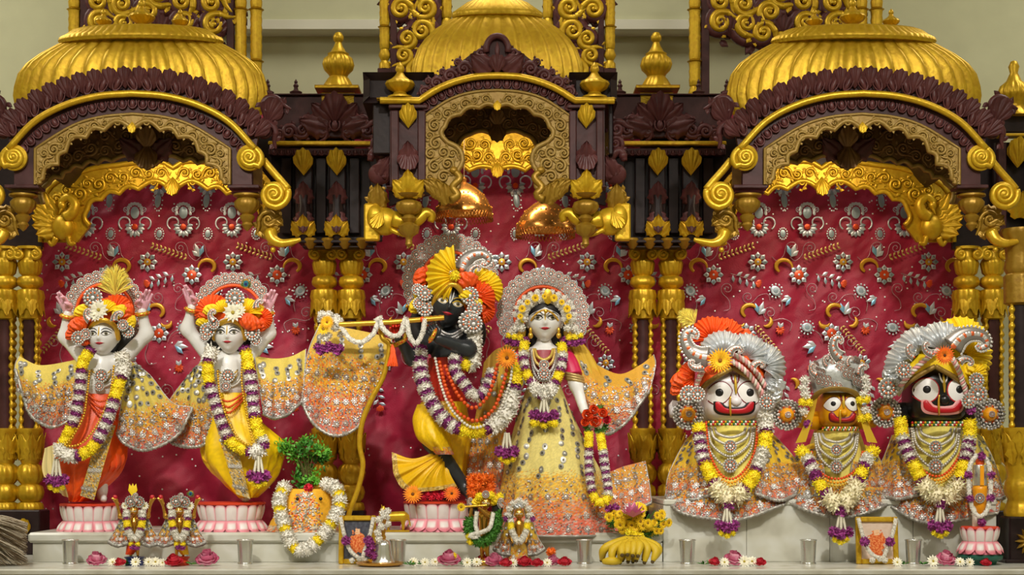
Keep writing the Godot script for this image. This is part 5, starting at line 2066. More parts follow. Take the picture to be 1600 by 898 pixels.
func garment(t: Node3D,called: String,rings: Array,o := {}) -> PackedVector3Array:
	var nu: int = o.get("nu",97)
	var nv: int = o.get("nv",60)
	var q := ring_grid(rings,nu,nv,o.get("k",9.0),o.get("amp",0.05),o.get("ph",0.0))
	var cs := PackedColorArray()
	var start: float = o.get("start",2.0)
	for j in nv:
		for i in nu:
			cs.append(skirt_col(j / (nv - 1.0)) if o.get("warm",false) else shawl_col(j / (nv - 1.0),start,o.get("top",hue(226,200,96))))
	var b := MB.new()
	b.grid(q,nu,nv,false,cs)
	emit(t,called,b,M[o.get("mat","cloth")])
	return q

# ---------- bodies ----------
func bones(b: MB,list: Array,cell: float,k: float) -> void:
	var box := AABB(list[0][0],Vector3.ZERO)
	for a in list:
		box = box.expand(a[0] + Vector3.ONE * a[1]).expand(a[0] - Vector3.ONE * a[1]).expand(a[2] + Vector3.ONE * a[3]).expand(a[2] - Vector3.ONE * a[3])
	box = box.grow(cell * 3 + k)
	var nx := int(box.size.x / cell) + 2
	var ny := int(box.size.y / cell) + 2
	var nz := int(box.size.z / cell) + 2
	var f := PackedFloat32Array()
	f.resize(nx * ny * nz)
	f.fill(1.0)
	for a in list:
		var p0: Vector3 = a[0]
		var p1: Vector3 = a[2]
		var r0: float = a[1]
		var r1: float = a[3]
		var rm := maxf(r0,r1) + k + cell * 2
		var lo := (p0.min(p1) - Vector3.ONE * rm - box.position) / cell
		var hi := (p0.max(p1) + Vector3.ONE * rm - box.position) / cell
		var ab := p1 - p0
		var l2 := maxf(ab.length_squared(),1e-9)
		for z in range(maxi(int(lo.z),0),mini(int(hi.z) + 1,nz)):
			for y in range(maxi(int(lo.y),0),mini(int(hi.y) + 1,ny)):
				var o := (z * ny + y) * nx
				for x in range(maxi(int(lo.x),0),mini(int(hi.x) + 1,nx)):
					var q := box.position + Vector3(x,y,z) * cell - p0
					var s := clampf(q.dot(ab) / l2,0.0,1.0)
					var d := (q - ab * s).length() - r0 - (r1 - r0) * s
					var g := f[o + x]
					var h := maxf(k - absf(g - d),0.0) / k
					f[o + x] = minf(g,d) - h * h * k * 0.25
	var id := {}
	var cor := [0,1,nx,nx + 1,nx * ny,nx * ny + 1,nx * ny + nx,nx * ny + nx + 1]
	var ed := [[0,1],[2,3],[4,5],[6,7],[0,2],[1,3],[4,6],[5,7],[0,4],[1,5],[2,6],[3,7]]
	for z in nz - 1:
		for y in ny - 1:
			for x in nx - 1:
				var o := (z * ny + y) * nx + x
				if f[o] > cell * 2.0:
					continue
				var mask := 0
				for c in 8:
					if f[o + cor[c]] < 0.0:
						mask |= 1 << c
				if mask == 0 or mask == 255:
					continue
				var s := Vector3.ZERO
				var n := 0
				for e in ed:
					var va := f[o + cor[e[0]]]
					var vb := f[o + cor[e[1]]]
					if (va < 0.0) != (vb < 0.0):
						var tt := va / (va - vb)
						var ca := Vector3(e[0] & 1,(e[0] >> 1) & 1,e[0] >> 2)
						var cb := Vector3(e[1] & 1,(e[1] >> 1) & 1,e[1] >> 2)
						s += ca.lerp(cb,tt)
						n += 1
				id[o] = b.p(box.position + (Vector3(x,y,z) + s / n) * cell)
	var st := [1,nx,nx * ny]
	for o in id:
		for ax in 3:
			var a: int = st[ax]
			var u: int = st[(ax + 1) % 3]
			var w: int = st[(ax + 2) % 3]
			var inside := f[o] < 0.0
			if inside == (f[o + a] < 0.0):
				continue
			if not (id.has(o - u) and id.has(o - w) and id.has(o - u - w)):
				continue
			var i0: int = id[o]
			var i1: int = id[o - u]
			var i2: int = id[o - u - w]
			var i3: int = id[o - w]
			if inside:
				b.tri(i0,i2,i1); b.tri(i0,i3,i2)
			else:
				b.tri(i0,i1,i2); b.tri(i0,i2,i3)

func head_xy(X: float,Y: float,e: float) -> Vector3:      # point of the face over (X,Y); head is 1 high
	var sb := clampf(Y / 0.5,-0.999,0.999)
	var cb := sqrt(1.0 - sb * sb)
	var low := smoothstep(0.1,1.0,-sb)
	var sa := clampf(X / (0.41 * (1.0 - 0.3 * low) * cb),-0.999,0.999)
	return head_ab(asin(sa),asin(sb),e)

func head_ab(a: float,el: float,e: float) -> Vector3:
	var cb := cos(el)
	var x := sin(a) * cb
	var y := sin(el)
	var z := cos(a) * cb
	var low := smoothstep(0.1,1.0,-y)
	var X := x * 0.41 * (1.0 - 0.3 * low)
	var Y := y * 0.5
	var zz := z * 0.46 * (1.0 - 0.08 * low)
	if z > 0.0:
		var n := 0.0
		n += 0.075 * exp(-pow(X / 0.05,2.0)) * smoothstep(0.12,-0.11,Y) * (1.0 if Y > -0.11 else exp(-pow((Y + 0.11) / 0.03,2.0)))
		n -= 0.028 * exp(-pow((absf(X) - 0.15) / 0.08,2.0) - pow((Y - 0.03) / 0.05,2.0))
		n += 0.022 * exp(-pow(X / 0.09,2.0) - pow((Y + 0.225) / 0.04,2.0))
		n += 0.03 * exp(-pow(X / 0.09,2.0) - pow((Y + 0.4) / 0.06,2.0))
		zz += n * smoothstep(0.0,0.4,z)
	return Vector3(X,Y,zz) * (1.0 + e) + Vector3(0,0,e * 0.2)

func head_mesh(b: MB,th: Transform3D) -> void:
	var q := PackedVector3Array()
	for j in 45:
		var el := PI * (j / 44.0 - 0.5)
		for i in 64:
			var s := i / 32.0 - 1.0
			q.append(th * head_ab(PI * signf(s) * pow(absf(s),1.45),el,0.0))
	b.grid(q,64,45,true)
	for sd in [-1.0,1.0]:      # ears
		b.tube(PackedVector3Array([th * Vector3(sd * 0.37,0.06,-0.02),th * Vector3(sd * 0.42,0.0,-0.03),th * Vector3(sd * 0.40,-0.1,0.0),th * Vector3(sd * 0.36,-0.16,0.02)]),PackedFloat32Array([0.03 * th.basis.y.length(),0.05 * th.basis.y.length()]),8,0.6)

func hair_cap(b: MB,th: Transform3D,line: float,drop: float) -> void:
	var q := PackedVector3Array()
	for j in 16:
		for i in 49:
			var a := PI * (i / 24.0 - 1.0)
			var e0 := line - drop * pow(absf(a) / PI,0.8)
			var el := lerpf(e0,PI / 2,j / 15.0)
			q.append(th * head_ab(a,el,0.02 + 0.07 * sin(PI * 0.5 * minf(1.0,j / 5.0))))
	b.grid(q,49,16)

func paint_strip(t: Node3D,called: String,upper: Array,lower: Array,surf: Callable,e: float,m: Material) -> void:
	var up := smooth2(upper,26)
	var lo := smooth2(lower,26)
	var q := PackedVector3Array()
	for j in 6:
		for i in 26:
			var w: Vector2 = up[i].lerp(lo[i],j / 5.0)
			q.append(surf.call(w.x,w.y,e * (0.4 if j == 0 or j == 5 else 1.0)))
	var b := MB.new()
	b.grid(q,26,6)
	emit(t,called,b,m)

func paint(t: Node3D,called: String,outline: Array,surf: Callable,e: float,m: Material) -> MeshInstance3D:
	var c := Vector2.ZERO
	for a in outline:
		c += a
	c /= outline.size()
	var n := outline.size()
	var b := MB.new()
	var q := PackedVector3Array()
	for j in 4:
		for i in n:
			var w: Vector2 = c.lerp(outline[i],j / 3.0)
			q.append(surf.call(w.x,w.y,e if j < 3 else e * 0.3))
	b.grid(q,n,4,true)
	return emit(t,called,b,m)

func almond(cx: float,cy: float,hw: float,hh: float,slant := 0.0) -> Array:
	var out := []
	for i in 24:
		var a := TAU * i / 24
		var x := cos(a) * hw
		var y := sin(a) * hh * pow(absf(sin(a)),0.4)
		out.append(Vector2(cx + x,cy + y + x * slant))
	return out

func oval(cx: float,cy: float,rx: float,ry: float) -> Array:
	var out := []
	for i in 24:
		var a := TAU * i / 24
		out.append(Vector2(cx + cos(a) * rx,cy + sin(a) * ry))
	return out

func stroke(t: Node3D,called: String,pts: Array,r: float,surf: Callable,e: float,m: Material) -> void:
	var path := PackedVector3Array()
	for w in smooth2(pts,14):
		path.append(surf.call(w.x,w.y,e))
	var b := MB.new()
	var rad := PackedFloat32Array()
	for i in path.size():
		rad.append(r * (0.35 + 0.65 * sin(PI * (0.1 + 0.85 * i / (path.size() - 1.0)))))
	b.tube(path,rad,6)
	emit(t,called,b,m)

func face_paint(t: Node3D,th: Transform3D,dark: bool) -> void:
	var s := func(x: float,y: float,e: float) -> Vector3: return th * head_xy(x,y,e)
	var h := th.basis.y.length()
	for sd in [-1.0,1.0]:
		var eye := paint(t,"eye",almond(sd * 0.17,0.035,0.115,0.062,sd * 0.1),s,0.012,M.paint_white)
		paint(eye,"iris",oval(sd * 0.17,0.035,0.048,0.044),s,0.022,M.paint_iris)
		paint(eye,"pupil",oval(sd * 0.17,0.035,0.026,0.026),s,0.03,M.paint_black)
		stroke(t,"eyelid_line",[Vector2(sd * 0.05,0.025),Vector2(sd * 0.11,0.082),Vector2(sd * 0.19,0.094),Vector2(sd * 0.3,0.055)],0.017 * h,s,0.014,M.paint_black if not dark else M.paint_gold)
		stroke(t,"lower_lid_line",[Vector2(sd * 0.06,0.02),Vector2(sd * 0.13,-0.012),Vector2(sd * 0.2,-0.004),Vector2(sd * 0.27,0.045)],0.007 * h,s,0.013,M.paint_black if not dark else M.paint_gold)
		stroke(t,"eyebrow",[Vector2(sd * 0.05,0.115),Vector2(sd * 0.13,0.165),Vector2(sd * 0.22,0.16),Vector2(sd * 0.31,0.10)],0.013 * h,s,0.012,M.paint_black if not dark else M.paint_gold)
	paint(t,"lips",[Vector2(-0.11,-0.2),Vector2(-0.05,-0.185),Vector2(-0.015,-0.178),Vector2(0,-0.185),Vector2(0.015,-0.178),Vector2(0.05,-0.185),Vector2(0.11,-0.2),Vector2(0.06,-0.235),Vector2(0,-0.25),Vector2(-0.06,-0.235)],s,0.012,M.paint_red)
	stroke(t,"mouth_line",[Vector2(-0.13,-0.19),Vector2(-0.05,-0.212),Vector2(0.05,-0.212),Vector2(0.13,-0.19)],0.006 * h,s,0.02,M.paint_maroon)
	if dark:
		for dx in [-0.03,0.03]:
			stroke(t,"forehead_mark",[Vector2(dx,0.3),Vector2(dx,0.2),Vector2(dx * 0.8,0.1),Vector2(0,0.0)],0.014 * h,s,0.012,M.paint_white)
	else:
		stroke(t,"forehead_mark",[Vector2(0,0.2),Vector2(0,0.1),Vector2(0,0.02),Vector2(0,-0.03)],0.016 * h,s,0.012,M.paint_gold)

# palm,four fingers and thumb; dir from wrist to knuckles,nrm out of the palm,side towards the thumb
func hand(b: MB,wrist: Vector3,dir: Vector3,nrm: Vector3,side: float,size: float,curl: Array) -> void:
	dir = dir.normalized()
	nrm = (nrm - dir * nrm.dot(dir)).normalized()
	var s := dir.cross(nrm) * side
	var k := wrist + dir * size * 0.45
	b.tube(PackedVector3Array([wrist - dir * size * 0.05,wrist + dir * size * 0.12,wrist + dir * size * 0.3,k,k + dir * size * 0.05]),PackedFloat32Array([0.15 * size,0.18 * size,0.23 * size,0.22 * size,0.12 * size]),10,0.5,s)
	for i in 4:
		var base := k + s * size * (0.16 - 0.108 * i) + dir * size * (0.0 if i != 3 else -0.04)
		var d := (dir + s * (0.16 - 0.11 * i)).normalized()
		var ln: float = size * [0.44,0.5,0.46,0.36][i]
		var a: float = 0.0
		var pts := [base - d * size * 0.05,base]
		var at := base
		for j in 3:
			a += curl[i] * [0.9,1.1,0.7][j]
			at += (d * cos(a) + nrm * sin(a)) * ln * [0.45,0.32,0.23][j]
			pts.append(at)
		b.tube(cat(pts,12),PackedFloat32Array([0.078 * size,0.05 * size]),8)
	var tb := wrist + dir * size * 0.14 + s * size * 0.16
	var c: float = curl[4]
	b.tube(cat([tb - s * size * 0.06,tb + (dir * 0.6 + s * 0.6).normalized() * size * 0.16,tb + (dir * 0.9 + s * 0.5 + nrm * c).normalized() * size * 0.32,tb + (dir * 1.1 + s * 0.2 + nrm * c * 1.5).normalized() * size * 0.42],10),PackedFloat32Array([0.1 * size,0.055 * size]),8)

func deck(t: Node3D,z: float,list: Array) -> void:      # turban dressings: [kind,px,py,radius px,rotation,lift]
	var kinds := {"o": ["turban_puff","puff_orange_cloth"],"y": ["turban_puff","puff_yellow_cloth"],"s": ["turban_puff","puff_silver_cloth"],"O": ["turban_fan","fan_orange_cloth"],"Y": ["turban_fan","fan_yellow_cloth"],"S": ["turban_fan","fan_silver_cloth"],"l": ["lace_brooch","lace_disc"],"p": ["paisley_brooch","paisley"],"w": ["white_blossom","daisy_w"],"g": ["gerbera","gerbera_o"],"G": ["gerbera","gerbera_y"],"R": ["gerbera","gerbera_r"],"f": ["feather_plume","feather_yellow"],"e": ["peacock_feather","peacock_eye"],"m": ["yellow_blossom","puff_y"],"W": ["white_blossom","puff_w"],"P": ["purple_blossom","puff_p"]}
	for a in list:
		var k: Array = kinds[a[0]]
		var zz: float = z + (a[5] if a.size() > 5 else 0.0)
		var r := S(a[3],zz)
		var bs := Basis(Vector3(0,0,1),a[4] if a.size() > 4 else 0.0)
		if a[0] in "oys":
			bs = bs.scaled(Vector3(r,r * 0.8,r * 0.7)) if false else bs * Basis.from_scale(Vector3(r,r * 0.85,r * 0.75))
		else:
			bs = bs * Basis.from_scale(Vector3(r,r,r))
		inst(t,k[0],G[k[1]],Transform3D(bs,P(a[1],a[2],zz)))

func halo(label: String,px: float,py: float,z: float,r_in: float,r_out: float,lean := 0.0) -> void:
	var at := P(px,py,z)
	var u := S(1,z)
	var t := thing("lace_halo",label,"halo",at - Vector3(0,r_out * u,0))
	var b := MB.new()
	var q := PackedVector3Array()
	var cs := PackedColorArray()
	for j in 10:
		var s := j / 9.0
		for i in 180:
			var a := TAU * i / 180
			var r := lerpf(r_in,r_out - 5,s) * u
			q.append(at + Vector3(cos(a) * r,sin(a) * r,0.006 * sin(s * PI)))
			cs.append(speck([hue(176,170,164),hue(200,196,190),hue(140,134,128),hue(212,108,58)],[0.38,0.26,0.2,0.16]))
	b.grid(q,180,10,true,cs)
	emit(t,"lace_ring",b,M.cloth)
	b = MB.new()
	q = PackedVector3Array()
	for i in 61:
		var a := TAU * i / 60
		q.append(at + Vector3(cos(a),sin(a),0) * r_in * u + Vector3(0,0,0.006))
	b.tube(q,PackedFloat32Array([2.6 * u]),7)
	emit(t,"orange_rim",b,M.orange_cloth)
	b = MB.new()
	b.col = lin(hue(226,224,220))
	for i in 90:
		var a := TAU * i / 90
		b.ball(at + Vector3(cos(a),sin(a),0) * (r_in + 4.5) * u + Vector3(0,0,0.008),Vector3.ONE * 1.3 * u,6,4)
	emit(t,"bead_row",b,M.sequin)
	var n := int(TAU * (r_out - 7) / 12.5)
	for i in n:
		var a := TAU * i / n
		inst(t,"lace_scallop",G.lace_disc,Transform3D(Basis(Vector3(0,0,1),a).scaled(Vector3.ONE * 8.2 * u),at + Vector3(cos(a),sin(a),0) * (r_out - 6) * u + Vector3(0,0,0.008)))
	if r_out - r_in > 20:
		n = int(TAU * (r_in + 12) / 13.0)
		for i in n:
			var a := TAU * (i + 0.5) / n
			inst(t,"lace_scallop",G.lace_disc,Transform3D(Basis(Vector3(0,0,1),a).scaled(Vector3.ONE * 6.0 * u),at + Vector3(cos(a),sin(a),0) * (r_in + 12) * u + Vector3(0,0,0.01)))


# ---------- statues ----------
func lotus(label: String,px: float,py_top: float,py_mid: float,py_bot: float,r_top: float,r_bot: float,z: float,n := 18) -> Node3D:
	var u := S(1,z)
	var at := P(px,py_bot,z)
	var t := thing("lotus_pedestal",label,"pedestal",at)
	var yt := P(0,py_top,z).y
	var ym := P(0,py_mid,z).y
	var yb := at.y
	var b := MB.new()
	b.lathe(Vector3(at.x,0,z),[Vector3(0,yb,0),Vector3(r_bot * 0.96 * u,yb,0),Vector3(r_bot * 0.9 * u,lerpf(yb,ym,0.4),0),Vector3(r_top * 0.86 * u,ym,0),Vector3(r_top * 0.9 * u,lerpf(ym,yt,0.6),0),Vector3(r_top * 0.94 * u,yt - 0.004,0),Vector3(0,yt - 0.004,0)],48)
	emit(t,"core",b,M.lotus_pink)
	b = MB.new()
	b.lathe(Vector3(at.x,0,z),[Vector3(r_top * 0.99 * u,yt - 0.012,0),Vector3(r_top * 1.0 * u,yt - 0.004,0),Vector3(r_top * 0.96 * u,yt,0),Vector3(0,yt + 0.001,0)],60)
	emit(t,"top_rim",b,M.lotus_rim)
	for k in n:
		var a := TAU * (k + 0.5) / n
		var d := Vector3(sin(a),0,cos(a))
		var w := TAU * r_top * u / n * 1.06
		var h := yt - ym
		var bs := along(d,Vector3(0,1,0) + d * 0.14)
		inst(t,"petal",G.lotus_petal,Transform3D(Basis(bs.x * w,bs.y * h,bs.z * w),Vector3(at.x,ym,z) + d * r_top * 0.86 * u))
		w = TAU * r_bot * u / n * 1.05
		h = ym - yb
		bs = along(d,Vector3(0,-1,0) + d * 0.22)
		inst(t,"foot_petal",G.lotus_foot_petal,Transform3D(Basis(bs.x * w,bs.y * h,bs.z * w),Vector3(at.x,ym,z) + d * r_top * 0.88 * u))
	return t

func head_at(px: float,py: float,z: float,h_px: float,tilt := 0.0,yaw := 0.0) -> Transform3D:
	return Transform3D((Basis(Vector3(0,0,1),tilt) * Basis(Vector3(0,1,0),yaw)).scaled(Vector3.ONE * S(h_px,z)),P(px,py,z))

func arm(l: Array,pts: Array,r: Array) -> void:
	for i in pts.size() - 1:
		l.append([P(pts[i][0],pts[i][1],pts[i][2]),S(r[i],pts[i][2]),P(pts[i + 1][0],pts[i + 1][1],pts[i + 1][2]),S(r[i + 1],pts[i + 1][2])])

func bangle(t: Node3D,px: float,py: float,z: float,r_px: float,axis: Vector3,m: Material,m2: Material) -> void:
	var u := S(1,z)
	var bs := along(Vector3(0,0,1),axis)
	var b := MB.new()
	var path := PackedVector3Array()
	for i in 25:
		var a := TAU * i / 24
		path.append(P(px,py,z) + bs * Vector3(cos(a) * r_px * u,0,sin(a) * r_px * u))
	b.tube(path,PackedFloat32Array([3.4 * u]),8)
	var bg := emit(t,"bangle",b,m)
	b = MB.new()
	for i in 14:
		b.ball(path[int(i * 24 / 14.0)] + (path[int(i * 24 / 14.0)] - P(px,py,z)).normalized() * 3.0 * u,Vector3.ONE * 1.6 * u,6,4)
	emit(bg,"bangle_stones",b,m2)

func sash(t: Node3D,called: String,a: Array,b_: Array,w0: float,w1: float,zf: float) -> void:
	var q := grid_at([[[a[0] - w0,a[1],zf],[a[0] + w0,a[1],zf]],[[(a[0] + b_[0]) / 2.0 - (w0 + w1) / 2,(a[1] + b_[1]) / 2.0,zf + 0.03],[(a[0] + b_[0]) / 2.0 + (w0 + w1) / 2,(a[1] + b_[1]) / 2.0,zf + 0.03]],[[b_[0] - w1,b_[1] - 4,zf + 0.01],[b_[0] + w1,b_[1] + 3,zf + 0.01]]],14,60)
	var cs := PackedColorArray()
	for j in 60:
		for i in 14:
			cs.append(speck([hue(170,146,92),hue(206,190,150),hue(222,170,40),hue(140,116,70)],[0.34,0.26,0.24,0.16]) if i > 0 and i < 13 else lin(hue(206,170,60)))
	var b := MB.new()
	b.grid(q,14,60,false,cs)
	sequins(emit(t,called,b,M.cloth),q,14,60,0.0,0,150,0.7)

func chest(t: Node3D,px: float,py: float,z: float,w: float,h: float) -> void:
	# silver neckline round a bare chest,pendant brooches
	for k in 2:
		var pts := []
		for i in 9:
			var a := PI + PI * i / 8.0
			pts.append([px + cos(a) * (w + 3 * k),py + h * (-0.35 - sin(a) * 0.9) + 3 * k,z + 0.02 - absf(cos(a)) * 0.03])
		var b := MB.new()
		b.col = lin(hue(206,202,192))
		for q in even(cat(pp(pts),40),44):
			b.ball(q,Vector3.ONE * S(2.2,z),6,4)
		emit(t,"neckline_trim",b,M.sequin)
	for a in [[0,-0.05,11],[-3,0.62,8]]:
		inst(t,"pendant_brooch",G.lace_disc,Transform3D(Basis.from_scale(Vector3.ONE * S(a[2],z)),P(px + a[0],py + a[1] * h,z + 0.035)))
	for k in 3:
		var pts := []
		for i in 7:
			var a := PI + PI * i / 6.0
			pts.append([px + cos(a) * (w * 0.75),py - h * 0.42 - sin(a) * (6 + 7 * k),z + 0.022 - absf(cos(a)) * 0.03])
		var b := MB.new()
		b.col = lin([hue(206,170,80),hue(214,210,200),hue(206,170,80)][k])
		for q in even(cat(pp(pts),24),26):
			b.ball(q,Vector3.ONE * S(1.5,z),6,4)
		emit(t,"necklace",b,M.sequin)

func dancer(o: Dictionary) -> void:
	var z := 0.18
	var hx: float = o.head[0]
	var t := thing("deity_statue",o.label,"statue",P(o.foot[0],784,z))
	var b := MB.new()
	b.col = lin(hue(232,232,230))
	var l := []
	var n: float = hx
	arm(l,[[n,540,z],[n - 1,562,z - 0.01]],[11,12])
	arm(l,[[n - 2,572,z - 0.02],[n - 3,604,z],[n - 6,634,z - 0.02]],[25,24,24])
	arm(l,[[n - 22,568,z - 0.03],[n + 20,568,z - 0.03]],[14,14])
	for k in 2:
		arm(l,o.arms[k].slice(0,3),[12.5,10.0,7.2])
	arm(l,[[n - 16,640,z - 0.02],[o.foot[0] - 4,700,z],[o.foot[0],762,z - 0.02]],[20,16,9])
	arm(l,[[n + 4,640,z - 0.03],[lerpf(n,o.foot[0],0.7),700,z - 0.01],[o.foot[0] + 10,764,z + 0.02]],[18,13,9])
	arm(l,[[o.foot[0] + 8,775,z],[o.foot[0] + 12,779,z + 0.08]],[7,6])
	bones(b,l,0.012,0.03)
	var th := head_at(hx,o.head[1],z + 0.03,60,o.get("tilt",0.0))
	head_mesh(b,th)
	b.col = lin(hue(232,178,196))
	for k in 2:
		var w: Array = o.arms[k][2]
		var e: Array = o.arms[k][3]
		var wp := P(w[0],w[1],w[2])
		var s: float = -1.0 if k == 0 else 1.0
		hand(b,wp,P(e[0],e[1],e[2]) - wp,Vector3(s * 0.5,0.15,0.9),1.0 if k == 0 else -1.0,S(40,z),[0.55,0.26,0.16,0.1,0.6])
	emit(t,"body",b,M.stone_vc)
	face_paint(t,th,false)
	for k in 2:
		var w: Array = o.arms[k][2]
		var e: Array = o.arms[k][1]
		bangle(t,w[0],w[1] + 4,w[2],9,P(w[0],w[1],w[2]) - P(e[0],e[1],e[2]),M.bead_gold,M.bead_orange)
	# hair,head band,turban dressings
	b = MB.new()
	b.ball(P(hx,o.head[1] - 2,z - 0.02),Vector3(S(30,z),S(34,z),S(24,z)),20,14)
	b.ball(P(hx + o.get("hair",1.0) * 34,o.head[1] + 14,z - 0.05),Vector3(S(20,z),S(24,z),S(14,z)),14,10)
	b.ball(P(hx - o.get("hair",1.0) * 30,o.head[1] + 12,z - 0.06),Vector3(S(16,z),S(20,z),S(12,z)),14,10)
	emit(t,"hair",b,M.hair)
	b = MB.new()
	b.tube(cat(pp([[hx - 24,530,z + 0.05],[hx - 19,510,z + 0.09],[hx,500,z + 0.125],[hx + 19,510,z + 0.09],[hx + 24,530,z + 0.05]]),24),PackedFloat32Array([S(4,z)]),8)
	emit(t,"head_band",b,M.bead_gold)
	b = MB.new()
	b.ball(P(hx,488,z + 0.0),Vector3(S(30,z),S(22,z),S(26,z)),20,12)
	emit(t,"turban_cap",b,M.orange_cloth)
	deck(t,z + 0.06,o.deck)
	chest(t,hx - 3,588,z + 0.07,20,24)
	# wrapped lower cloth
	garment(t,"dhoti",o.dhoti,{"top": o.cloth,"mat": "satin","k": 8.0,"amp": 0.09,"nv": 44})
	b = MB.new()
	for k in 3:
		for p in even(cat(pp([[hx - 26,612 + k * 5,z + 0.06],[hx - 16,622 + k * 7,z + 0.12],[hx - 3,627 + k * 9,z + 0.14],[hx + 10,622 + k * 7,z + 0.12],[hx + 22,612 + k * 5,z + 0.06]]),24),26):
			b.ball(p,Vector3.ONE * S(2.0,z),6,4)
	emit(t,"bead_belt",b,M.bead_orange)
	sash(t,"embroidered_sash",o.sash[0],o.sash[1],13,11,z + 0.15)
	for w in o.wings:
		shawl(t,"shawl_wing",w[0],w[1])
	for w in o.get("extra",[]):
		var q := grid_at(w,26,30)
		fold(q,26,30,3.0,0.012)
		b = MB.new()
		b.col = lin(o.extra_col if w == o.extra[0] else o.cloth)
		b.grid(q,26,30)
		emit(t,"cloth_tail",b,M.cloth)

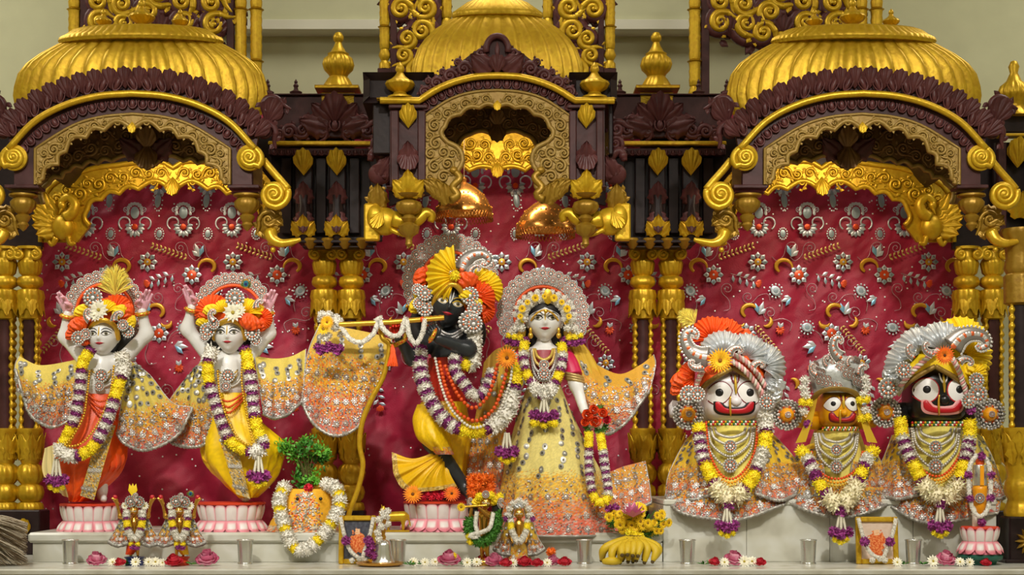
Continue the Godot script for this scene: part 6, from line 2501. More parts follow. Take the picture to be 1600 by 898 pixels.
func build_figures() -> void:
	rng.seed = 4242
	var vc := mat("stone_vc",Color.WHITE,0.3)
	vc.vertex_color_use_as_albedo = true
	var D := "pink-edged white lotus pedestal under the "
	lotus(D + "statue in orange cloth",141,786,813,834,47,51,0.18)
	lotus(D + "statue in yellow cloth with raised arms",361,784,812,833,54,57,0.18)
	lotus(D + "black flute statue",686,782,809,830,56,60,0.16)
	# statue in orange
	halo("round silver lace halo behind the raised-arm statue in orange",164,488,0.06,44,64)
	dancer({"label": "white marble statue with raised arms, orange dhoti and yellow shawl","head": [161,525],"foot": [150,0],"hair": 1.0,
		"arms": [[[132,562,0.16],[102,526,0.17],[106,490,0.20],[97,462,0.22]],[[192,562,0.16],[229,522,0.17],[222,486,0.20],[229,456,0.22]]],
		"deck": [["f",180,450,40,0.0,-0.02],["l",145,465,15,0.0,0.06],["o",124,507,16,0.3,0.02],["o",112,520,11,0.9],["y",128,485,12,0.5,0.02],["Y",166,490,22,0.1,0.02],["O",182,488,28,-0.5,-0.02],["o",198,488,13,1.2],["y",186,487,12,0.8,0.03],["y",205,503,10,1.4],["w",154,484,15,0.0,0.08],["w",148,492,10,0.6,0.08],["p",138,495,12,0.4,0.09],["p",181,496,12,-0.5,0.09],["l",122,528,11,0.0,0.05],["l",134,522,9,0.0,0.05],["l",200,518,10,0.0,0.05],["l",192,508,9,0.0,0.07],["o",132,534,8,0.0,0.02]],
		"cloth": hue(236,84,20),"dhoti": [[159,616,27,0.09,0.17],[152,655,36,0.11,0.18],[141,700,56,0.14,0.18],[140,738,47,0.14,0.18],[131,768,24,0.12,0.18],[124,783,13,0.1,0.18]],
		"sash": [[168,664],[136,778]],
		"wings": [
			[[[[30,556,0.10],[60,570,0.13],[98,566,0.16],[124,560,0.18]],[[24,574,0.14],[56,592,0.20],[92,592,0.22],[122,584,0.22]],[[28,612,0.16],[58,626,0.24],[90,626,0.25],[120,616,0.24]],[[25,578,0.15],[46,642,0.22],[80,666,0.26],[114,652,0.25]]],{"k": 3.0,"start": 0.42,"ph": 0.4,"dense": 520}],
			[[[[196,566,0.20],[202,564,0.20],[208,566,0.2]],[[194,600,0.24],[214,594,0.25],[234,586,0.22]],[[188,645,0.27],[226,650,0.30],[268,628,0.27]],[[184,676,0.27],[196,692,0.3],[222,702,0.32],[252,694,0.32],[282,672,0.30],[300,636,0.27]]],{"k": 2.5,"start": 0.62,"dots": 34,"dense": 480}]],
		"extra": [[[[98,690,0.22],[80,696,0.2],[70,700,0.16]],[[98,730,0.24],[82,735,0.24],[66,730,0.18]],[[112,780,0.25],[96,772,0.25],[72,752,0.2]]],[[[190,690,0.2],[176,690,0.24],[168,690,0.26]],[[196,716,0.2],[182,724,0.26],[166,726,0.28]],[[186,736,0.2],[176,738,0.24],[164,736,0.26]]]],"extra_col": hue(226,206,140)})
	# statue in yellow
	halo("round silver lace halo with peacock feather behind the raised-arm statue in yellow",365,490,0.06,44,63)
	dancer({"label": "white marble statue with raised arms, yellow dhoti and peacock feather","head": [359,523],"foot": [372,0],"hair": -1.0,
		"arms": [[[330,560,0.16],[293,514,0.17],[300,480,0.20],[294,450,0.22]],[[388,560,0.16],[420,520,0.17],[417,486,0.20],[423,460,0.22]]],
		"deck": [["e",384,448,15,-0.1,0.0],["O",334,490,30,0.5,-0.02],["o",322,490,12,0.3],["y",330,484,12,0.2,0.02],["Y",350,488,20,0.2,0.02],["l",367,466,15,0.0,0.07],["Y",386,490,24,-0.3,0.02],["y",402,488,12,0.7,0.0],["o",390,503,17,-0.5,0.05],["o",410,506,11,1.3],["O",408,498,18,-1.3,0.0],["w",364,488,15,0.0,0.09],["w",374,484,10,0.5,0.09],["y",316,502,9,0.3],["p",332,496,12,0.3,0.08],["l",324,516,12,0.0,0.05],["l",334,506,9,0.0,0.07],["l",320,526,8,0.0,0.05],["l",394,520,12,0.0,0.05],["l",400,532,9,0.0,0.04],["p",402,476,10,-0.4,0.06]],
		"cloth": hue(248,206,18),"dhoti": [[358,614,27,0.09,0.17],[366,655,40,0.11,0.18],[380,692,62,0.15,0.18],[381,722,58,0.15,0.18],[386,752,38,0.13,0.18],[388,777,14,0.1,0.18]],
		"sash": [[346,650],[380,776]],
		"wings": [
			[[[[320,566,0.18],[317,562,0.18],[313,566,0.17]],[[326,604,0.22],[304,596,0.21],[286,596,0.17]],[[332,645,0.24],[300,650,0.24],[262,630,0.19]],[[334,668,0.24],[322,690,0.25],[300,697,0.26],[268,690,0.24],[252,664,0.21]]],{"k": 2.5,"start": 0.55,"dots": 28,"dense": 380}],
			[[[[398,556,0.18],[430,560,0.17],[456,556,0.15],[478,545,0.12]],[[402,586,0.22],[430,592,0.23],[454,588,0.2],[476,578,0.16]],[[408,618,0.24],[430,626,0.26],[454,620,0.24],[474,606,0.18]],[[412,646,0.25],[430,652,0.27],[452,644,0.25],[471,626,0.2]]],{"k": 2.5,"start": 0.38,"ph": 1.0,"dense": 460}]],
		"extra": [[[[330,690,0.24],[322,692,0.22],[316,696,0.18]],[[346,712,0.25],[330,716,0.25],[316,714,0.2]],[[356,742,0.25],[344,744,0.25],[326,724,0.2]]]],"extra_col": hue(246,204,20)})
	rng.seed = 515
	var t := garland("flower_garland","long purple, white and yellow garland on the statue in orange cloth",[[142,546,0.30],[130,566,0.33],[126,592,0.36],[122,630,0.38],[114,660,0.39],[104,684,0.39],[96,706,0.40],[118,712,0.41],[138,704,0.41],[152,688,0.40],[168,656,0.39],[178,626,0.37],[187,596,0.34],[193,574,0.32],[190,552,0.30]],"pyypwpwpwpwpwpyyWWpyypwpwpwpwpyypWW",11.5)
	tassel(t,88,716,0.40,30)
	t = garland("flower_garland","long white, purple and yellow garland on the statue in yellow cloth",[[332,546,0.30],[325,566,0.33],[326,592,0.35],[334,622,0.37],[346,656,0.38],[358,686,0.39],[376,700,0.40],[398,704,0.40],[412,696,0.40],[402,672,0.39],[397,644,0.38],[393,606,0.36],[388,570,0.33],[382,542,0.30]],"WpyypwpwpwpwpwpyypWpwyypwpwpwpwpyyp",11.5)
	tassel(t,404,712,0.40,28)
	beads("bead_necklace","string of golden beads hanging over the statue in orange cloth",[[178,572,0.33],[172,614,0.37],[154,660,0.40],[128,692,0.42],[102,696,0.42],[112,684,0.41],[130,652,0.40],[136,616,0.37],[140,580,0.32]],2.1,M.bead_gold)
	beads("bead_necklace","string of golden beads hanging over the statue in yellow cloth",[[340,580,0.32],[344,618,0.37],[358,660,0.40],[376,688,0.42],[394,692,0.42],[384,640,0.40],[378,600,0.36],[378,566,0.32]],2.1,M.bead_gold)
	flute_statue()
	consort_statue()
	trio()

func flute_statue() -> void:
	var z := 0.16
	halo("large silver lace halo behind the black statue's turban",704,440,0.02,46,74)
	var t := thing("deity_statue","black stone statue playing a flute, in a large yellow and orange turban","statue",P(690,780,z))
	var b := MB.new()
	b.col = lin(hue(46,48,50))
	var l := []
	arm(l,[[703,500,z + 0.01],[704,520,z]],[13,14])
	arm(l,[[702,540,z],[698,590,z + 0.01],[694,640,z]],[28,25,26])
	arm(l,[[676,532,z],[730,532,z]],[16,16])
	arm(l,[[734,530,z + 0.02],[731,546,z + 0.18],[684,529,z + 0.26]],[14,13,8])
	arm(l,[[674,532,z + 0.02],[644,560,z + 0.14],[622,528,z + 0.22]],[14,11,7])
	arm(l,[[684,640,z + 0.02],[676,690,z + 0.12],[728,762,z + 0.1]],[20,15,9])
	arm(l,[[712,640,z],[716,700,z - 0.02],[704,768,z - 0.02]],[20,15,9])
	arm(l,[[727,764,z + 0.1],[732,774,z + 0.17]],[8,6])
	arm(l,[[704,772,z],[696,776,z + 0.09]],[8,6])
	bones(b,l,0.012,0.03)
	var th := head_at(702,477,z + 0.07,72,-0.24,0.06)
	head_mesh(b,th)
	hand(b,P(684,529,z + 0.26),P(664,500,z + 0.30) - P(684,529,z + 0.26),Vector3(-0.2,0.2,-1),-1.0,S(34,z),[0.9,0.8,0.8,0.7,0.3])
	b.col = lin(hue(206,40,24))
	hand(b,P(622,528,z + 0.22),P(614,505,z + 0.24) - P(622,528,z + 0.22),Vector3(0.1,0.1,1),1.0,S(34,z),[0.8,0.8,0.7,0.6,0.4])
	emit(t,"body",b,M.stone_vc)
	face_paint(t,th,true)
	b = MB.new()
	b.ball(P(704,470,z - 0.02),Vector3(S(38,z),S(40,z),S(28,z)),20,14)
	b.ball(P(742,520,z - 0.04),Vector3(S(18,z),S(30,z),S(14,z)),14,10)
	b.ball(P(652,512,z - 0.04),Vector3(S(14,z),S(28,z),S(12,z)),14,10)
	emit(t,"hair",b,M.hair)
	b = MB.new()
	b.ball(P(708,440,z + 0.02),Vector3(S(44,z),S(32,z),S(32,z)),22,14)
	emit(t,"turban_cap",b,M.yellow_cloth)
	b = MB.new()
	b.tube(cat(pp([[676,480,z + 0.1],[682,464,z + 0.15],[696,450,z + 0.19],[708,444,z + 0.2],[720,454,z + 0.18],[726,478,z + 0.12]]),24),PackedFloat32Array([S(4.5,z)]),8)
	emit(t,"head_band",b,M.bead_gold)
	deck(t,z + 0.1,[["Y",714,432,48,1.45,0.04],["O",672,440,26,0.9,-0.04],["o",657,434,15,1.3,-0.02],["y",652,476,14,0.8,-0.04],["y",655,454,12,1.3,-0.04],["o",727,438,18,0.2,0.06],["Y",738,446,34,-0.4,-0.02],["Y",754,452,32,-0.9,-0.03],["O",746,466,28,-0.9,0.02],["o",754,458,14,0.6,0.02],["o",744,480,16,0.3,0.02],["o",758,490,12,1.2,0.0],["y",728,460,10,0.4,0.07],["O",752,484,22,-1.6,0.0],["p",734,412,32,-0.9,0.02],["p",702,420,14,0.3,0.08],["p",738,424,14,-0.6,0.07],["e",703,397,13,0.0,0.0],["m",711,431,10,0.0,0.12],["l",664,458,12,0.0,0.04],["l",664,481,13,0.0,0.02],["l",655,474,10,0.0,0.03],["l",734,462,14,0.0,0.08],["l",742,482,12,0.0,0.08],["l",734,503,18,0.0,0.08],["l",740,506,14,0.0,0.09],["y",744,472,9,0.0,0.06],["l",652,452,9,0.0,0.02]])
	# jewellery and cloth
	for k in 3:
		b = MB.new()
		b.col = lin(hue(206,204,204))
		for q in even(cat(pp([[682,508 + k * 4,z + 0.1],[692,518 + k * 5,z + 0.14],[706,522 + k * 5,z + 0.15],[722,514 + k * 4,z + 0.1]]),20),26):
			b.ball(q,Vector3.ONE * S(1.8,z),6,4)
		emit(t,"necklace",b,M.sequin)
	bangle(t,676,524,z + 0.27,9,Vector3(-1,0.5,0.2),M.bead_gold,M.bead_orange)
	bangle(t,626,534,z + 0.21,8,Vector3(-0.5,1,0.2),M.bead_gold,M.bead_orange)
	garment(t,"red_vest",[[700,560,30,0.12,z],[697,590,30,0.12,z],[694,640,32,0.12,z]],{"top": hue(196,40,22),"mat": "satin","k": 6.0,"amp": 0.03,"nv": 24})
	garment(t,"dhoti",[[694,628,36,0.13,z],[690,650,42,0.15,z],[696,676,44,0.15,z],[702,700,34,0.13,z],[706,735,24,0.11,z],[706,766,16,0.09,z]],{"top": hue(228,180,18),"mat": "satin","k": 8.0,"amp": 0.06,"nv": 40})
	garment(t,"dhoti_leg",[[670,632,18,0.09,z + 0.06],[670,656,25,0.12,z + 0.10],[677,684,25,0.12,z + 0.14],[690,704,15,0.08,z + 0.16]],{"top": hue(238,194,18),"mat": "satin","k": 5.0,"amp": 0.06,"nv": 36})
	garment(t,"embroidered_cuff",[[687,698,17,0.09,z + 0.16],[695,710,14,0.075,z + 0.16]],{"top": hue(190,150,60),"start": 0.0,"nv": 8,"k": 3.0,"amp": 0.02})
	var q := grid_at([[[684,704,z + 0.14],[688,708,z + 0.15],[692,712,z + 0.15],[696,714,z + 0.14],[700,712,z + 0.12]],[[646,716,z + 0.13],[650,728,z + 0.18],[662,738,z + 0.19],[680,740,z + 0.19],[702,736,z + 0.14]],[[612,706,z + 0.10],[616,742,z + 0.15],[634,766,z + 0.17],[672,767,z + 0.19],[714,760,z + 0.14]]],70,40)
	fold(q,70,40,5.0,0.012)
	var cs := PackedColorArray()
	for j in 40:
		for i in 70:
			cs.append(speck([hue(196,160,70),hue(216,190,120),hue(150,116,50)],[0.5,0.3,0.2]) if j > 34 else jitter(hue(230,182,20),0.03))
	b = MB.new()
	b.grid(q,70,40,false,cs)
	emit(t,"dhoti_tail",b,M.satin)
	# scarf spread behind the flute,and the hanging end on the other side
	shawl(t,"shawl_wing",[[[500,506,0.12],[540,512,0.16],[580,520,0.18],[612,530,0.2]],[[482,548,0.14],[524,552,0.2],[570,560,0.22],[606,566,0.22]],[[474,596,0.16],[516,610,0.23],[556,612,0.24],[592,608,0.22]],[[472,628,0.17],[490,660,0.22],[522,679,0.26],[556,668,0.25],[578,636,0.23]]],{"k": 2.5,"start": 0.34,"top": hue(206,172,66),"dense": 620,"ph": 2.0})
	shawl(t,"shawl_end",[[[756,566,0.16],[772,548,0.18],[790,540,0.2]],[[748,620,0.16],[768,612,0.22],[790,606,0.22]],[[736,690,0.18],[762,694,0.24],[790,690,0.22]],[[730,742,0.2],[756,764,0.26],[786,772,0.24]]],{"k": 2.0,"start": 0.5,"top": hue(180,138,44),"fringe": false,"dots": 10,"dense": 200})
	rng.seed = 616
	# flute
	b = MB.new()
	b.tube(PackedVector3Array([P(530,507,z + 0.24),P(612,503,z + 0.27),P(694,496,z + 0.3)]),PackedFloat32Array([S(4,z)]),12)
	var fl := thing("flute","long golden flute held at the lips of the black statue","flute",P(612,503,z + 0.27))
	emit(fl,"pipe",b,M.bead_gold)
	for k in 5:
		b = MB.new()
		b.ball(P(660 + k * 7,499 - k * 0.6,z + 0.29),Vector3.ONE * S(4.6,z),10,8)
		emit(fl,"jewelled_ring",b,M.bead_gold if k % 2 else M.bead_orange)
	garland("bud_garland","string of white buds looped along the flute",[[522,498,0.40],[534,512,0.40],[548,530,0.41],[566,534,0.42],[584,520,0.43],[592,498,0.43],[598,512,0.44],[612,524,0.45],[626,520,0.45],[634,498,0.45],[640,524,0.46],[650,536,0.46],[660,520,0.46],[664,498,0.46]],"wwwwwwwwwwwwwwwwwwwwwwwwww",4.6)
	t = thing("flower_bunch","bunch of white buds, yellow daisy and maroon blossoms hanging at the flute's far end","flower bunch",P(512,556,0.40))
	rng.seed = 99
	for k in 16:
		inst(t,"white_blossom",G.puff_w,Transform3D(Basis(rand_dir(),1.0).scaled(Vector3.ONE * S(rng.randf_range(5.5,8),0.4)),P(514 + rng.randf_range(-14,18),512 + rng.randf_range(-22,18),0.38 + rng.randf_range(-0.03,0.03))))
	for k in 9:
		inst(t,"maroon_blossom",G.puff_p,Transform3D(Basis(rand_dir(),1.0).scaled(Vector3.ONE * S(7,0.4)),P(496 + k * 4.4,542 + 3 * sin(k * 1.1) + (4 if k % 2 else 0),0.40)))
	inst(t,"yellow_daisy",G.gerbera_y,Transform3D(Basis.from_scale(Vector3.ONE * S(11,0.4)),P(511,503,0.43)))
	inst(t,"yellow_daisy",G.mum_y,Transform3D(Basis.from_scale(Vector3.ONE * S(9,0.4)),P(505,514,0.42)))
	# wavy golden staff
	b = MB.new()
	b.tube(cat(pp([[594,512,0.36],[598,528,0.38],[608,538,0.38],[606,560,0.38],[598,590,0.38],[580,624,0.38],[566,660,0.38],[562,695,0.38],[567,726,0.38],[560,762,0.38],[546,800,0.38],[543,826,0.38]]),70),PackedFloat32Array([S(4.2,0.38)]),10)
	b.tube(cat(pp([[608,540,0.38],[620,538,0.38],[632,528,0.37],[634,518,0.36]]),14),PackedFloat32Array([S(4,0.38),S(3,0.38)]),10)
	var stf := thing("staff","wavy golden staff with a forked top beside the black statue","staff",P(543,828,0.38))
	emit(stf,"stick",b,M.gold_bright)
	b = MB.new()
	for k in 16:
		b.tube(cat(pp([[613,538,0.40],[611 + (k % 4) * 2,552,0.405],[605 + k * 1.1,572,0.40 + 0.004 * (k % 3)]]),6),PackedFloat32Array([S(1.6,0.4),S(1.0,0.4)]),5)
	emit(stf,"orange_tassel",b,M.orange_cloth)
	# garlands on the black statue
	t = garland("flower_garland","wide looping white and purple garland on the black flute statue",[[656,542,0.30],[656,568,0.33],[660,592,0.36],[670,620,0.39],[686,646,0.41],[706,664,0.43],[730,672,0.44],[752,671,0.44],[774,662,0.43],[792,642,0.41],[800,618,0.39],[805,590,0.37],[797,566,0.36]],"pwpwpwpwpwpwpwpwpyypWWWwpyy",14.0)
	tassel(t,792,676,0.42,26)
	garland("flower_garland","shorter white and purple garland inside the wide loop on the black statue",[[742,520,0.28],[741,545,0.32],[737,572,0.32],[712,560,0.35],[712,582,0.38],[724,598,0.40],[738,616,0.41],[752,616,0.41],[764,598,0.40],[770,578,0.38]],"WWWwypwpwpwpwpwwpwpwpw",11.5)
	beads("bead_necklace","long string of orange beads on the black flute statue",[[687,566,0.34],[694,596,0.39],[704,624,0.43],[718,646,0.46],[744,657,0.48],[770,640,0.46],[784,608,0.43],[793,572,0.40]],3.3,M.bead_orange)
	beads("bead_necklace","shorter inner string of orange beads on the black flute statue",[[696,572,0.36],[714,614,0.43],[738,637,0.46],[760,622,0.45],[770,598,0.43],[777,570,0.40]],3.3,M.bead_orange)
	beads("bead_necklace","string of small white beads on the black flute statue",[[680,560,0.34],[690,604,0.40],[706,640,0.44],[740,668,0.485],[776,648,0.45],[796,600,0.42],[800,570,0.40]],2.6,M.bead_white)
	t = thing("gerbera","orange gerbera fixed on the garland between the black statue and its consort","flower",P(792,572,0.44))
	inst(t,"bloom",G.gerbera_o,Transform3D(Basis(Vector3(0,0,1),0.2).scaled(Vector3.ONE * S(17,0.44)),P(792,559,0.44)))
	for k in 5:
		var b2 := MB.new()
		b2.petal(P(792,562,0.43),Vector3(cos(k * 1.3),-0.9 + 0.3 * k,0.2).normalized(),Vector3(0,0,1),S(16,0.44),S(7,0.44))
		emit(t,"leaf",b2,M.leaf)
	# blossoms on the black statue's pedestal
	for a in [["gerbera","orange-yellow gerbera lying on the black statue's lotus pedestal","gerbera_o",645,772,15,0.36],["gerbera","deep orange gerbera lying at the black statue's feet","gerbera_r",706,771,13,0.36]]:
		var f := inst(self,a[0],G[a[2]],Transform3D(Basis(Vector3(1,0,0),-0.35).scaled(Vector3.ONE * S(a[5],a[6])),P(a[3],a[4],a[6])))
		tag(f,a[1],"flower")
	t = thing("marigold_heap","heap of shredded orange marigold beside the black statue's foot","flowers",P(750,778,0.36))
	for k in 12:
		inst(t,"marigold",G.puff_o,Transform3D(Basis(rand_dir(),1.0).scaled(Vector3.ONE * S(11,0.36)),P(738 + (k % 4) * 9,748 + (k / 4) * 11,0.32 + 0.02 * (k % 3))))
	t = thing("rose_petals","loose red petals on the black statue's lotus pedestal","petals",P(676,780,0.30))
	for k in 6:
		inst(t,"petal_clump",G.puff_r,Transform3D(Basis(rand_dir(),1.0).scaled(Vector3.ONE * S(6.5,0.3)),P(662 + k * 6,776 - (k % 2) * 4,0.32)))

func consort_statue() -> void:
	var z := 0.20
	halo("silver lace halo ring with orange rim behind the consort's flower tiara",848,492,0.08,44,71)
	var t := thing("deity_statue","white marble consort statue in a wide pale yellow embroidered skirt","statue",P(860,834,z))
	var b := MB.new()
	b.col = lin(hue(234,234,232))
	var l := []
	arm(l,[[850,525,z],[850,545,z]],[11,12])
	arm(l,[[850,560,z],[850,600,z]],[24,21])
	arm(l,[[830,556,z],[872,556,z]],[13,13])
	arm(l,[[884,560,z + 0.02],[900,600,z + 0.06],[913,642,z + 0.1]],[12,10,7])
	arm(l,[[818,560,z + 0.02],[806,600,z + 0.06],[800,566,z + 0.14]],[12,10,7])
	arm(l,[[850,610,z],[856,700,z],[858,800,z]],[26,24,18])
	bones(b,l,0.012,0.03)
	var th := head_at(851,501,z + 0.03,66)
	head_mesh(b,th)
	hand(b,P(913,642,z + 0.1),P(922,664,z + 0.13) - P(913,642,z + 0.1),Vector3(-0.6,0.1,0.8),-1.0,S(30,z),[0.9,0.9,0.9,0.8,0.4])
	hand(b,P(800,566,z + 0.14),P(796,544,z + 0.16) - P(800,566,z + 0.14),Vector3(0,0.2,1),1.0,S(28,z),[0.6,0.5,0.5,0.4,0.3])
	emit(t,"body",b,M.stone_vc)
	face_paint(t,th,false)
	b = MB.new()
	b.ball(P(851,499,z - 0.005),Vector3(S(30,z),S(33,z),S(28,z)),22,14)
	b.ball(P(851,520,z - 0.04),Vector3(S(34,z),S(36,z),S(16,z)),18,12)
	hair_cap(b,th,0.62,0.9)
	emit(t,"hair",b,M.hair)
	# tiara of jasmine with yellow blossoms
	rng.seed = 31
	for k in 44:
		var a := -0.15 + (PI + 0.3) * (k % 15) / 14.0
		var r := 26.0 + 7.5 * (k / 15)
		inst(t,"jasmine",G.puff_w,Transform3D(Basis(rand_dir(),1.0).scaled(Vector3.ONE * S(5.6,z)),P(851 + cos(a) * (r + 5),494 - sin(a) * r * 0.94,z + 0.10 - 0.015 * (k / 15))))
	for k in 9:
		var a := 0.0 + PI * k / 8.0
		inst(t,"yellow_blossom",G.mum_y,Transform3D(Basis.from_scale(Vector3.ONE * S(6.5 if k % 2 else 5,z)),P(851 + cos(a) * 38,494 - sin(a) * 31,z + 0.135)))
	b = MB.new()
	b.gem(P(856,463,z + 0.13),Vector3(0,0,1),S(7,z),12,1.7,0.0,0.4)
	emit(t,"gold_brooch",b,M.gold_bright)
	b = MB.new()
	for q in even(cat(pp([[830,500,z + 0.1],[838,490,z + 0.14],[851,484,z + 0.16],[864,490,z + 0.14],[872,500,z + 0.1]]),20),24):
		b.ball(q,Vector3.ONE * S(1.7,z),6,4)
	b.ball(P(853,486,z + 0.16),Vector3.ONE * S(3.5,z),8,6)
	for s in [-1.0,1.0]:
		b.ball(P(851 + s * 22,516,z + 0.08),Vector3(2.5,5,2.5) * S(1,z),8,6)
		b.ball(P(851 + s * 22,524,z + 0.08),Vector3(4,5,4) * S(1,z),8,6)
	emit(t,"gold_jewellery",b,M.bead_gold)
	for s in [-1.0,1.0]:
		puffs(t,"white_blossom","puff_w",[[851 + s * 40,504,z + 0.08],[851 + s * 46,512,z + 0.07],[851 + s * 36,512,z + 0.08],[851 + s * 50,518,z + 0.06]],7)
		puffs(t,"yellow_blossom","puff_y",[[851 + s * 34,500,z + 0.09],[851 + s * 32,488,z + 0.08],[851 + s * 56,524,z + 0.06],[851 + s * 47,526,z + 0.07],[851 + s * 38,527,z + 0.08]],6)
		puffs(t,"purple_blossom","puff_p",[[851 + s * 58,532,z + 0.05],[851 + s * 48,535,z + 0.06],[851 + s * 38,536,z + 0.07],[851 + s * 42,488,z + 0.06],[851 + s * 30,532,z + 0.07]],7)
	# blouse,sleeves,jewellery
	garment(t,"maroon_blouse",[[850,548,27,0.085,z],[850,570,29,0.10,z],[850,606,25,0.09,z]],{"top": hue(150,22,44),"mat": "satin","k": 4.0,"amp": 0.02,"nv": 24})
	for s in [-1.0,1.0]:
		b = MB.new()
		b.col = lin(hue(206,24,84))
		b.tube(cat(pp([[850 + s * 30,553,z],[850 + s * 40,570,z + 0.03],[850 + s * 46,588,z + 0.05]]),12),PackedFloat32Array([S(14,z),S(14.5,z)]),16)
		emit(t,"sleeve",b,M.satin)
		b = MB.new()
		b.col = lin(hue(196,168,110))
		for k in 3:
			var path := PackedVector3Array()
			for i in 19:
				var a := TAU * i / 18
				path.append(P(850 + s * (46 + k),586 + 4 * k,z + 0.05) + Vector3(cos(a),-0.25 * s * cos(a),sin(a)) * S(14,z))
			b.tube(path,PackedFloat32Array([S(2.6,z)]),6)
		emit(t,"gold_armband",b,M.sequin)
	for k in 4:
		b = MB.new()
		b.col = lin([hue(222,190,96),hue(222,190,110),hue(206,200,196),hue(196,190,186)][k])
		var w: float = [14,17,19,20][k]
		for q in even(cat(pp([[850 - w,546,z + 0.07],[850 - w * 0.75,556 + k * 9,z + 0.12],[850,562 + k * 11,z + 0.135],[850 + w * 0.75,556 + k * 9,z + 0.12],[850 + w,546,z + 0.07]]),30),36):
			b.ball(q,Vector3.ONE * S(2.6,z),6,4)
		emit(t,"necklace",b,M.sequin)
	for a in [[850,570,8],[850,584,10],[848,612,9]]:
		inst(t,"pendant_brooch",G.lace_disc,Transform3D(Basis.from_scale(Vector3.ONE * S(a[2],z)),P(a[0],a[1],z + 0.15 + (0.06 if a[1] > 600 else 0.0))))
	# skirt
	var rings := [[850,602,26,0.10,z],[851,640,40,0.15,z],[856,690,58,0.20,z],[863,740,76,0.25,z],[869,790,90,0.285,z],[872,833,98,0.31,z]]
	var q := garment(t,"skirt",rings,{"top": hue(222,206,118),"start": 0.64,"nu": 221,"nv": 150,"k": 11.0,"amp": 0.04,"warm": true})
	sequins(t,q,221,150,0.62,130,1500,1.0)
	b = MB.new()
	var hp := q.slice(149 * 221,150 * 221)
	b.tube(hp,PackedFloat32Array([0.006]),6)
	emit(t,"silver_fringe",b,M.lace)
	# veil over the shoulders,spread wing,train
	for s in [-1.0,1.0]:
		q = grid_at([[[851 + s * 26,500,z - 0.03],[851 + s * 36,512,z - 0.05],[851 + s * 42,520,z - 0.07]],[[851 + s * 34,545,z + 0.0],[851 + s * 50,545,z - 0.01],[851 + s * 66,543,z - 0.04]],[[851 + s * 44,580,z + 0.04],[851 + s * 62,582,z + 0.02],[851 + s * 84,574,z - 0.02]],[[851 + s * 52,620,z + 0.06],[851 + s * 72,616,z + 0.04],[851 + s * 92,600,z - 0.02]]],30,40)
		fold(q,30,40,3.0,0.012)
		b = MB.new()
		b.col = lin(hue(206,166,46))
		b.grid(q,30,40)
		emit(t,"veil",b,M.cloth)
	shawl(t,"shawl_wing",[[[892,545,0.18],[930,568,0.16],[968,584,0.14],[1000,570,0.1],[1021,554,0.08]],[[904,580,0.22],[936,602,0.24],[970,606,0.2],[1000,594,0.15],[1024,568,0.11]],[[914,622,0.24],[940,638,0.27],[972,632,0.24],[998,616,0.18],[1020,590,0.13]],[[930,672,0.25],[952,676,0.27],[978,658,0.25],[998,632,0.2],[1014,610,0.15]]],{"k": 2.2,"start": 0.3,"top": hue(204,152,40),"amp": 0.02,"dense": 560})
	shawl(t,"train",[[[950,738,0.0],[976,728,0.0],[1008,720,-0.02]],[[948,770,0.06],[978,764,0.06],[1014,752,0.02]],[[950,806,0.12],[980,800,0.12],[1018,784,0.08]]],{"k": 2.0,"start": 0.0,"top": hue(222,120,104),"dots": 0,"dense": 420,"fringe": true})
	rng.seed = 717
	t = garland("flower_garland","short yellow, white and purple garland round the consort's neck",[[820,536,0.30],[818,556,0.33],[822,580,0.36],[832,600,0.39],[850,620,0.41],[866,600,0.39],[875,580,0.36],[879,556,0.33],[877,538,0.30]],"ywpwpypWpwWpypwpwy",9.5)
	puffs(t,"white_blossom","puff_w",[[838,612,0.42],[850,616,0.43],[862,612,0.42],[850,606,0.42]],9)
	tassel(t,850,624,0.42,22)
	puffs(t,"yellow_blossom","puff_y",[[834,661,0.43],[866,661,0.43]],8)
	puffs(t,"purple_blossom","puff_p",[[834,648,0.42],[866,648,0.42]],9)
	# bouquet in her hand and the garland that hangs from it
	t = thing("bouquet","posy of orange roses with white blossoms held by the consort","bouquet",P(929,676,0.40))
	for a in [["rose_o",930,658,9],["rose_o",942,645,7],["rose_o",918,648,8],["rose_o",928,640,7],["rose_r",948,656,6],["rose_o",914,660,6]]:
		inst(t,"rose",G[a[0]],Transform3D(Basis(Vector3(1,0,0),PI / 2 - 0.3).scaled(Vector3.ONE * S(a[3],0.4)),P(a[1],a[2],0.42)))
	puffs(t,"white_blossom","puff_w",[[922,654,0.41],[936,650,0.41],[924,664,0.41],[936,664,0.42],[928,648,0.41]],6)
	puffs(t,"leaf_tuft","puff_g",[[936,672,0.4],[918,670,0.4],[944,668,0.39],[938,638,0.39]],7)
	t = garland("flower_garland","double strand of purple and white blossoms hanging from the consort's posy",[[920,676,0.42],[920,700,0.44],[920,730,0.46],[924,760,0.48],[932,782,0.50],[946,782,0.50],[950,766,0.49],[946,736,0.46],[942,704,0.44],[938,678,0.42]],"yypwpwpwpwpwpyyywpwpwpwpwpwyy",8.5)
	puffs(t,"purple_blossom","puff_p",[[952,794,0.5],[962,793,0.5]],7)
	puffs(t,"yellow_blossom","puff_y",[[950,806,0.5],[960,806,0.5]],7)

# ---------- the wide-eyed trio ----------
func superface(at: Vector3,w: float,h: float,d: float) -> Callable:
	return func(x: float,y: float,e: float) -> Vector3:
		var s := 1.0 - pow(absf(x),4.0) - pow(absf(y),4.0)
		return at + Vector3(x * w,y * h,d * pow(maxf(s,0.0),0.25) + e)

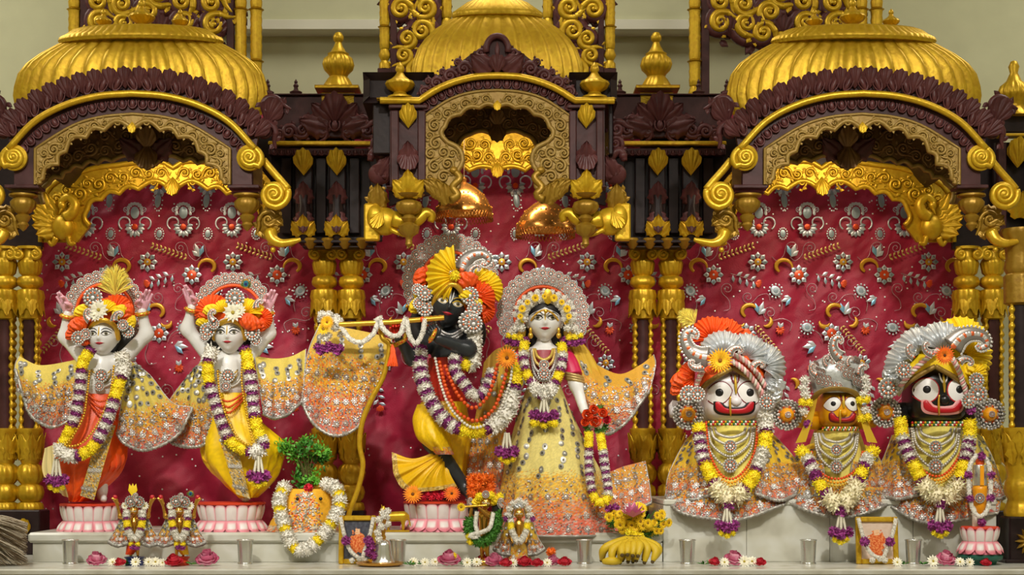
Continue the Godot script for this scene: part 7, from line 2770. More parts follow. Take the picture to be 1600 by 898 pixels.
func cord(t: Node3D,pts: Array,r_px: float) -> void:
	var path := cat(pp(pts),60)
	for k in 2:
		var b := MB.new()
		var q := PackedVector3Array()
		for i in path.size():
			var d := (path[mini(i + 1,59)] - path[maxi(i - 1,0)]).normalized()
			var n := d.cross(Vector3(0,0,1)).normalized()
			var a := i * 0.75 + k * PI
			q.append(path[i] + (n * cos(a) + d.cross(n) * sin(a)) * S(r_px * 0.55,path[i].z))
		b.tube(q,PackedFloat32Array([S(r_px * 0.6,path[0].z)]),6)
		emit(t,"twisted_cord",b,M.paint_pink if k == 0 else M.bead_white)

func ear_disc(t: Node3D,px: float,py: float,z: float,r: float) -> void:
	var at := P(px,py,z)
	var u := S(1,z)
	inst(t,"ear_disc",G.lace_disc,Transform3D(Basis.from_scale(Vector3(r,r,r) * u),at))
	var b := MB.new()
	b.col = lin(hue(206,204,200))
	for ring in 3:
		var n := 26 - ring * 5
		for i in n:
			var a := TAU * i / n
			b.ball(at + Vector3(cos(a),sin(a),0) * r * (0.97 - 0.17 * ring) * u + Vector3(0,0,0.012),Vector3.ONE * 1.9 * u,6,4)
	emit(t,"disc_beads",b,M.sequin)
	b = MB.new()
	b.lathe(Vector3.ZERO,[Vector3(r * 0.46 * u,0,0),Vector3(r * 0.46 * u,0.02,0.06),Vector3(r * 0.3 * u,0.035,0.06),Vector3(0,0.04,0)],30,10)
	var c := MB.new()
	c.add(b,Transform3D(Basis(Vector3(1,0,0),PI / 2),at))
	emit(t,"amber_boss",c,M.bead_amber)
	inst(t,"boss_stone",G.lace_disc,Transform3D(Basis.from_scale(Vector3.ONE * r * 0.2 * u),at + Vector3(0,0,0.045)))

func seated(o: Dictionary) -> void:
	var z := 0.12
	var cx: float = o.cx
	var yt := P(0,780,0.4).y
	var base := P(cx,780,z)
	base.y = yt
	var t := thing("deity_statue",o.label,"statue",base)
	var f: Array = o.face      # x0,y0,x1,y1
	var at := P((f[0] + f[2]) / 2.0,(f[1] + f[3]) / 2.0,z + 0.06)
	var hw := S((f[2] - f[0]) / 2.0,z + 0.2)
	var hh := S((f[3] - f[1]) / 2.0,z + 0.2)
	var dp := 0.17
	var b := MB.new()
	b.col = lin(o.skin)
	var q := PackedVector3Array()
	for j in 33:
		var el := PI * (j / 32.0 - 0.5)
		for i in 48:
			var a := TAU * i / 48
			var d := Vector3(cos(a) * cos(el),sin(el),sin(a) * cos(el))
			d /= pow(pow(absf(d.x),4.0) + pow(absf(d.y),4.0) + pow(absf(d.z),4.0),0.25)
			q.append(at + d * Vector3(hw,hh,dp))
	b.grid(q,48,33,true)
	# trunk of the figure,with stub arms
	b.lathe(Vector3(at.x,0,z),[Vector3(0,yt,0),Vector3(hw * 1.15,yt,0),Vector3(hw * 1.05,lerpf(yt,at.y,0.5),0),Vector3(hw * 0.9,at.y - hh * 0.8,0),Vector3(0,at.y - hh * 0.5,0)],32,0,1.0,0.6)
	for s in [-1.0,1.0]:
		b.tube(PackedVector3Array([at + Vector3(s * hw * 0.8,-hh * 0.6,-0.02),at + Vector3(s * hw * 1.6,-hh * 0.6,0.0),at + Vector3(s * hw * 2.1,-hh * 0.5,0.0),at + Vector3(s * hw * 2.18,-hh * 0.5,0.0)]),PackedFloat32Array([0.05,0.045,0.045,0.02]),14)
	emit(t,"body",b,M.stone_vc)
	var sf := superface(at,hw,hh,dp)
	for s in [-1.0,1.0]:
		var ex: float = s * o.eye[0]
		var ey: float = o.eye[1]
		var er: float = o.eye[2]
		var ek: float = er * hw / hh
		if o.get("lens",false):
			paint(t,"eye_rim",almond(ex,ey,er * 1.12,ek * 1.02,-s * 0.18),sf,0.004,M.paint_maroon)
			paint(t,"eye",almond(ex,ey,er * 1.04,ek * 0.92,-s * 0.18),sf,0.008,M.paint_white)
		else:
			paint(t,"eye_rim",oval(ex,ey,er * 1.1,ek * 1.1),sf,0.004,M.paint_red)
			paint(t,"eye",oval(ex,ey,er,ek),sf,0.008,M.paint_white)
		paint(t,"pupil",oval(ex,ey + 0.02,er * 0.4,ek * 0.4),sf,0.012,M.paint_black)
	var my: float = o.mouth
	paint_strip(t,"lip_line",[Vector2(-0.74,my + 0.16),Vector2(-0.56,my + 0.26),Vector2(-0.42,my + 0.12),Vector2(-0.3,my - 0.02),Vector2(0,my - 0.06),Vector2(0.3,my - 0.02),Vector2(0.42,my + 0.12),Vector2(0.56,my + 0.26),Vector2(0.74,my + 0.16)],[Vector2(-0.74,my + 0.1),Vector2(-0.72,my - 0.16),Vector2(-0.58,my - 0.32),Vector2(-0.3,my - 0.38),Vector2(0,my - 0.39),Vector2(0.3,my - 0.38),Vector2(0.58,my - 0.32),Vector2(0.72,my - 0.16),Vector2(0.74,my + 0.1)],sf,0.006,o.lip)
	paint_strip(t,"mouth",[Vector2(-0.68,my + 0.12),Vector2(-0.56,my + 0.18),Vector2(-0.46,my + 0.07),Vector2(-0.32,my - 0.08),Vector2(0,my - 0.12),Vector2(0.32,my - 0.08),Vector2(0.46,my + 0.07),Vector2(0.56,my + 0.18),Vector2(0.68,my + 0.12)],[Vector2(-0.68,my + 0.08),Vector2(-0.66,my - 0.14),Vector2(-0.54,my - 0.26),Vector2(-0.3,my - 0.32),Vector2(0,my - 0.33),Vector2(0.3,my - 0.32),Vector2(0.54,my - 0.26),Vector2(0.66,my - 0.14),Vector2(0.68,my + 0.08)],sf,0.010,M.paint_red)
	# nose with painted mark and nose ornament
	b = MB.new()
	b.col = lin(o.skin)
	b.ball(sf.call(0.05,my + 0.18,-0.004),Vector3(hw * 0.2,hh * 0.2,0.028),14,10)
	emit(t,"nose",b,M.stone_vc)
	stroke(t,"forehead_mark",[Vector2(0.02,0.75),Vector2(0.02,0.5),Vector2(0.03,0.3),Vector2(0.04,my + 0.45)],0.008,sf,0.006,M.paint_gold)
	stroke(t,"forehead_mark",[Vector2(-0.12,0.78),Vector2(-0.08,0.55),Vector2(0.02,0.42),Vector2(0.12,0.55),Vector2(0.16,0.78)],0.005,sf,0.006,M.paint_maroon if o.get("lens",false) else M.paint_white)
	stroke(t,"nose_ornament",[Vector2(-0.16,my + 0.35),Vector2(-0.18,my + 0.1),Vector2(-0.16,my - 0.2),Vector2(-0.13,my - 0.4)],0.006,sf,0.014,M.bead_gold)
	# collar
	b = MB.new()
	for row in 2:
		for i in 28:
			var x := -0.95 + 1.9 * i / 27.0
			b.col = [lin(hue(190,40,40)),lin(hue(210,170,40)),lin(hue(40,110,60)),lin(hue(230,226,210))][(i + row) % 4]
			b.ball(at + Vector3(x * hw,-hh * (1.0 + 0.09 * row) - 0.006,dp * pow(maxf(0.0,1.0 - pow(absf(x),4.0)),0.25)),Vector3.ONE * 0.0075,6,4)
	emit(t,"bead_collar",b,M.sequin)
	# bib and chest jewels
	var fy: float = f[3]
	garment(t,"yellow_tunic",[[cx,fy + 4,38 * o.k,0.15,z],[cx,fy + 34,48 * o.k,0.19,z],[cx,fy + 80,58 * o.k,0.23,z],[cx,fy + 122,66 * o.k,0.25,z]],{"top": hue(230,214,104),"k": 7.0,"amp": 0.02,"nv": 30})
	for k in 4:
		b = MB.new()
		b.col = lin(hue(206,202,190))
		var w: float = [24,30,35,38][k] * o.k
		var dn: float = [14,26,44,62][k] * o.k
		for p in even(cat(pp([[cx - w,fy + 10,z + 0.16],[cx - w * 0.8,fy + 10 + dn * 0.6,z + 0.21],[cx,fy + 10 + dn,z + 0.24],[cx + w * 0.8,fy + 10 + dn * 0.6,z + 0.21],[cx + w,fy + 10,z + 0.16]]),30),38):
			b.ball(p,Vector3.ONE * S(2.4,z),6,4)
		emit(t,"necklace",b,M.sequin)
	for a in [[0,38,10],[0,68,11]]:
		inst(t,"pendant_brooch",G.lace_disc,Transform3D(Basis.from_scale(Vector3.ONE * S(a[2] * o.k,z)),P(cx + a[0],fy + a[1] * o.k,z + 0.26)))
	for w in o.capes:
		shawl(t,"cape",w[0],w[1])
	shawl(t,"embroidered_hem",o.hem,{"start": 0.0,"k": 6.0,"amp": 0.008,"dots": 0,"dense": 700,"nv": 24,"nu": 120})
	for a in o.discs:
		ear_disc(t,a[0],a[1],a[2],a[3])
	deck(t,z + 0.17,o.deck)
	for c in o.get("cords",[]):
		cord(t,c,4.2)
	for s in o.get("bands",[]):
		b = MB.new()
		b.tube(cat(pp(s),24),PackedFloat32Array([S(4.4,z)]),8,0.5)
		emit(t,"turban_band",b,M.gold_panel)
	if o.has("flap"):      # turban cloth slanting from the brow's peak down to both temples
		var fl: Array = o.flap
		for s in [-1.0,1.0]:
			var w: float = fl[2]
			q = grid_at([[[fl[0],fl[1],0.372],[fl[0] + s * w * 0.45,fl[1] + 13,0.372],[fl[0] + s * w * 0.8,fl[1] + 25,0.35],[fl[0] + s * w,fl[1] + 35,0.30]],[[fl[0],fl[1] - 14,0.365],[fl[0] + s * w * 0.5,fl[1] - 10,0.365],[fl[0] + s * w * 0.9,fl[1] + 4,0.32],[fl[0] + s * w * 1.1,fl[1] + 16,0.26]],[[fl[0],fl[1] - 30,0.30],[fl[0] + s * w * 0.5,fl[1] - 28,0.29],[fl[0] + s * w * 0.9,fl[1] - 16,0.25],[fl[0] + s * w * 1.1,fl[1] + 2,0.2]]],24,16)
			fold(q,24,16,4.0,0.006)
			b = MB.new()
			b.grid(q,24,16)
			emit(t,"turban_flap",b,M[fl[3]])
			b = MB.new()
			b.tube(q.slice(0,24),PackedFloat32Array([S(4.2,0.36)]),8)
			emit(t,"turban_band",b,M.gold_panel)
	for s in o.get("caps",[]):
		b = MB.new()
		b.ball(P(s[0],s[1],s[2]),Vector3(S(s[3],z),S(s[4],z),s[5]),24,14)
		emit(t,"turban_cap",b,M[s[6]])

func trio() -> void:
	rng.seed = 818
	var Z := 0.12
	seated({"label": "white-faced wide-eyed statue in a silver and orange turban","cx": 1141.0,"face": [1096,578,1185,659],"skin": hue(230,226,230),"eye": [0.54,0.06,0.42],"lens": true,"mouth": -0.42,"lip": M.paint_black,"k": 1.0,
		"capes": [[[[[1100,670,0.20],[1086,674,0.16],[1074,684,0.10]],[[1106,706,0.30],[1084,706,0.27],[1058,712,0.16]],[[1112,742,0.38],[1080,744,0.35],[1044,744,0.22]],[[1116,770,0.44],[1082,779,0.42],[1040,774,0.28]]],{"k": 2.5,"start": 0.5,"top": hue(224,186,40),"dense": 480}],
			[[[[1184,668,0.20],[1198,672,0.16],[1210,680,0.10]],[[1182,706,0.31],[1206,704,0.27],[1236,708,0.16]],[[1180,742,0.38],[1214,744,0.36],[1254,734,0.24]],[[1180,770,0.44],[1222,780,0.43],[1268,757,0.30]]],{"k": 2.5,"start": 0.5,"top": hue(224,186,40),"dense": 480}]],
		"hem": [[[1044,766,0.28],[1090,764,0.40],[1141,764,0.42],[1190,764,0.42],[1238,764,0.30]],[[1042,778,0.34],[1064,799,0.45],[1112,809,0.47],[1158,810,0.47],[1226,787,0.43]]],
		"discs": [[1075,647,0.24,24],[1229,648,0.24,24]],
		"caps": [[1141,566,0.14,52,40,0.16,"orange_cloth"],[1141,545,0.10,50,34,0.15,"orange_cloth"]],
		"flap": [1145.0,574.0,50.0,"orange_cloth"],
		"cords": [[[1112,566,0.40],[1098,580,0.38],[1090,596,0.36],[1087,608,0.34]],[[1136,560,0.41],[1156,572,0.41],[1176,592,0.39],[1192,616,0.35]],[[1140,552,0.40],[1162,562,0.40],[1182,582,0.38],[1196,604,0.35]]],
		"deck": [["f",1080,500,26,1.0,0.0],["O",1112,530,36,0.4,-0.02],["O",1130,532,36,-0.2,-0.04],["o",1066,592,17,0.4,0.04],["O",1086,590,28,1.5,0.04],["o",1058,606,12,0.9,0.02],["S",1130,556,40,0.15,0.06],["S",1164,560,40,-0.5,0.04],["S",1188,574,40,-0.95,0.02],["S",1192,590,30,-1.6,0.02],["s",1209,604,17,0.3,0.02],["s",1214,616,12,1.3,0.02],["p",1092,548,36,0.9,0.14],["p",1090,572,14,1.4,0.16],["p",1146,548,14,-1.1,0.18],["p",1182,570,12,-1.2,0.18],["l",1076,616,14,0.0,0.12],["l",1090,616,12,0.0,0.13],["l",1198,628,12,0.0,0.12],["G",1125,563,19,0.0,0.25],["W",1196,648,12,0.0,0.08],["o",1112,578,10,0.0,0.18]]})
	seated({"label": "yellow-faced wide-eyed statue in a silver crown and yellow veil","cx": 1307.0,"face": [1277,612,1335,668],"skin": hue(226,160,14),"eye": [0.52,0.26,0.40],"lens": true,"mouth": -0.42,"lip": M.paint_maroon,"k": 0.9,
		"capes": [[[[[1278,690,0.20],[1264,694,0.16],[1250,700,0.10]],[[1284,716,0.30],[1262,716,0.27],[1240,720,0.18]],[[1288,744,0.38],[1260,746,0.35],[1232,744,0.24]],[[1290,766,0.42],[1262,776,0.42],[1226,768,0.28]]],{"k": 2.0,"start": 0.4,"top": hue(224,186,40),"dense": 340}],
			[[[[1336,690,0.20],[1350,694,0.16],[1364,700,0.10]],[[1332,716,0.30],[1354,716,0.27],[1376,720,0.18]],[[1328,744,0.38],[1356,746,0.35],[1384,744,0.24]],[[1326,766,0.42],[1354,776,0.42],[1390,768,0.28]]],{"k": 2.0,"start": 0.4,"top": hue(224,186,40),"dense": 340}]],
		"hem": [[[1226,762,0.28],[1264,760,0.40],[1307,760,0.42],[1350,760,0.42],[1388,762,0.30]],[[1222,778,0.36],[1264,797,0.45],[1314,807,0.47],[1358,798,0.46],[1392,784,0.38]]],
		"discs": [],
		"bands": [[[1270,626,0.30],[1280,613,0.36],[1307,607,0.385],[1334,613,0.36],[1344,626,0.30]]],
		"deck": [["W",1258,594,9,0,0.04],["W",1256,606,9,0,0.04],["W",1259,617,9,0,0.05],["W",1351,592,9,0,0.04],["W",1353,604,9,0,0.04],["W",1350,616,9,0,0.05],["m",1254,628,8,0,0.06],["m",1264,629,8,0,0.06],["m",1344,625,8,0,0.06],["m",1354,624,8,0,0.06],["W",1256,642,8,0,0.04],["W",1352,640,8,0,0.04],["m",1356,652,8,0,0.05],["m",1346,654,8,0,0.06],["P",1262,662,7,0,0.04]]})
	silver_crown()
	seated({"label": "black-faced wide-eyed statue in a silver and yellow turban","cx": 1462.0,"face": [1414,576,1505,660],"skin": hue(22,22,24),"eye": [0.56,0.16,0.40],"mouth": -0.38,"lip": M.paint_pink,"k": 1.0,
		"capes": [[[[[1420,668,0.20],[1406,672,0.16],[1394,680,0.10]],[[1424,706,0.30],[1400,704,0.27],[1382,712,0.16]],[[1430,742,0.38],[1398,744,0.35],[1368,744,0.22]],[[1434,772,0.44],[1400,778,0.42],[1362,766,0.30]]],{"k": 2.5,"start": 0.46,"top": hue(224,186,40),"dense": 460}],
			[[[[1504,668,0.20],[1520,672,0.16],[1534,682,0.10]],[[1502,706,0.31],[1528,704,0.27],[1550,712,0.16]],[[1500,742,0.38],[1534,744,0.36],[1562,744,0.24]],[[1500,772,0.44],[1540,780,0.43],[1570,776,0.30]]],{"k": 2.5,"start": 0.5,"top": hue(200,176,70),"dense": 460}]],
		"hem": [[[1384,766,0.28],[1420,764,0.40],[1465,764,0.42],[1510,764,0.42],[1566,764,0.30]],[[1392,790,0.38],[1420,806,0.45],[1448,815,0.47],[1496,812,0.47],[1560,800,0.40]]],
		"discs": [[1383,644,0.24,24],[1546,647,0.24,24]],
		"caps": [[1462,562,0.14,54,38,0.16,"yellow_cloth"],[1476,545,0.10,56,36,0.15,"yellow_cloth"]],
		"flap": [1461.0,572.0,52.0,"yellow_cloth"],
		"cords": [[[1466,546,0.41],[1446,562,0.41],[1424,582,0.39],[1406,604,0.35]],[[1488,560,0.41],[1498,578,0.39],[1504,596,0.37],[1510,614,0.35]]],
		"deck": [["Y",1500,540,46,-0.7,-0.04],["Y",1506,556,44,-1.2,-0.02],["y",1524,574,17,0.4,0.02],["y",1532,594,13,1.2,0.02],["Y",1516,586,26,-1.8,0.04],["S",1470,548,46,0.0,0.06],["S",1438,552,42,0.6,0.04],["S",1420,570,38,1.0,0.03],["S",1414,590,30,1.5,0.02],["s",1392,600,17,0.3,0.03],["s",1390,580,13,0.9,0.02],["l",1388,606,16,0.0,0.08],["p",1506,534,38,-1.2,0.14],["p",1506,564,14,-1.4,0.18],["p",1424,552,14,0.6,0.18],["p",1452,548,14,0.8,0.18],["l",1412,578,13,0.0,0.17],["l",1526,594,12,0.0,0.12],["l",1528,616,15,0.0,0.12],["l",1514,626,12,0.0,0.12],["R",1476,555,15,0.0,0.25],["P",1517,640,8,0,0.1]]})
	rng.seed = 919
	var t := garland("flower_garland","thick yellow, white and purple garland on the white-faced statue",[[1092,664,0.34],[1094,690,0.38],[1099,716,0.42],[1110,742,0.46],[1122,764,0.49],[1141,778,0.52],[1158,768,0.51],[1174,750,0.49],[1184,728,0.46],[1193,702,0.42],[1197,680,0.38],[1196,656,0.34]],"ypwpwpwpyypcccpyypwwwwyypW",12.5)
	puffs(t,"purple_blossom","puff_p",[[1139,790,0.53]],9)
	tassel(t,1136,794,0.53,24)
	t = garland("flower_garland","thick yellow, white and purple garland on the yellow-faced statue",[[1250,702,0.34],[1262,716,0.38],[1274,742,0.44],[1284,762,0.48],[1296,778,0.51],[1312,788,0.53],[1326,778,0.51],[1338,756,0.48],[1347,736,0.44],[1356,716,0.38],[1366,702,0.34]],"ywpwppypcccpypwwy",12.0)
	puffs(t,"purple_blossom","puff_p",[[1314,800,0.54]],9)
	tassel(t,1314,804,0.54,24)
	t = garland("flower_garland","thick yellow, white and purple garland on the black-faced statue",[[1406,656,0.34],[1410,682,0.38],[1420,710,0.42],[1434,738,0.46],[1446,760,0.49],[1470,776,0.52],[1494,764,0.50],[1503,738,0.47],[1510,712,0.43],[1515,686,0.38],[1515,658,0.34]],"yywpwpwpyypccccpyypwpwpwyy",12.5)
	puffs(t,"purple_blossom","puff_p",[[1470,787,0.53]],9)
	tassel(t,1469,792,0.53,26)
	for a in [["white-faced",1141,1103,1184,748,662],["yellow-faced",1307,1268,1348,748,706],["black-faced",1464,1416,1508,744,658]]:
		var x: float = a[1]
		for k in 3:
			var kk := ["orange","amber","golden"]
			var off: float = [0,6,11][k]
			beads("bead_necklace","%s bead string looped over the %s statue's chest" % [kk[k],a[0]],[[a[2] - off * 0.5,a[5],0.31 + 0.012 * k],[a[2] + 5 - off * 0.5,lerpf(a[5],a[4],0.5) + off,0.38 + 0.012 * k],[lerpf(a[2],x,0.55),lerpf(a[5],a[4],0.88) + off,0.43 + 0.012 * k],[x,a[4] + off,0.45 + 0.012 * k],[lerpf(a[3],x,0.55),lerpf(a[5],a[4],0.88) + off,0.43 + 0.012 * k],[a[3] - 5 + off * 0.5,lerpf(a[5],a[4],0.5) + off,0.38 + 0.012 * k],[a[3] + off * 0.5,a[5],0.30]],[2.4,2.4,2.1][k],[M.bead_orange,M.bead_amber,M.bead_gold][k])

func silver_crown() -> void:
	var z := 0.28
	var t := thing("silver_headdress","silver filigree headdress with a paisley peak on the yellow-faced statue","headdress",P(1307,620,z))
	var b := MB.new()
	var u := S(1,z)
	var prof := []
	for a in [[36,614],[40,600],[43,584],[40,572],[30,562],[16,556],[0,554]]:
		prof.append(Vector3(a[0] * u,P(0,a[1],z).y,0.03))
	b.lathe(Vector3(P(1307,0,z).x,0,z),prof,60,20,1.0,0.7)
	emit(t,"filigree_cap",b,M.silver_cloth)
	rng.seed = 55
	for k in 46:
		var a := -1.35 + 2.7 * fmod(k * 0.618,1.0)
		var s := fmod(k * 0.7548,1.0)
		var r := lerpf(43,34,s * s)
		inst(t,"filigree",G.lace_disc,Transform3D(Basis(Vector3(0,1,0),a).scaled(Vector3.ONE * 7.0 * u),P(1307,lerpf(606,562,s),z) + Vector3(sin(a) * r * u,0,cos(a) * r * 0.74 * u)))
	for a in [[1309,548,22,0.35],[1272,580,12,0.6],[1344,578,12,-0.6],[1290,566,10,0.2],[1326,566,10,-0.2]]:
		inst(t,"paisley_peak",G.paisley,Transform3D(Basis(Vector3(0,0,1),a[3]).scaled(Vector3(a[2],a[2],a[2]) * u),P(a[0],a[1],z + 0.09)))
	# yellow veil strips beside the face
	for s in [-1.0,1.0]:
		var q := grid_at([[[1307 + s * 28,614,0.33],[1307 + s * 36,618,0.30]],[[1307 + s * 36,650,0.35],[1307 + s * 46,652,0.31]],[[1307 + s * 48,690,0.36],[1307 + s * 64,692,0.30]]],10,30)
		b = MB.new()
		b.col = lin(hue(216,178,36))
		b.grid(q,10,30)
		var o := emit(self,"veil_strip",b,M.cloth)
		tag(o,"yellow veil strip falling beside the yellow face","veil","veil strips of the yellow-faced statue")


# ---------- things on the ledge ----------
const LY := 1.10

func on_ledge(px: float,z: float) -> Vector3:
	var w := P(px,0,z)
	return Vector3(w.x,LY,z)

func build_props() -> void:
	rng.seed = 2024
	parasols()
	cups()
	pictures()
	bell()
	cow()
	tulsi()
	small_figures()
	bananas()
	bouquet()
	loose_flowers()
	whisk()
	small_pillar()

func parasols() -> void:
	for a in [[725.0,328.0,45.0,0.0,"hanging gilt parasol with a chain fringe above the black statue"],[852.0,354.0,46.0,0.04,"hanging gilt parasol with a chain fringe above the consort statue"]]:
		var z: float = a[3]
		var at := P(a[0],a[1],z)
		var r := S(a[2],z)
		var t := thing("parasol",a[4],"parasol",at)
		var b := MB.new()
		b.lathe(at,[Vector3(r,-0.02,0),Vector3(r * 1.0,0.0,0),Vector3(r * 0.93,0.02,0),Vector3(r * 0.84,0.05,0),Vector3(r * 0.66,0.085,0),Vector3(r * 0.42,0.115,0),Vector3(r * 0.18,0.135,0.0),Vector3(r * 0.08,0.145,0.0),Vector3(r * 0.1,0.16,0),Vector3(0,0.175,0)],56,16)
		emit(t,"dome",b,M.copper_gold)
		b = MB.new()
		for row in 3:
			for i in 28:
				var an := TAU * i / 28
				b.ball(at + Vector3(cos(an) * r * (0.97 - 0.13 * row),0.012 + 0.032 * row,sin(an) * r * (0.97 - 0.13 * row)),Vector3.ONE * 0.0045,6,4)
		stuff(emit(t,"embossed_studs",b,M.brass))
		var n := 26
		for k in 2:      # zigzag chains round the rim
			b = MB.new()
			var path := PackedVector3Array()
			for i in n * 2 + 1:
				var an := TAU * (i + k) / (n * 2)
				path.append(at + Vector3(cos(an) * r,-0.022 - (0.034 if i % 2 else 0.0),sin(an) * r))
			b.tube(path,PackedFloat32Array([0.0034]),5)
			emit(t,"chain_fringe",b,M.copper_gold)
		b = MB.new()
		b.tube(PackedVector3Array([at + Vector3(0,0.17,0),at + Vector3(0,0.62,0.0)]),PackedFloat32Array([0.003]),5)
		emit(t,"cord",b,M.thread)

func cups() -> void:
	var proto: Node3D = null
	var spots := [[110.0,"beside the lotus pedestal of the statue in orange"],[383.0,"between the small dancing figures and the basil pot"],[622.0,"beside the brass hand bell"],[913.0,"before the hem of the pale yellow skirt"],[1074.0,"beside the bananas, before the taller plinth"],[1263.0,"before the taller plinth, beside the framed picture"],[1427.0,"standing beside the gilt-framed picture, near a pink rose"]]
	for k in spots.size():
		var at := on_ledge(spots[k][0],0.56)
		if k == 0 or k == 1:
			at.y += 0.0
		var lab: String = "polished silver tumbler " + spots[k][1]
		if proto == null:
			proto = thing("silver_cup",lab,"cup",at,"silver tumblers along the ledge")
			var b := MB.new()
			var h := 0.122
			b.lathe(at,[Vector3(0,0.004,0),Vector3(0.037,0,0),Vector3(0.037,0.006,0),Vector3(0.033,0.01,0),Vector3(0.036,h * 0.5,0),Vector3(0.039,h * 0.94,0),Vector3(0.037,h * 0.94,0),Vector3(0.033,0.012,0),Vector3(0,0.012,0)],40)
			emit(proto,"cup_body",b,M.silver)
			b = MB.new()
			var path := PackedVector3Array()
			for i in 41:
				path.append(at + Vector3(cos(TAU * i / 40),0,sin(TAU * i / 40)) * 0.0395 + Vector3(0,h * 0.95,0))
			b.tube(path,PackedFloat32Array([0.003]),7)
			emit(proto,"rim",b,M.silver)
		else:
			copy(proto,at,lab)
	# white block under the first cup
	var w := on_ledge(110,0.56)

func picture_tex(seed_: int,ground: Color,tint: Color,tint2: Color) -> ImageTexture:
	# soft print of a robed group: generic blots of colour
	var im := Image.create(96,128,false,Image.FORMAT_RGB8)
	var f := FastNoiseLite.new()
	f.seed = seed_
	f.frequency = 0.05
	for y in 128:
		for x in 96:
			var n := f.get_noise_2d(x,y)
			var c := ground.lerp(ground.lightened(0.25),n * 0.5 + 0.5)
			var dx := (x - 48) / 30.0
			var dy := (y - 72) / 50.0
			var body := 1.0 - sqrt(dx * dx + dy * dy) + n * 0.5
			if body > 0.15:
				c = tint.lerp(tint2,clampf(f.get_noise_2d(x * 2.3 + 90,y * 2.3) * 1.4 + 0.5,0,1))
			if absf(dx) < 0.28 and y > 26 and y < 46 and f.get_noise_2d(x * 3,y * 3) > -0.3:
				c = hue(232,190,150)
			im.set_pixel(x,y,c)
	return ImageTexture.create_from_image(im)

func pictures() -> void:
	for k in 2:
		var a: Array = [[558.0,0.58,58.0,76.0,"gilt-framed picture with white bud garland, half behind the brass bell"],[1371.0,0.58,66.0,74.0,"gilt-framed picture with white bud garland before the taller plinth"]][k]
		var z: float = a[1]
		var u := S(1,z)
		var c := on_ledge(a[0],z)
		var t := thing("framed_picture",a[4],"picture",c)
		var hw: float = a[2] * u / 2
		var h: float = a[3] * u
		var lean := Transform3D(Basis(Vector3(1,0,0),-0.12),c)
		for s in 4:
			var b := MB.new()
			b.t = lean
			var w := 8.0 * u
			if s < 2:
				var x: float = (-hw if s == 0 else hw - w)
				b.box(Vector3(x,0,-0.012),Vector3(x + w,h,0.012),0.004)
			else:
				var y: float = (0.0 if s == 2 else h - w)
				b.box(Vector3(-hw + w,y,-0.011),Vector3(hw - w,y + w,0.011),0.004)
			emit(t,"frame_bar",b,M.gold_bright)
		var b := MB.new()
		b.t = lean
		b.box(Vector3(-hw + 0.01,0.01,-0.014),Vector3(hw - 0.01,h - 0.01,-0.004),0.001)
		emit(t,"backing",b,M.wood_dark)
		# the print
		var m := StandardMaterial3D.new()
		m.resource_name = "print_%d" % k
		m.roughness = 0.25
		m.albedo_texture = picture_tex(7 + k,hue(46,48,62) if k == 0 else hue(206,180,160),hue(206,84,40),hue(232,150,90))
		var pm := PlaneMesh.new()
		pm.orientation = PlaneMesh.FACE_Z
		pm.size = Vector2(hw * 2 - 16 * u,h - 16 * u)
		pm.material = m
		inst(t,"print",pm,lean * Transform3D(Basis(),Vector3(0,h / 2,-0.0025)))
		var x: float = a[0]
		var top: float = 882.0 - a[3]
		var g := garland("bud_garland","thin white bud garland draped over the %s" % ["picture beside the bell" if k == 0 else "picture before the taller plinth"],[[x - a[2] * 0.45,top + 2,z + 0.02],[x - a[2] * 0.34,top + 30,z + 0.03],[x - a[2] * 0.18,top + 54,z + 0.04],[x + 6,872,z + 0.05],[x + a[2] * 0.2,top + 54,z + 0.04],[x + a[2] * 0.34,top + 30,z + 0.03],[x + a[2] * 0.44,top + 2,z + 0.02]],"wwwwwwpwwwwwwwwwwwwpwwwwww",3.6)
		puffs(g,"purple_blossom","puff_p",[[x - a[2] * 0.3,top + 38,z + 0.05],[x + a[2] * 0.3,top + 38,z + 0.05]],8)
		puffs(g,"white_blossom","puff_w",[[x + 4,873,z + 0.05],[x + 12,875,z + 0.05],[x - 8,875,z + 0.05]],5)

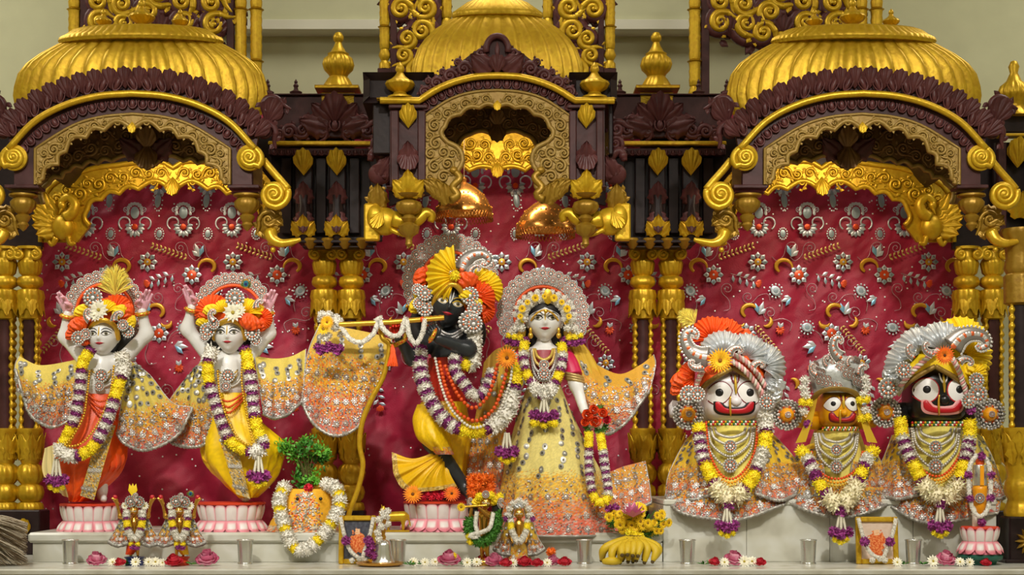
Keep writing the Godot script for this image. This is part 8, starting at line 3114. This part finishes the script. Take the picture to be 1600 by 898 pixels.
func bell() -> void:
	var z := 0.72
	var c := on_ledge(594,z)
	var u := S(1,z)
	var t := thing("tray","small round brass tray under the hand bell","tray",c)
	var b := MB.new()
	b.lathe(c,[Vector3(0,0.004,0),Vector3(30 * u,0,0),Vector3(36 * u,0.008,0.02),Vector3(38 * u,0.018,0.02),Vector3(36 * u,0.019,0.02),Vector3(32 * u,0.01,0),Vector3(0,0.008,0)],60,24)
	emit(t,"plate",b,M.brass)
	var h := c + Vector3(5 * u,0.01,0)
	t = thing("hand_bell","ringed silvery hand bell standing on the brass tray","bell",h)
	b = MB.new()
	b.lathe(h,[Vector3(17 * u,0,0),Vector3(18 * u,3 * u,0),Vector3(15 * u,8 * u,0),Vector3(15.5 * u,11 * u,0),Vector3(13.5 * u,14 * u,0),Vector3(14 * u,19 * u,0),Vector3(12.4 * u,22 * u,0),Vector3(12.4 * u,29 * u,0),Vector3(10 * u,35 * u,0),Vector3(4 * u,38 * u,0),Vector3(0,39 * u,0)],40)
	emit(t,"bell_body",b,M.silver)
	b = MB.new()
	b.lathe(h,[Vector3(3 * u,37 * u,0),Vector3(4.5 * u,42 * u,0),Vector3(2.4 * u,46 * u,0),Vector3(4 * u,52 * u,0),Vector3(2.6 * u,60 * u,0),Vector3(5 * u,68 * u,0),Vector3(6 * u,74 * u,0),Vector3(0,80 * u,0)],20)
	emit(t,"handle",b,M.brass)
	var g := thing("flower_sprig","white and purple blossoms wound round the bell handle","flowers",h + Vector3(0,48 * u,0))
	puffs(g,"white_blossom","puff_w",[[592,842,z + 0.03],[590,832,z + 0.03],[596,822,z + 0.03],[592,812,z + 0.02],[600,806,z + 0.02]],6.5)
	puffs(g,"purple_blossom","puff_p",[[580,852,z + 0.02],[577,862,z + 0.02],[584,868,z + 0.02]],8)

func cow() -> void:
	var z := 0.34
	var yb := P(0,832,0.45).y
	var c := P(618,828,z)
	c.y = yb + 0.004
	var u := S(1,z)
	var t := thing("cow_figurine","little gilded cow figurine wearing white blossoms on the low plinth","figurine",c)
	var b := MB.new()
	var l := []
	var A := func(x: float,y: float,zz: float) -> Vector3: return c + Vector3(x,y,zz) * u
	l.append([A.call(-10,22,0),8 * u,A.call(12,23,0),8 * u])
	for sx in [-11,12]:
		for sz in [-4,4]:
			l.append([A.call(sx,18,sz),3.6 * u,A.call(sx,2,sz),2.2 * u])
	l.append([A.call(-14,26,0),6 * u,A.call(-19,32,4),4.5 * u])
	l.append([A.call(-19,32,4),5 * u,A.call(-23,26,8),3 * u])
	l.append([A.call(-18,36,6),1.6 * u,A.call(-17,41,9),0.8 * u])
	l.append([A.call(-20,36,1),1.6 * u,A.call(-22,41,0),0.8 * u])
	l.append([A.call(20,24,0),1.8 * u,A.call(23,8,0),1.4 * u])
	bones(b,l,0.006,0.01)
	emit(t,"cow_body",b,M.gold_bright)
	b = MB.new()
	b.box(A.call(-20,-1.2,-8),A.call(22,1.5,9),0.004)
	emit(t,"base",b,M.gold_bright)
	puffs(t,"white_blossom","puff_w",[[598,800,z + 0.03],[604,808,z + 0.03],[600,814,z + 0.03],[606,818,z + 0.03],[606,798,z + 0.02]],6)

func tulsi() -> void:
	var z := 0.25
	var u := S(1,z)
	var yb := P(0,832,0.45).y
	var c := Vector3(P(482,0,z).x,yb,z)
	var t := thing("potted_basil","potted holy basil bush in a pot wrapped with yellow embroidered cloth","potted plant",c)
	var b := MB.new()
	b.lathe(c,[Vector3(0,0,0),Vector3(30 * u,0,0),Vector3(36 * u,30 * u,0),Vector3(38 * u,62 * u,0),Vector3(34 * u,64 * u,0),Vector3(33 * u,56 * u,0),Vector3(0,56 * u,0)],36)
	emit(t,"pot",b,M.brass)
	var q := ring_grid([[482,763,37,0.13,z],[482,772,41,0.145,z],[479,800,48,0.17,z],[474,829,57,0.19,z]],97,44,12.0,0.03)
	var cs := PackedColorArray()
	for j in 44:
		for i in 97:
			var fr := absf(i / 96.0 - 0.5)
			if j > 14 and fr < 0.12 * (j / 44.0) and rng.randf() < 0.5 or j > 38:
				cs.append(speck([hue(196,186,160),hue(226,130,50),hue(206,100,70)],[0.45,0.35,0.2]))
			else:
				cs.append(jitter(hue(232,172,34),0.05))
	b = MB.new()
	b.grid(q,97,44,false,cs)
	emit(t,"yellow_wrap",b,M.cloth)
	var s := MB.new()
	for k in 320:
		var v := rng.randf_range(0.25,0.98)
		var uu := 0.5 + (rng.randf() - 0.5) * 0.30 * v * (1.0 if fmod(k * 0.37,1.0) < 0.6 else 0.4)
		var a := point_on(q,97,44,uu,v)
		s.col = lin(hue(166,160,146)) if k % 4 else lin(hue(224,96,40))
		s.gem(a[0] + a[1] * 0.004,a[1],rng.randf_range(0.003,0.006),6)
	stuff(emit(t,"sequin_embroidery",s,M.sequin))
	for k in 2:
		var m := MB.new()
		m.ball(P(465 + 36 * k,779,z + 0.145),Vector3.ONE * 0.009,8,6)
		emit(t,"round_stud",m,M.paint_black)
	# stems and leafy sprays
	var tips := [[470,700],[454,704],[442,700],[486,694],[498,702],[510,708],[504,720],[478,712],[462,714],[490,716],[474,730],[486,738],[466,744],[480,752],[492,752],[470,756],[450,696],[476,690]]
	for k in tips.size():
		var e := P(tips[k][0],tips[k][1],z + rng.randf_range(-0.05,0.06))
		var path := cat([P(482,770,z),P(480,745,z + 0.01).lerp(e,0.2),P(478,722,z).lerp(e,0.6),e],10)
		b = MB.new()
		b.tube(path,PackedFloat32Array([0.003,0.0014]),5)
		emit(t,"stem",b,M.stem)
		b = MB.new()
		for i in 64:
			var dd := (rand_dir() + Vector3(0,0.25,0.2)).normalized()
			b.petal(e + rand_dir() * rng.randf() * S(13,z),dd,(rand_dir() + Vector3(0,0.6,0.6)).normalized(),S(rng.randf_range(6,10),z),S(rng.randf_range(3,5),z),0.2)
		emit(t,"leaf_spray",b,M.leaf if k % 3 else M.leaf_dark)
	garland("flower_garland","round white and yellow garland hung over the basil pot",[[446,758,0.36],[438,774,0.40],[437,796,0.44],[444,820,0.47],[452,842,0.49],[464,858,0.49],[482,856,0.49],[496,844,0.49],[512,826,0.47],[525,804,0.45],[531,784,0.41],[524,762,0.37],[506,756,0.33]],"WyWWyWWyWWyWWWyWWyWWyWyWWW",11.0)
	var f := thing("rose","small red blossom tucked behind the basil pot's rim","flower",P(482,770,0.36))
	inst(f,"bloom",G.puff_r,Transform3D(Basis.from_scale(Vector3.ONE * S(8,0.36)),P(482,762,0.38)))

# ---------- the four small metal figures on the ledge ----------
func small_figures() -> void:
	tiny_dancer(210.0,"small brass dancing figure with a yellow petal plume, on a blue base",M.blue_paint,hue(232,70,20),true)
	tiny_dancer(281.0,"small brass dancing figure with a peacock plume, on a red base",M.lotus_rim,hue(240,190,20),false)
	tiny_flautist()
	tiny_consort()

func tiny_dancer(px: float,label: String,base: Material,cloth: Color,plume: bool) -> void:
	var z := 0.66
	var u := S(1,z)
	var c := on_ledge(px,z)
	var t := thing("small_statue",label,"statuette",c)
	var A := func(x: float,y: float,zz: float) -> Vector3: return c + Vector3(x,y,zz) * u
	var b := MB.new()
	b.lathe(c,[Vector3(0,0,0),Vector3(14 * u,0,0),Vector3(15 * u,5 * u,0.05),Vector3(12 * u,8 * u,0),Vector3(16 * u,13 * u,0.05),Vector3(0,14 * u,0)],36,12)
	emit(t,"base",b,base)
	b = MB.new()
	var l := []
	l.append([A.call(-5,15,2),2.4 * u,A.call(-4,34,0),4 * u])
	l.append([A.call(6,15,2),2.4 * u,A.call(4,34,0),4 * u])
	l.append([A.call(0,40,0),7 * u,A.call(0,66,0),8 * u])
	l.append([A.call(0,70,0),4 * u,A.call(0,78,0),4 * u])
	for s in [-1,1]:
		l.append([A.call(s * 8,70,0),3.6 * u,A.call(s * 22,76,2),3 * u])
		l.append([A.call(s * 22,76,2),3 * u,A.call(s * 26,96,4),2.2 * u])
		l.append([A.call(s * 26,97,4),2.6 * u,A.call(s * 28,102,4),2.2 * u])
		for k in 4:
			l.append([A.call(s * 28,101,4),1.1 * u,A.call(s * (26 + k * 3.2),108 - k * 1.2,4 + k),0.8 * u])
	bones(b,l,0.006,0.012)
	var th := Transform3D(Basis.from_scale(Vector3.ONE * 18 * u),A.call(0,84,3))
	head_mesh(b,th)
	emit(t,"body",b,M.brass)
	face_paint(t,th,true)
	for s in [-1,1]:
		b = MB.new()
		b.ball(A.call(s * 29,106,5),Vector3(4,4,3) * u,8,6)
		emit(t,"red_palm",b,M.paint_red)
	deck(t,z,[["l",px - 6,882 - 99,9,0.2,0.03],["l",px + 7,882 - 98,9,0.2,0.03],["s",px,882 - 98,12,0.2,0.0],["p",px + 2,882 - 102,9,0.4,0.04],["w",px + 16,882 - 92,7,0.0,0.02],["w",px - 15,882 - 92,6,0.0,0.02]])
	if plume:
		b = MB.new()
		for k in 3:
			b.petal(A.call(-3,106,-2),Vector3(-0.25 + 0.25 * k,1,0).normalized(),Vector3(0,0,1),22 * u,9 * u)
		emit(t,"yellow_plume",b,M.yellow_cloth)
	else:
		deck(t,z,[["e",px + 16,882 - 108,10,-0.3,0.0]])
	# skirt cloth and shawl
	garment(t,"dhoti",[[px,882 - 44,9,0.03,z],[px,882 - 34,11,0.035,z],[px - (8 if plume else -8),882 - 16,6,0.02,z]],{"top": cloth,"mat": "satin","nu": 33,"nv": 14,"k": 4.0})
	for s in [-1.0,1.0]:
		shawl(t,"shawl_wing",[[[px + s * 8,882 - 72,z],[px + s * 14,882 - 74,z],[px + s * 20,882 - 74,z - 0.01]],[[px + s * 10,882 - 54,z + 0.02],[px + s * 20,882 - 54,z + 0.01],[px + s * 30,882 - 54,z - 0.01]],[[px + s * 10,882 - 34,z + 0.03],[px + s * 26,882 - 30,z + 0.03],[px + s * 41,882 - 36,z]]],{"nu": 26,"nv": 26,"start": 0.5,"dots": 12,"dense": 120,"size": 0.6,"amp": 0.004,"hem": 0.004})
	var g := garland("flower_garland","thick white garland with purple and yellow rings on the %s" % ("brass figure with the yellow plume" if plume else "brass figure with the peacock plume"),[[px - 12,882 - 84,z + 0.03],[px - 12,882 - 68,z + 0.05],[px - 8,882 - 50,z + 0.06],[px,882 - 40,z + 0.07],[px + 8,882 - 50,z + 0.06],[px + 12,882 - 68,z + 0.05],[px + 12,882 - 84,z + 0.03]],"wwpypwwwwwwpypww",7.0)
	puffs(g,"yellow_blossom","puff_y",[[px - 5,882 - 32,z + 0.07],[px + 5,882 - 32,z + 0.07]],5)
	puffs(g,"purple_blossom","puff_p",[[px - 3,882 - 28,z + 0.07],[px + 4,882 - 27,z + 0.07]],5)

func tiny_flautist() -> void:
	var z := 0.66
	var px := 757.0
	var u := S(1,z)
	var c := on_ledge(px,z)
	var t := thing("small_statue","small brass flute player wrapped in a thick green leaf garland","statuette",c)
	var A := func(x: float,y: float,zz: float) -> Vector3: return c + Vector3(x,y,zz) * u
	var b := MB.new()
	b.lathe(c,[Vector3(0,0,0),Vector3(15 * u,0,0),Vector3(16 * u,6 * u,0.05),Vector3(12 * u,11 * u,0),Vector3(0,12 * u,0)],36,12)
	emit(t,"base",b,M.brass)
	b = MB.new()
	var l := []
	l.append([A.call(-4,13,2),2.6 * u,A.call(-4,40,0),5 * u])
	l.append([A.call(5,13,4),2.6 * u,A.call(3,40,0),5 * u])
	l.append([A.call(0,44,0),8 * u,A.call(0,76,0),9 * u])
	l.append([A.call(0,80,0),4 * u,A.call(0,90,2),4 * u])
	l.append([A.call(9,80,0),4 * u,A.call(15,70,9),3.2 * u])
	l.append([A.call(15,70,9),3.2 * u,A.call(-8,90,14),2.6 * u])
	l.append([A.call(-9,80,0),4 * u,A.call(-22,72,8),3.2 * u])
	l.append([A.call(-22,72,8),3.2 * u,A.call(-20,90,12),2.6 * u])
	bones(b,l,0.006,0.012)
	var th := Transform3D(Basis(Vector3(0,0,1),-0.15).scaled(Vector3.ONE * 21 * u),A.call(2,97,4))
	head_mesh(b,th)
	emit(t,"body",b,M.brass)
	face_paint(t,th,true)
	b = MB.new()
	b.tube(PackedVector3Array([A.call(-36,91,15),A.call(4,94,15)]),PackedFloat32Array([1.8 * u]),8)
	emit(t,"flute",b,M.bead_gold)
	inst(t,"flute_flower",G.mum_y,Transform3D(Basis.from_scale(Vector3.ONE * 7 * u),A.call(-36,91,17)))
	deck(t,z,[["y",px - 12,784,9,0.4,0.01],["y",px + 14,782,10,0.2,0.0],["y",px,778,11,0.0,0.0],["m",px - 8,776,8,0.0,0.03],["m",px + 10,774,8,0.0,0.03],["m",px + 24,776,8,0.0,0.0],["p",px + 26,788,9,0.4,0.02],["p",px - 22,786,8,0.4,0.02],["l",px + 2,772,6,0.0,0.05]])
	b = MB.new()
	b.ball(A.call(20,88,-4),Vector3(9,14,5) * u,10,8)
	b.ball(A.call(-18,86,-4),Vector3(8,12,5) * u,10,8)
	emit(t,"hair",b,M.hair)
	var g := garland("flower_garland","thick green leaf garland with a yellow end on the small flute player",[[px + 18,802,z + 0.06],[px + 20,818,z + 0.08],[px + 12,836,z + 0.09],[px - 2,846,z + 0.10],[px - 16,842,z + 0.09],[px - 24,826,z + 0.08],[px - 22,810,z + 0.06]],"gggggggggg",10.0)
	puffs(g,"yellow_blossom","puff_y",[[px - 24,838,z + 0.1],[px - 22,846,z + 0.1]],7)
	garland("bud_garland","white bud garland hanging inside the green leaf garland",[[px - 12,800,z + 0.07],[px - 14,820,z + 0.09],[px - 10,838,z + 0.115],[px - 22,836,z + 0.115],[px + 6,826,z + 0.12],[px + 14,802,z + 0.09]],"wwwwwwwwwwwwwwww",4.0)

func tiny_consort() -> void:
	var z := 0.66
	var px := 811.0
	var u := S(1,z)
	var c := on_ledge(px,z)
	var t := thing("small_statue","small brass lady in a yellow skirt with a white blossom wreath","statuette",c)
	var A := func(x: float,y: float,zz: float) -> Vector3: return c + Vector3(x,y,zz) * u
	var b := MB.new()
	var l := []
	l.append([A.call(0,30,0),10 * u,A.call(0,62,0),8 * u])
	l.append([A.call(0,66,0),4 * u,A.call(0,74,2),4 * u])
	for s in [-1,1]:
		l.append([A.call(s * 8,64,0),3.6 * u,A.call(s * 14,46,6),3 * u])
		l.append([A.call(s * 14,46,6),3 * u,A.call(s * 10,36,12),2.4 * u])
	bones(b,l,0.006,0.012)
	var th := Transform3D(Basis.from_scale(Vector3.ONE * 19 * u),A.call(0,80,4))
	head_mesh(b,th)
	emit(t,"body",b,M.brass)
	face_paint(t,th,true)
	var q := garment(t,"skirt",[[px,882 - 46,10,0.035,z],[px,882 - 26,15,0.05,z],[px,882 - 2,20,0.065,z]],{"top": hue(214,170,70),"start": 0.55,"nu": 49,"nv": 26,"k": 8.0,"amp": 0.03})
	sequins(t,q,49,26,0.4,14,160,0.6)
	for s in [-1.0,1.0]:
		shawl(t,"veil",[[[px + s * 6,882 - 94,z - 0.02],[px + s * 10,882 - 92,z - 0.03],[px + s * 13,882 - 88,z - 0.03]],[[px + s * 12,882 - 66,z],[px + s * 17,882 - 66,z],[px + s * 22,882 - 64,z - 0.02]],[[px + s * 14,882 - 44,z + 0.02],[px + s * 22,882 - 42,z + 0.02],[px + s * 30,882 - 42,z - 0.01]],[[px + s * 14,882 - 16,z + 0.03],[px + s * 28,882 - 18,z + 0.03],[px + s * 40,882 - 26,z]]],{"nu": 24,"nv": 30,"start": 0.66,"dots": 8,"dense": 100,"size": 0.6,"amp": 0.003,"hem": 0.004,"top": hue(206,168,50)})
	deck(t,z,[["W",px - 17,804,6,0,0.02],["W",px - 15,794,6,0,0.02],["W",px - 9,786,6,0,0.02],["W",px,782,6,0,0.02],["W",px + 9,786,6,0,0.02],["W",px + 15,794,6,0,0.02],["W",px + 17,804,6,0,0.02],["s",px,790,8,0.2,0.01],["P",px + 21,810,5,0,0.02],["P",px - 21,810,5,0,0.02]])
	garland("flower_garland","white and yellow garland on the small lady in a yellow skirt",[[px - 13,812,z + 0.05],[px - 12,826,z + 0.07],[px - 6,840,z + 0.08],[px,846,z + 0.09],[px + 6,840,z + 0.08],[px + 12,826,z + 0.07],[px + 13,812,z + 0.05]],"wywwwwwwwwyw",6.0)

# ---------- fruit,flowers ----------
func banana_path(a: Vector3,mid: Vector3,e: Vector3) -> PackedVector3Array:
	return cat([a,mid,e],12)

func bananas() -> void:
	rng.seed = 66
	var z := 0.66
	var labs := "ripe yellow banana in the bunch below the yellow bouquet"
	var stemtop := P(988,842,z)
	for k in 16:
		var row := k / 6
		var f := (k % 6) / 5.0
		var zz := z + 0.03 * row + rng.randf_range(-0.008,0.008)
		var a := P(lerpf(980,1000,f),840 + 4 * row,z - 0.01 + 0.02 * row)
		var m := P(lerpf([946,958,972][row],[1028,1024,1018][row],f),lerpf([852,850,850][row],[856,858,856][row],absf(f - 0.5) * 2.0),zz + 0.03)
		var e := P(lerpf([940,956,972][row],[1022,1020,1014][row],f),[874,876,866][row] + rng.randf_range(-2,2),zz + [0.0,0.05,0.07][row])
		e.y = maxf(e.y,LY + 0.02)
		var path := banana_path(a,m,e)
		var rad := PackedFloat32Array()
		for i in 12:
			rad.append(S(1.4 + 5.4 * pow(sin(PI * (0.1 + 0.83 * i / 11.0)),0.6),z))
		var b := MB.new()
		b.tube(path,rad,6)
		var t := thing("banana",labs,"banana",e,"bunch of bananas")
		emit(t,"fruit",b,M.banana)
		b = MB.new()
		b.ball(path[11] + (path[11] - path[10]).normalized() * 0.004,Vector3.ONE * S(3.2,z),6,4)
		b.tube(PackedVector3Array([path[0],path[0] + Vector3(0,0.012,0)]),PackedFloat32Array([S(1.8,z)]),6)
		emit(t,"dark_tip",b,M.banana_tip)
	var path := cat([on_ledge(942,0.74) + Vector3(0,0.022,0),on_ledge(956,0.76) + Vector3(0,0.026,0),on_ledge(970,0.74) + Vector3(0,0.022,0)],12)
	var rad := PackedFloat32Array()
	for i in 12:
		rad.append(S(1.6 + 4.8 * pow(sin(PI * (0.08 + 0.84 * i / 11.0)),0.6),z))
	var b := MB.new()
	b.tube(path,rad,6)
	var t := thing("banana","single banana lying flat on the ledge beside the bunch","banana",on_ledge(956,0.75))
	emit(t,"fruit",b,M.banana)

func bouquet() -> void:
	rng.seed = 67
	var z := 0.48
	var t := thing("bouquet","yellow chrysanthemum bouquet with one pink lotus above the bananas","bouquet",P(996,840,z))
	var b := MB.new()
	for k in 26:
		var e := P(rng.randf_range(952,1044),rng.randf_range(796,836),z + rng.randf_range(-0.02,0.1))
		b.tube(PackedVector3Array([P(996,850,z),P(996,836,z).lerp(e,0.4),e]),PackedFloat32Array([0.003,0.002]),4)
	emit(t,"stems",b,M.leaf_dark)
	for k in 58:
		var a := rng.randf() * TAU
		var r := sqrt(rng.randf())
		var e := P(998 + cos(a) * r * 50,812 + sin(a) * r * 22 + absf(cos(a)) * 4,z + 0.10 - 0.06 * r + rng.randf_range(-0.02,0.02))
		var d := (Vector3(cos(a) * r,-sin(a) * r * 0.5,1.0) + rand_dir() * 0.25).normalized()
		inst(t,"chrysanthemum",G.mum_y,Transform3D(along(Vector3(0,1,0),d) * Basis(Vector3(1,0,0),-PI / 2) * Basis.from_scale(Vector3.ONE * S(rng.randf_range(6,8.5),z)),e))
	for k in 9:
		inst(t,"leaf_tuft",G.puff_g,Transform3D(Basis(rand_dir(),1.0).scaled(Vector3.ONE * S(9,z)),P(rng.randf_range(956,1040),rng.randf_range(802,832),z + 0.02)))
	puffs(t,"chrysanthemum","puff_y",[[992,836,z + 0.09],[984,832,z + 0.09],[1000,838,z + 0.09]],8)
	b = MB.new()
	for ring in 3:
		var n := 5 + ring * 2
		for i in n:
			var a := TAU * i / n + ring * 0.5
			b.col = jitter(hue(222,130,170),0.12)
			var d := Vector3(cos(a) * (0.35 + 0.35 * ring),1.0 - 0.22 * ring,sin(a) * (0.35 + 0.35 * ring)).normalized()
			b.petal(P(989,808,z + 0.12),d,Vector3(cos(a),0.3,sin(a)).normalized(),S(25,z),S(12,z),0.3)
	emit(t,"pink_lotus",b,M.petals)

func beside(px: float) -> String:
	return "by the small dancing figures" if px < 320 else ("before the black statue's pedestal" if px < 700 else ("at the small flute player's foot" if px < 780 else ("by the small lady's skirt" if px < 900 else ("below the white-faced statue" if px < 1250 else "below the black-faced statue"))))

func loose_flowers() -> void:
	rng.seed = 68
	# pink and red roses
	var list := [["k",152,0.70,15,"large pink rose lying beside the first silver tumbler"],["r",187,0.74,9,"red rose at the foot of the blue-based dancing figure"],["r",272,0.74,13,"red rose at the foot of the red-based dancing figure"],["k",324,0.70,17,"large pink rose lying beside the red-based dancing figure"],["k",702,0.72,17,"large pink rose with a yellow blossom, before the black statue's pedestal"],["r",754,0.64,11,"red rose at the small flute player's base"],["k",772,0.74,14,"pink rose at the small flute player's foot"],["r",790,0.78,9,"red rose between the small flute player and the small lady"],["r",820,0.76,11,"red rose before the small lady's skirt"],["r",839,0.78,9,"red rose beside the small lady's skirt"],["k",864,0.68,11,"pink rose under an orange blossom beside the small lady"],["r",882,0.74,10,"red rose beside the tumbler at the pale skirt's hem"],["k",1147,0.70,16,"large pink rose below the white-faced statue's tassel"],["r",1117,0.70,9,"red rose on a green leaf below the white-faced statue"],["r",1187,0.72,9,"red rose at the end of the white petals below the white-faced statue"],["k",1478,0.70,16,"large pink rose below the black-faced statue's tassel"],["r",1540,0.72,8,"red rose at the foot of the small lotus stand"]]
	for a in list:
		var r := S(a[3],a[2])
		var o := inst(self,"rose",G["rose_" + a[0]],Transform3D(Basis(Vector3(1,0,0),0.45) * Basis(Vector3(0,1,0),rng.randf() * TAU) * Basis.from_scale(Vector3(r,r,r)),on_ledge(a[1],a[2]) + Vector3(0,r * 0.4,0)))
		tag(o,a[4],"rose")
	var wh := [[176,0.74],[212,0.74],[232,0.72],[243,0.74],[254,0.74],[646,0.72],[664,0.72],[680,0.72],[730,0.76],[745,0.76],[802,0.76],[855,0.76],[1132,0.74],[1163,0.74],[1175,0.72],[1402,0.74],[1458,0.72],[1500,0.74],[1515,0.72]]
	for a in wh:
		var r := S(rng.randf_range(7,10),a[1])
		var o := inst(self,"white_blossom",G.daisy_w,Transform3D(Basis(Vector3(1,0,0),-0.8 + rng.randf() * 0.5) * Basis(Vector3(0,0,1),rng.randf() * TAU) * Basis.from_scale(Vector3.ONE * r),on_ledge(a[0],a[1]) + Vector3(0,r * 0.75,0)))
		tag(o,"loose white blossom lying on the ledge " + beside(a[0]),"flower","loose white blossoms on the ledge")
	for a in [[198,0.70],[300,0.70],[640,0.74],[726,0.72],[735,0.72],[830,0.72],[1100,0.70],[1112,0.68],[1412,0.70],[1442,0.70],[1172,0.68],[658,0.7]]:
		var b := MB.new()
		for i in 12:
			b.petal(on_ledge(a[0],a[1]) + Vector3(0,0.006,0),(rand_dir() * Vector3(1,0.3,1) + Vector3(0,0.35,0)).normalized(),Vector3(0,1,0.2),S(rng.randf_range(9,14),a[1]),S(4,a[1]),0.2)
		var o := emit(self,"leaf_sprig",b,M.leaf_dark)
		tag(o,"small green leaf sprig lying on the ledge " + beside(a[0]),"leaves","green sprigs on the ledge")
	for a in [[709,868,0.74,6,"yellow blossom resting on the large pink rose before the black statue's pedestal","puff_y"],[861,862,0.66,9,"orange blossom resting on the pink rose beside the small lady","puff_o"]]:
		var o := inst(self,"blossom",G[a[5]],Transform3D(Basis.from_scale(Vector3.ONE * S(a[3],a[2])),P(a[0],a[1],a[2])))
		tag(o,a[4],"flower")

func whisk() -> void:
	rng.seed = 69
	var z := 0.62
	var t := thing("fibre_whisk","pale bushy yak-hair whisk lying at the plinth's outer end","whisk",on_ledge(8,z))
	for tone in 2:
		var b := MB.new()
		for k in 260:
			var s := rng.randf()
			var a := on_ledge(-60,z) + Vector3(0,0.16 + 0.03 * rng.randf(),rng.randf_range(-0.03,0.03))
			var e := P(lerpf(44,-10,s * rng.randf()) ,lerpf(816,897,pow(s,0.8)),z + rng.randf_range(-0.1,0.16))
			e.y = maxf(e.y,LY + 0.004 + 0.02 * rng.randf())
			var m := a.lerp(e,0.5) + Vector3(0.01,0.05 * (0.9 - s),rng.randf_range(-0.02,0.05))
			b.tube(cat([a,m,e],8),PackedFloat32Array([0.0032,0.0011]),3)
		emit(t,"hair_tuft",b,M.fibre if tone == 0 else M.fibre_brown)
	var b := MB.new()
	b.tube(PackedVector3Array([on_ledge(-150,z) + Vector3(0,0.16,0),on_ledge(-56,z) + Vector3(0,0.175,0)]),PackedFloat32Array([0.02,0.03]),14)
	emit(t,"handle",b,M.silver)

func small_pillar() -> void:
	var z := 0.60
	var c := on_ledge(1531,z)
	var u := S(1,z)
	var lt := lotus("small pink-edged lotus stand with a green rim beside the corner post",1531,822,845,866,29,32,z,12)
	var b := MB.new()
	b.lathe(c,[Vector3(0,0,0),Vector3(24 * u,0,0),Vector3(26 * u,5 * u,0),Vector3(34 * u,9 * u,0),Vector3(35 * u,13 * u,0),Vector3(30 * u,17 * u,0),Vector3(0,18 * u,0)],44)
	emit(lt,"green_rim",b,M.green_paint)
	var t := thing("pillar_emblem","small orange and silver pillar wrapped in white buds on the lotus stand","emblem",P(1531,820,z))
	var A := func(py: float) -> Vector3: return P(1531,py,z)
	b = MB.new()
	b.tube(PackedVector3Array([P(1523,824,z),P(1523,790,z)]),PackedFloat32Array([S(4,z)]),10)
	emit(t,"white_stick",b,M.bead_white)
	b = MB.new()
	b.tube(PackedVector3Array([A.call(804),A.call(790),A.call(765),A.call(758)]),PackedFloat32Array([S(4,z),S(10,z),S(11,z),S(11,z)]),18)
	emit(t,"orange_wrap",b,M.bead_amber)
	b = MB.new()
	b.tube(PackedVector3Array([A.call(758),A.call(726)]),PackedFloat32Array([S(11.5,z)]),20)
	emit(t,"silver_sleeve",b,M.silver)
	b = MB.new()
	b.ball(A.call(722),Vector3(7,7,7) * S(1,z),12,8)
	emit(t,"orange_tip",b,M.bead_orange)
	b = MB.new()
	b.box(P(1531 - 3,758,z) + Vector3(0,0,S(10.5,z)),P(1531 + 3,727,z) + Vector3(0,0,S(12.5,z)),0.001)
	emit(t,"orange_stripe",b,M.bead_amber)
	inst(t,"emblem_flower",G.lace_disc,Transform3D(Basis.from_scale(Vector3.ONE * S(8,z)),P(1531,778,z + S(12,z))))
	var g := garland("bud_garland","thin white bud garland with purple blossoms round the small pillar",[[1526,710,z + 0.02],[1515,730,z + 0.03],[1514,765,z + 0.04],[1520,795,z + 0.05],[1531,806,z + 0.06],[1543,795,z + 0.05],[1548,765,z + 0.04],[1546,730,z + 0.03],[1536,710,z + 0.02]],"wwwwwwwwwwwwwwwwwwwwww",4.0)
	puffs(g,"purple_blossom","puff_p",[[1513,742,z + 0.04],[1549,742,z + 0.04],[1516,779,z + 0.05],[1548,778,z + 0.05],[1534,712,z + 0.03],[1534,816,z + 0.06]],7)
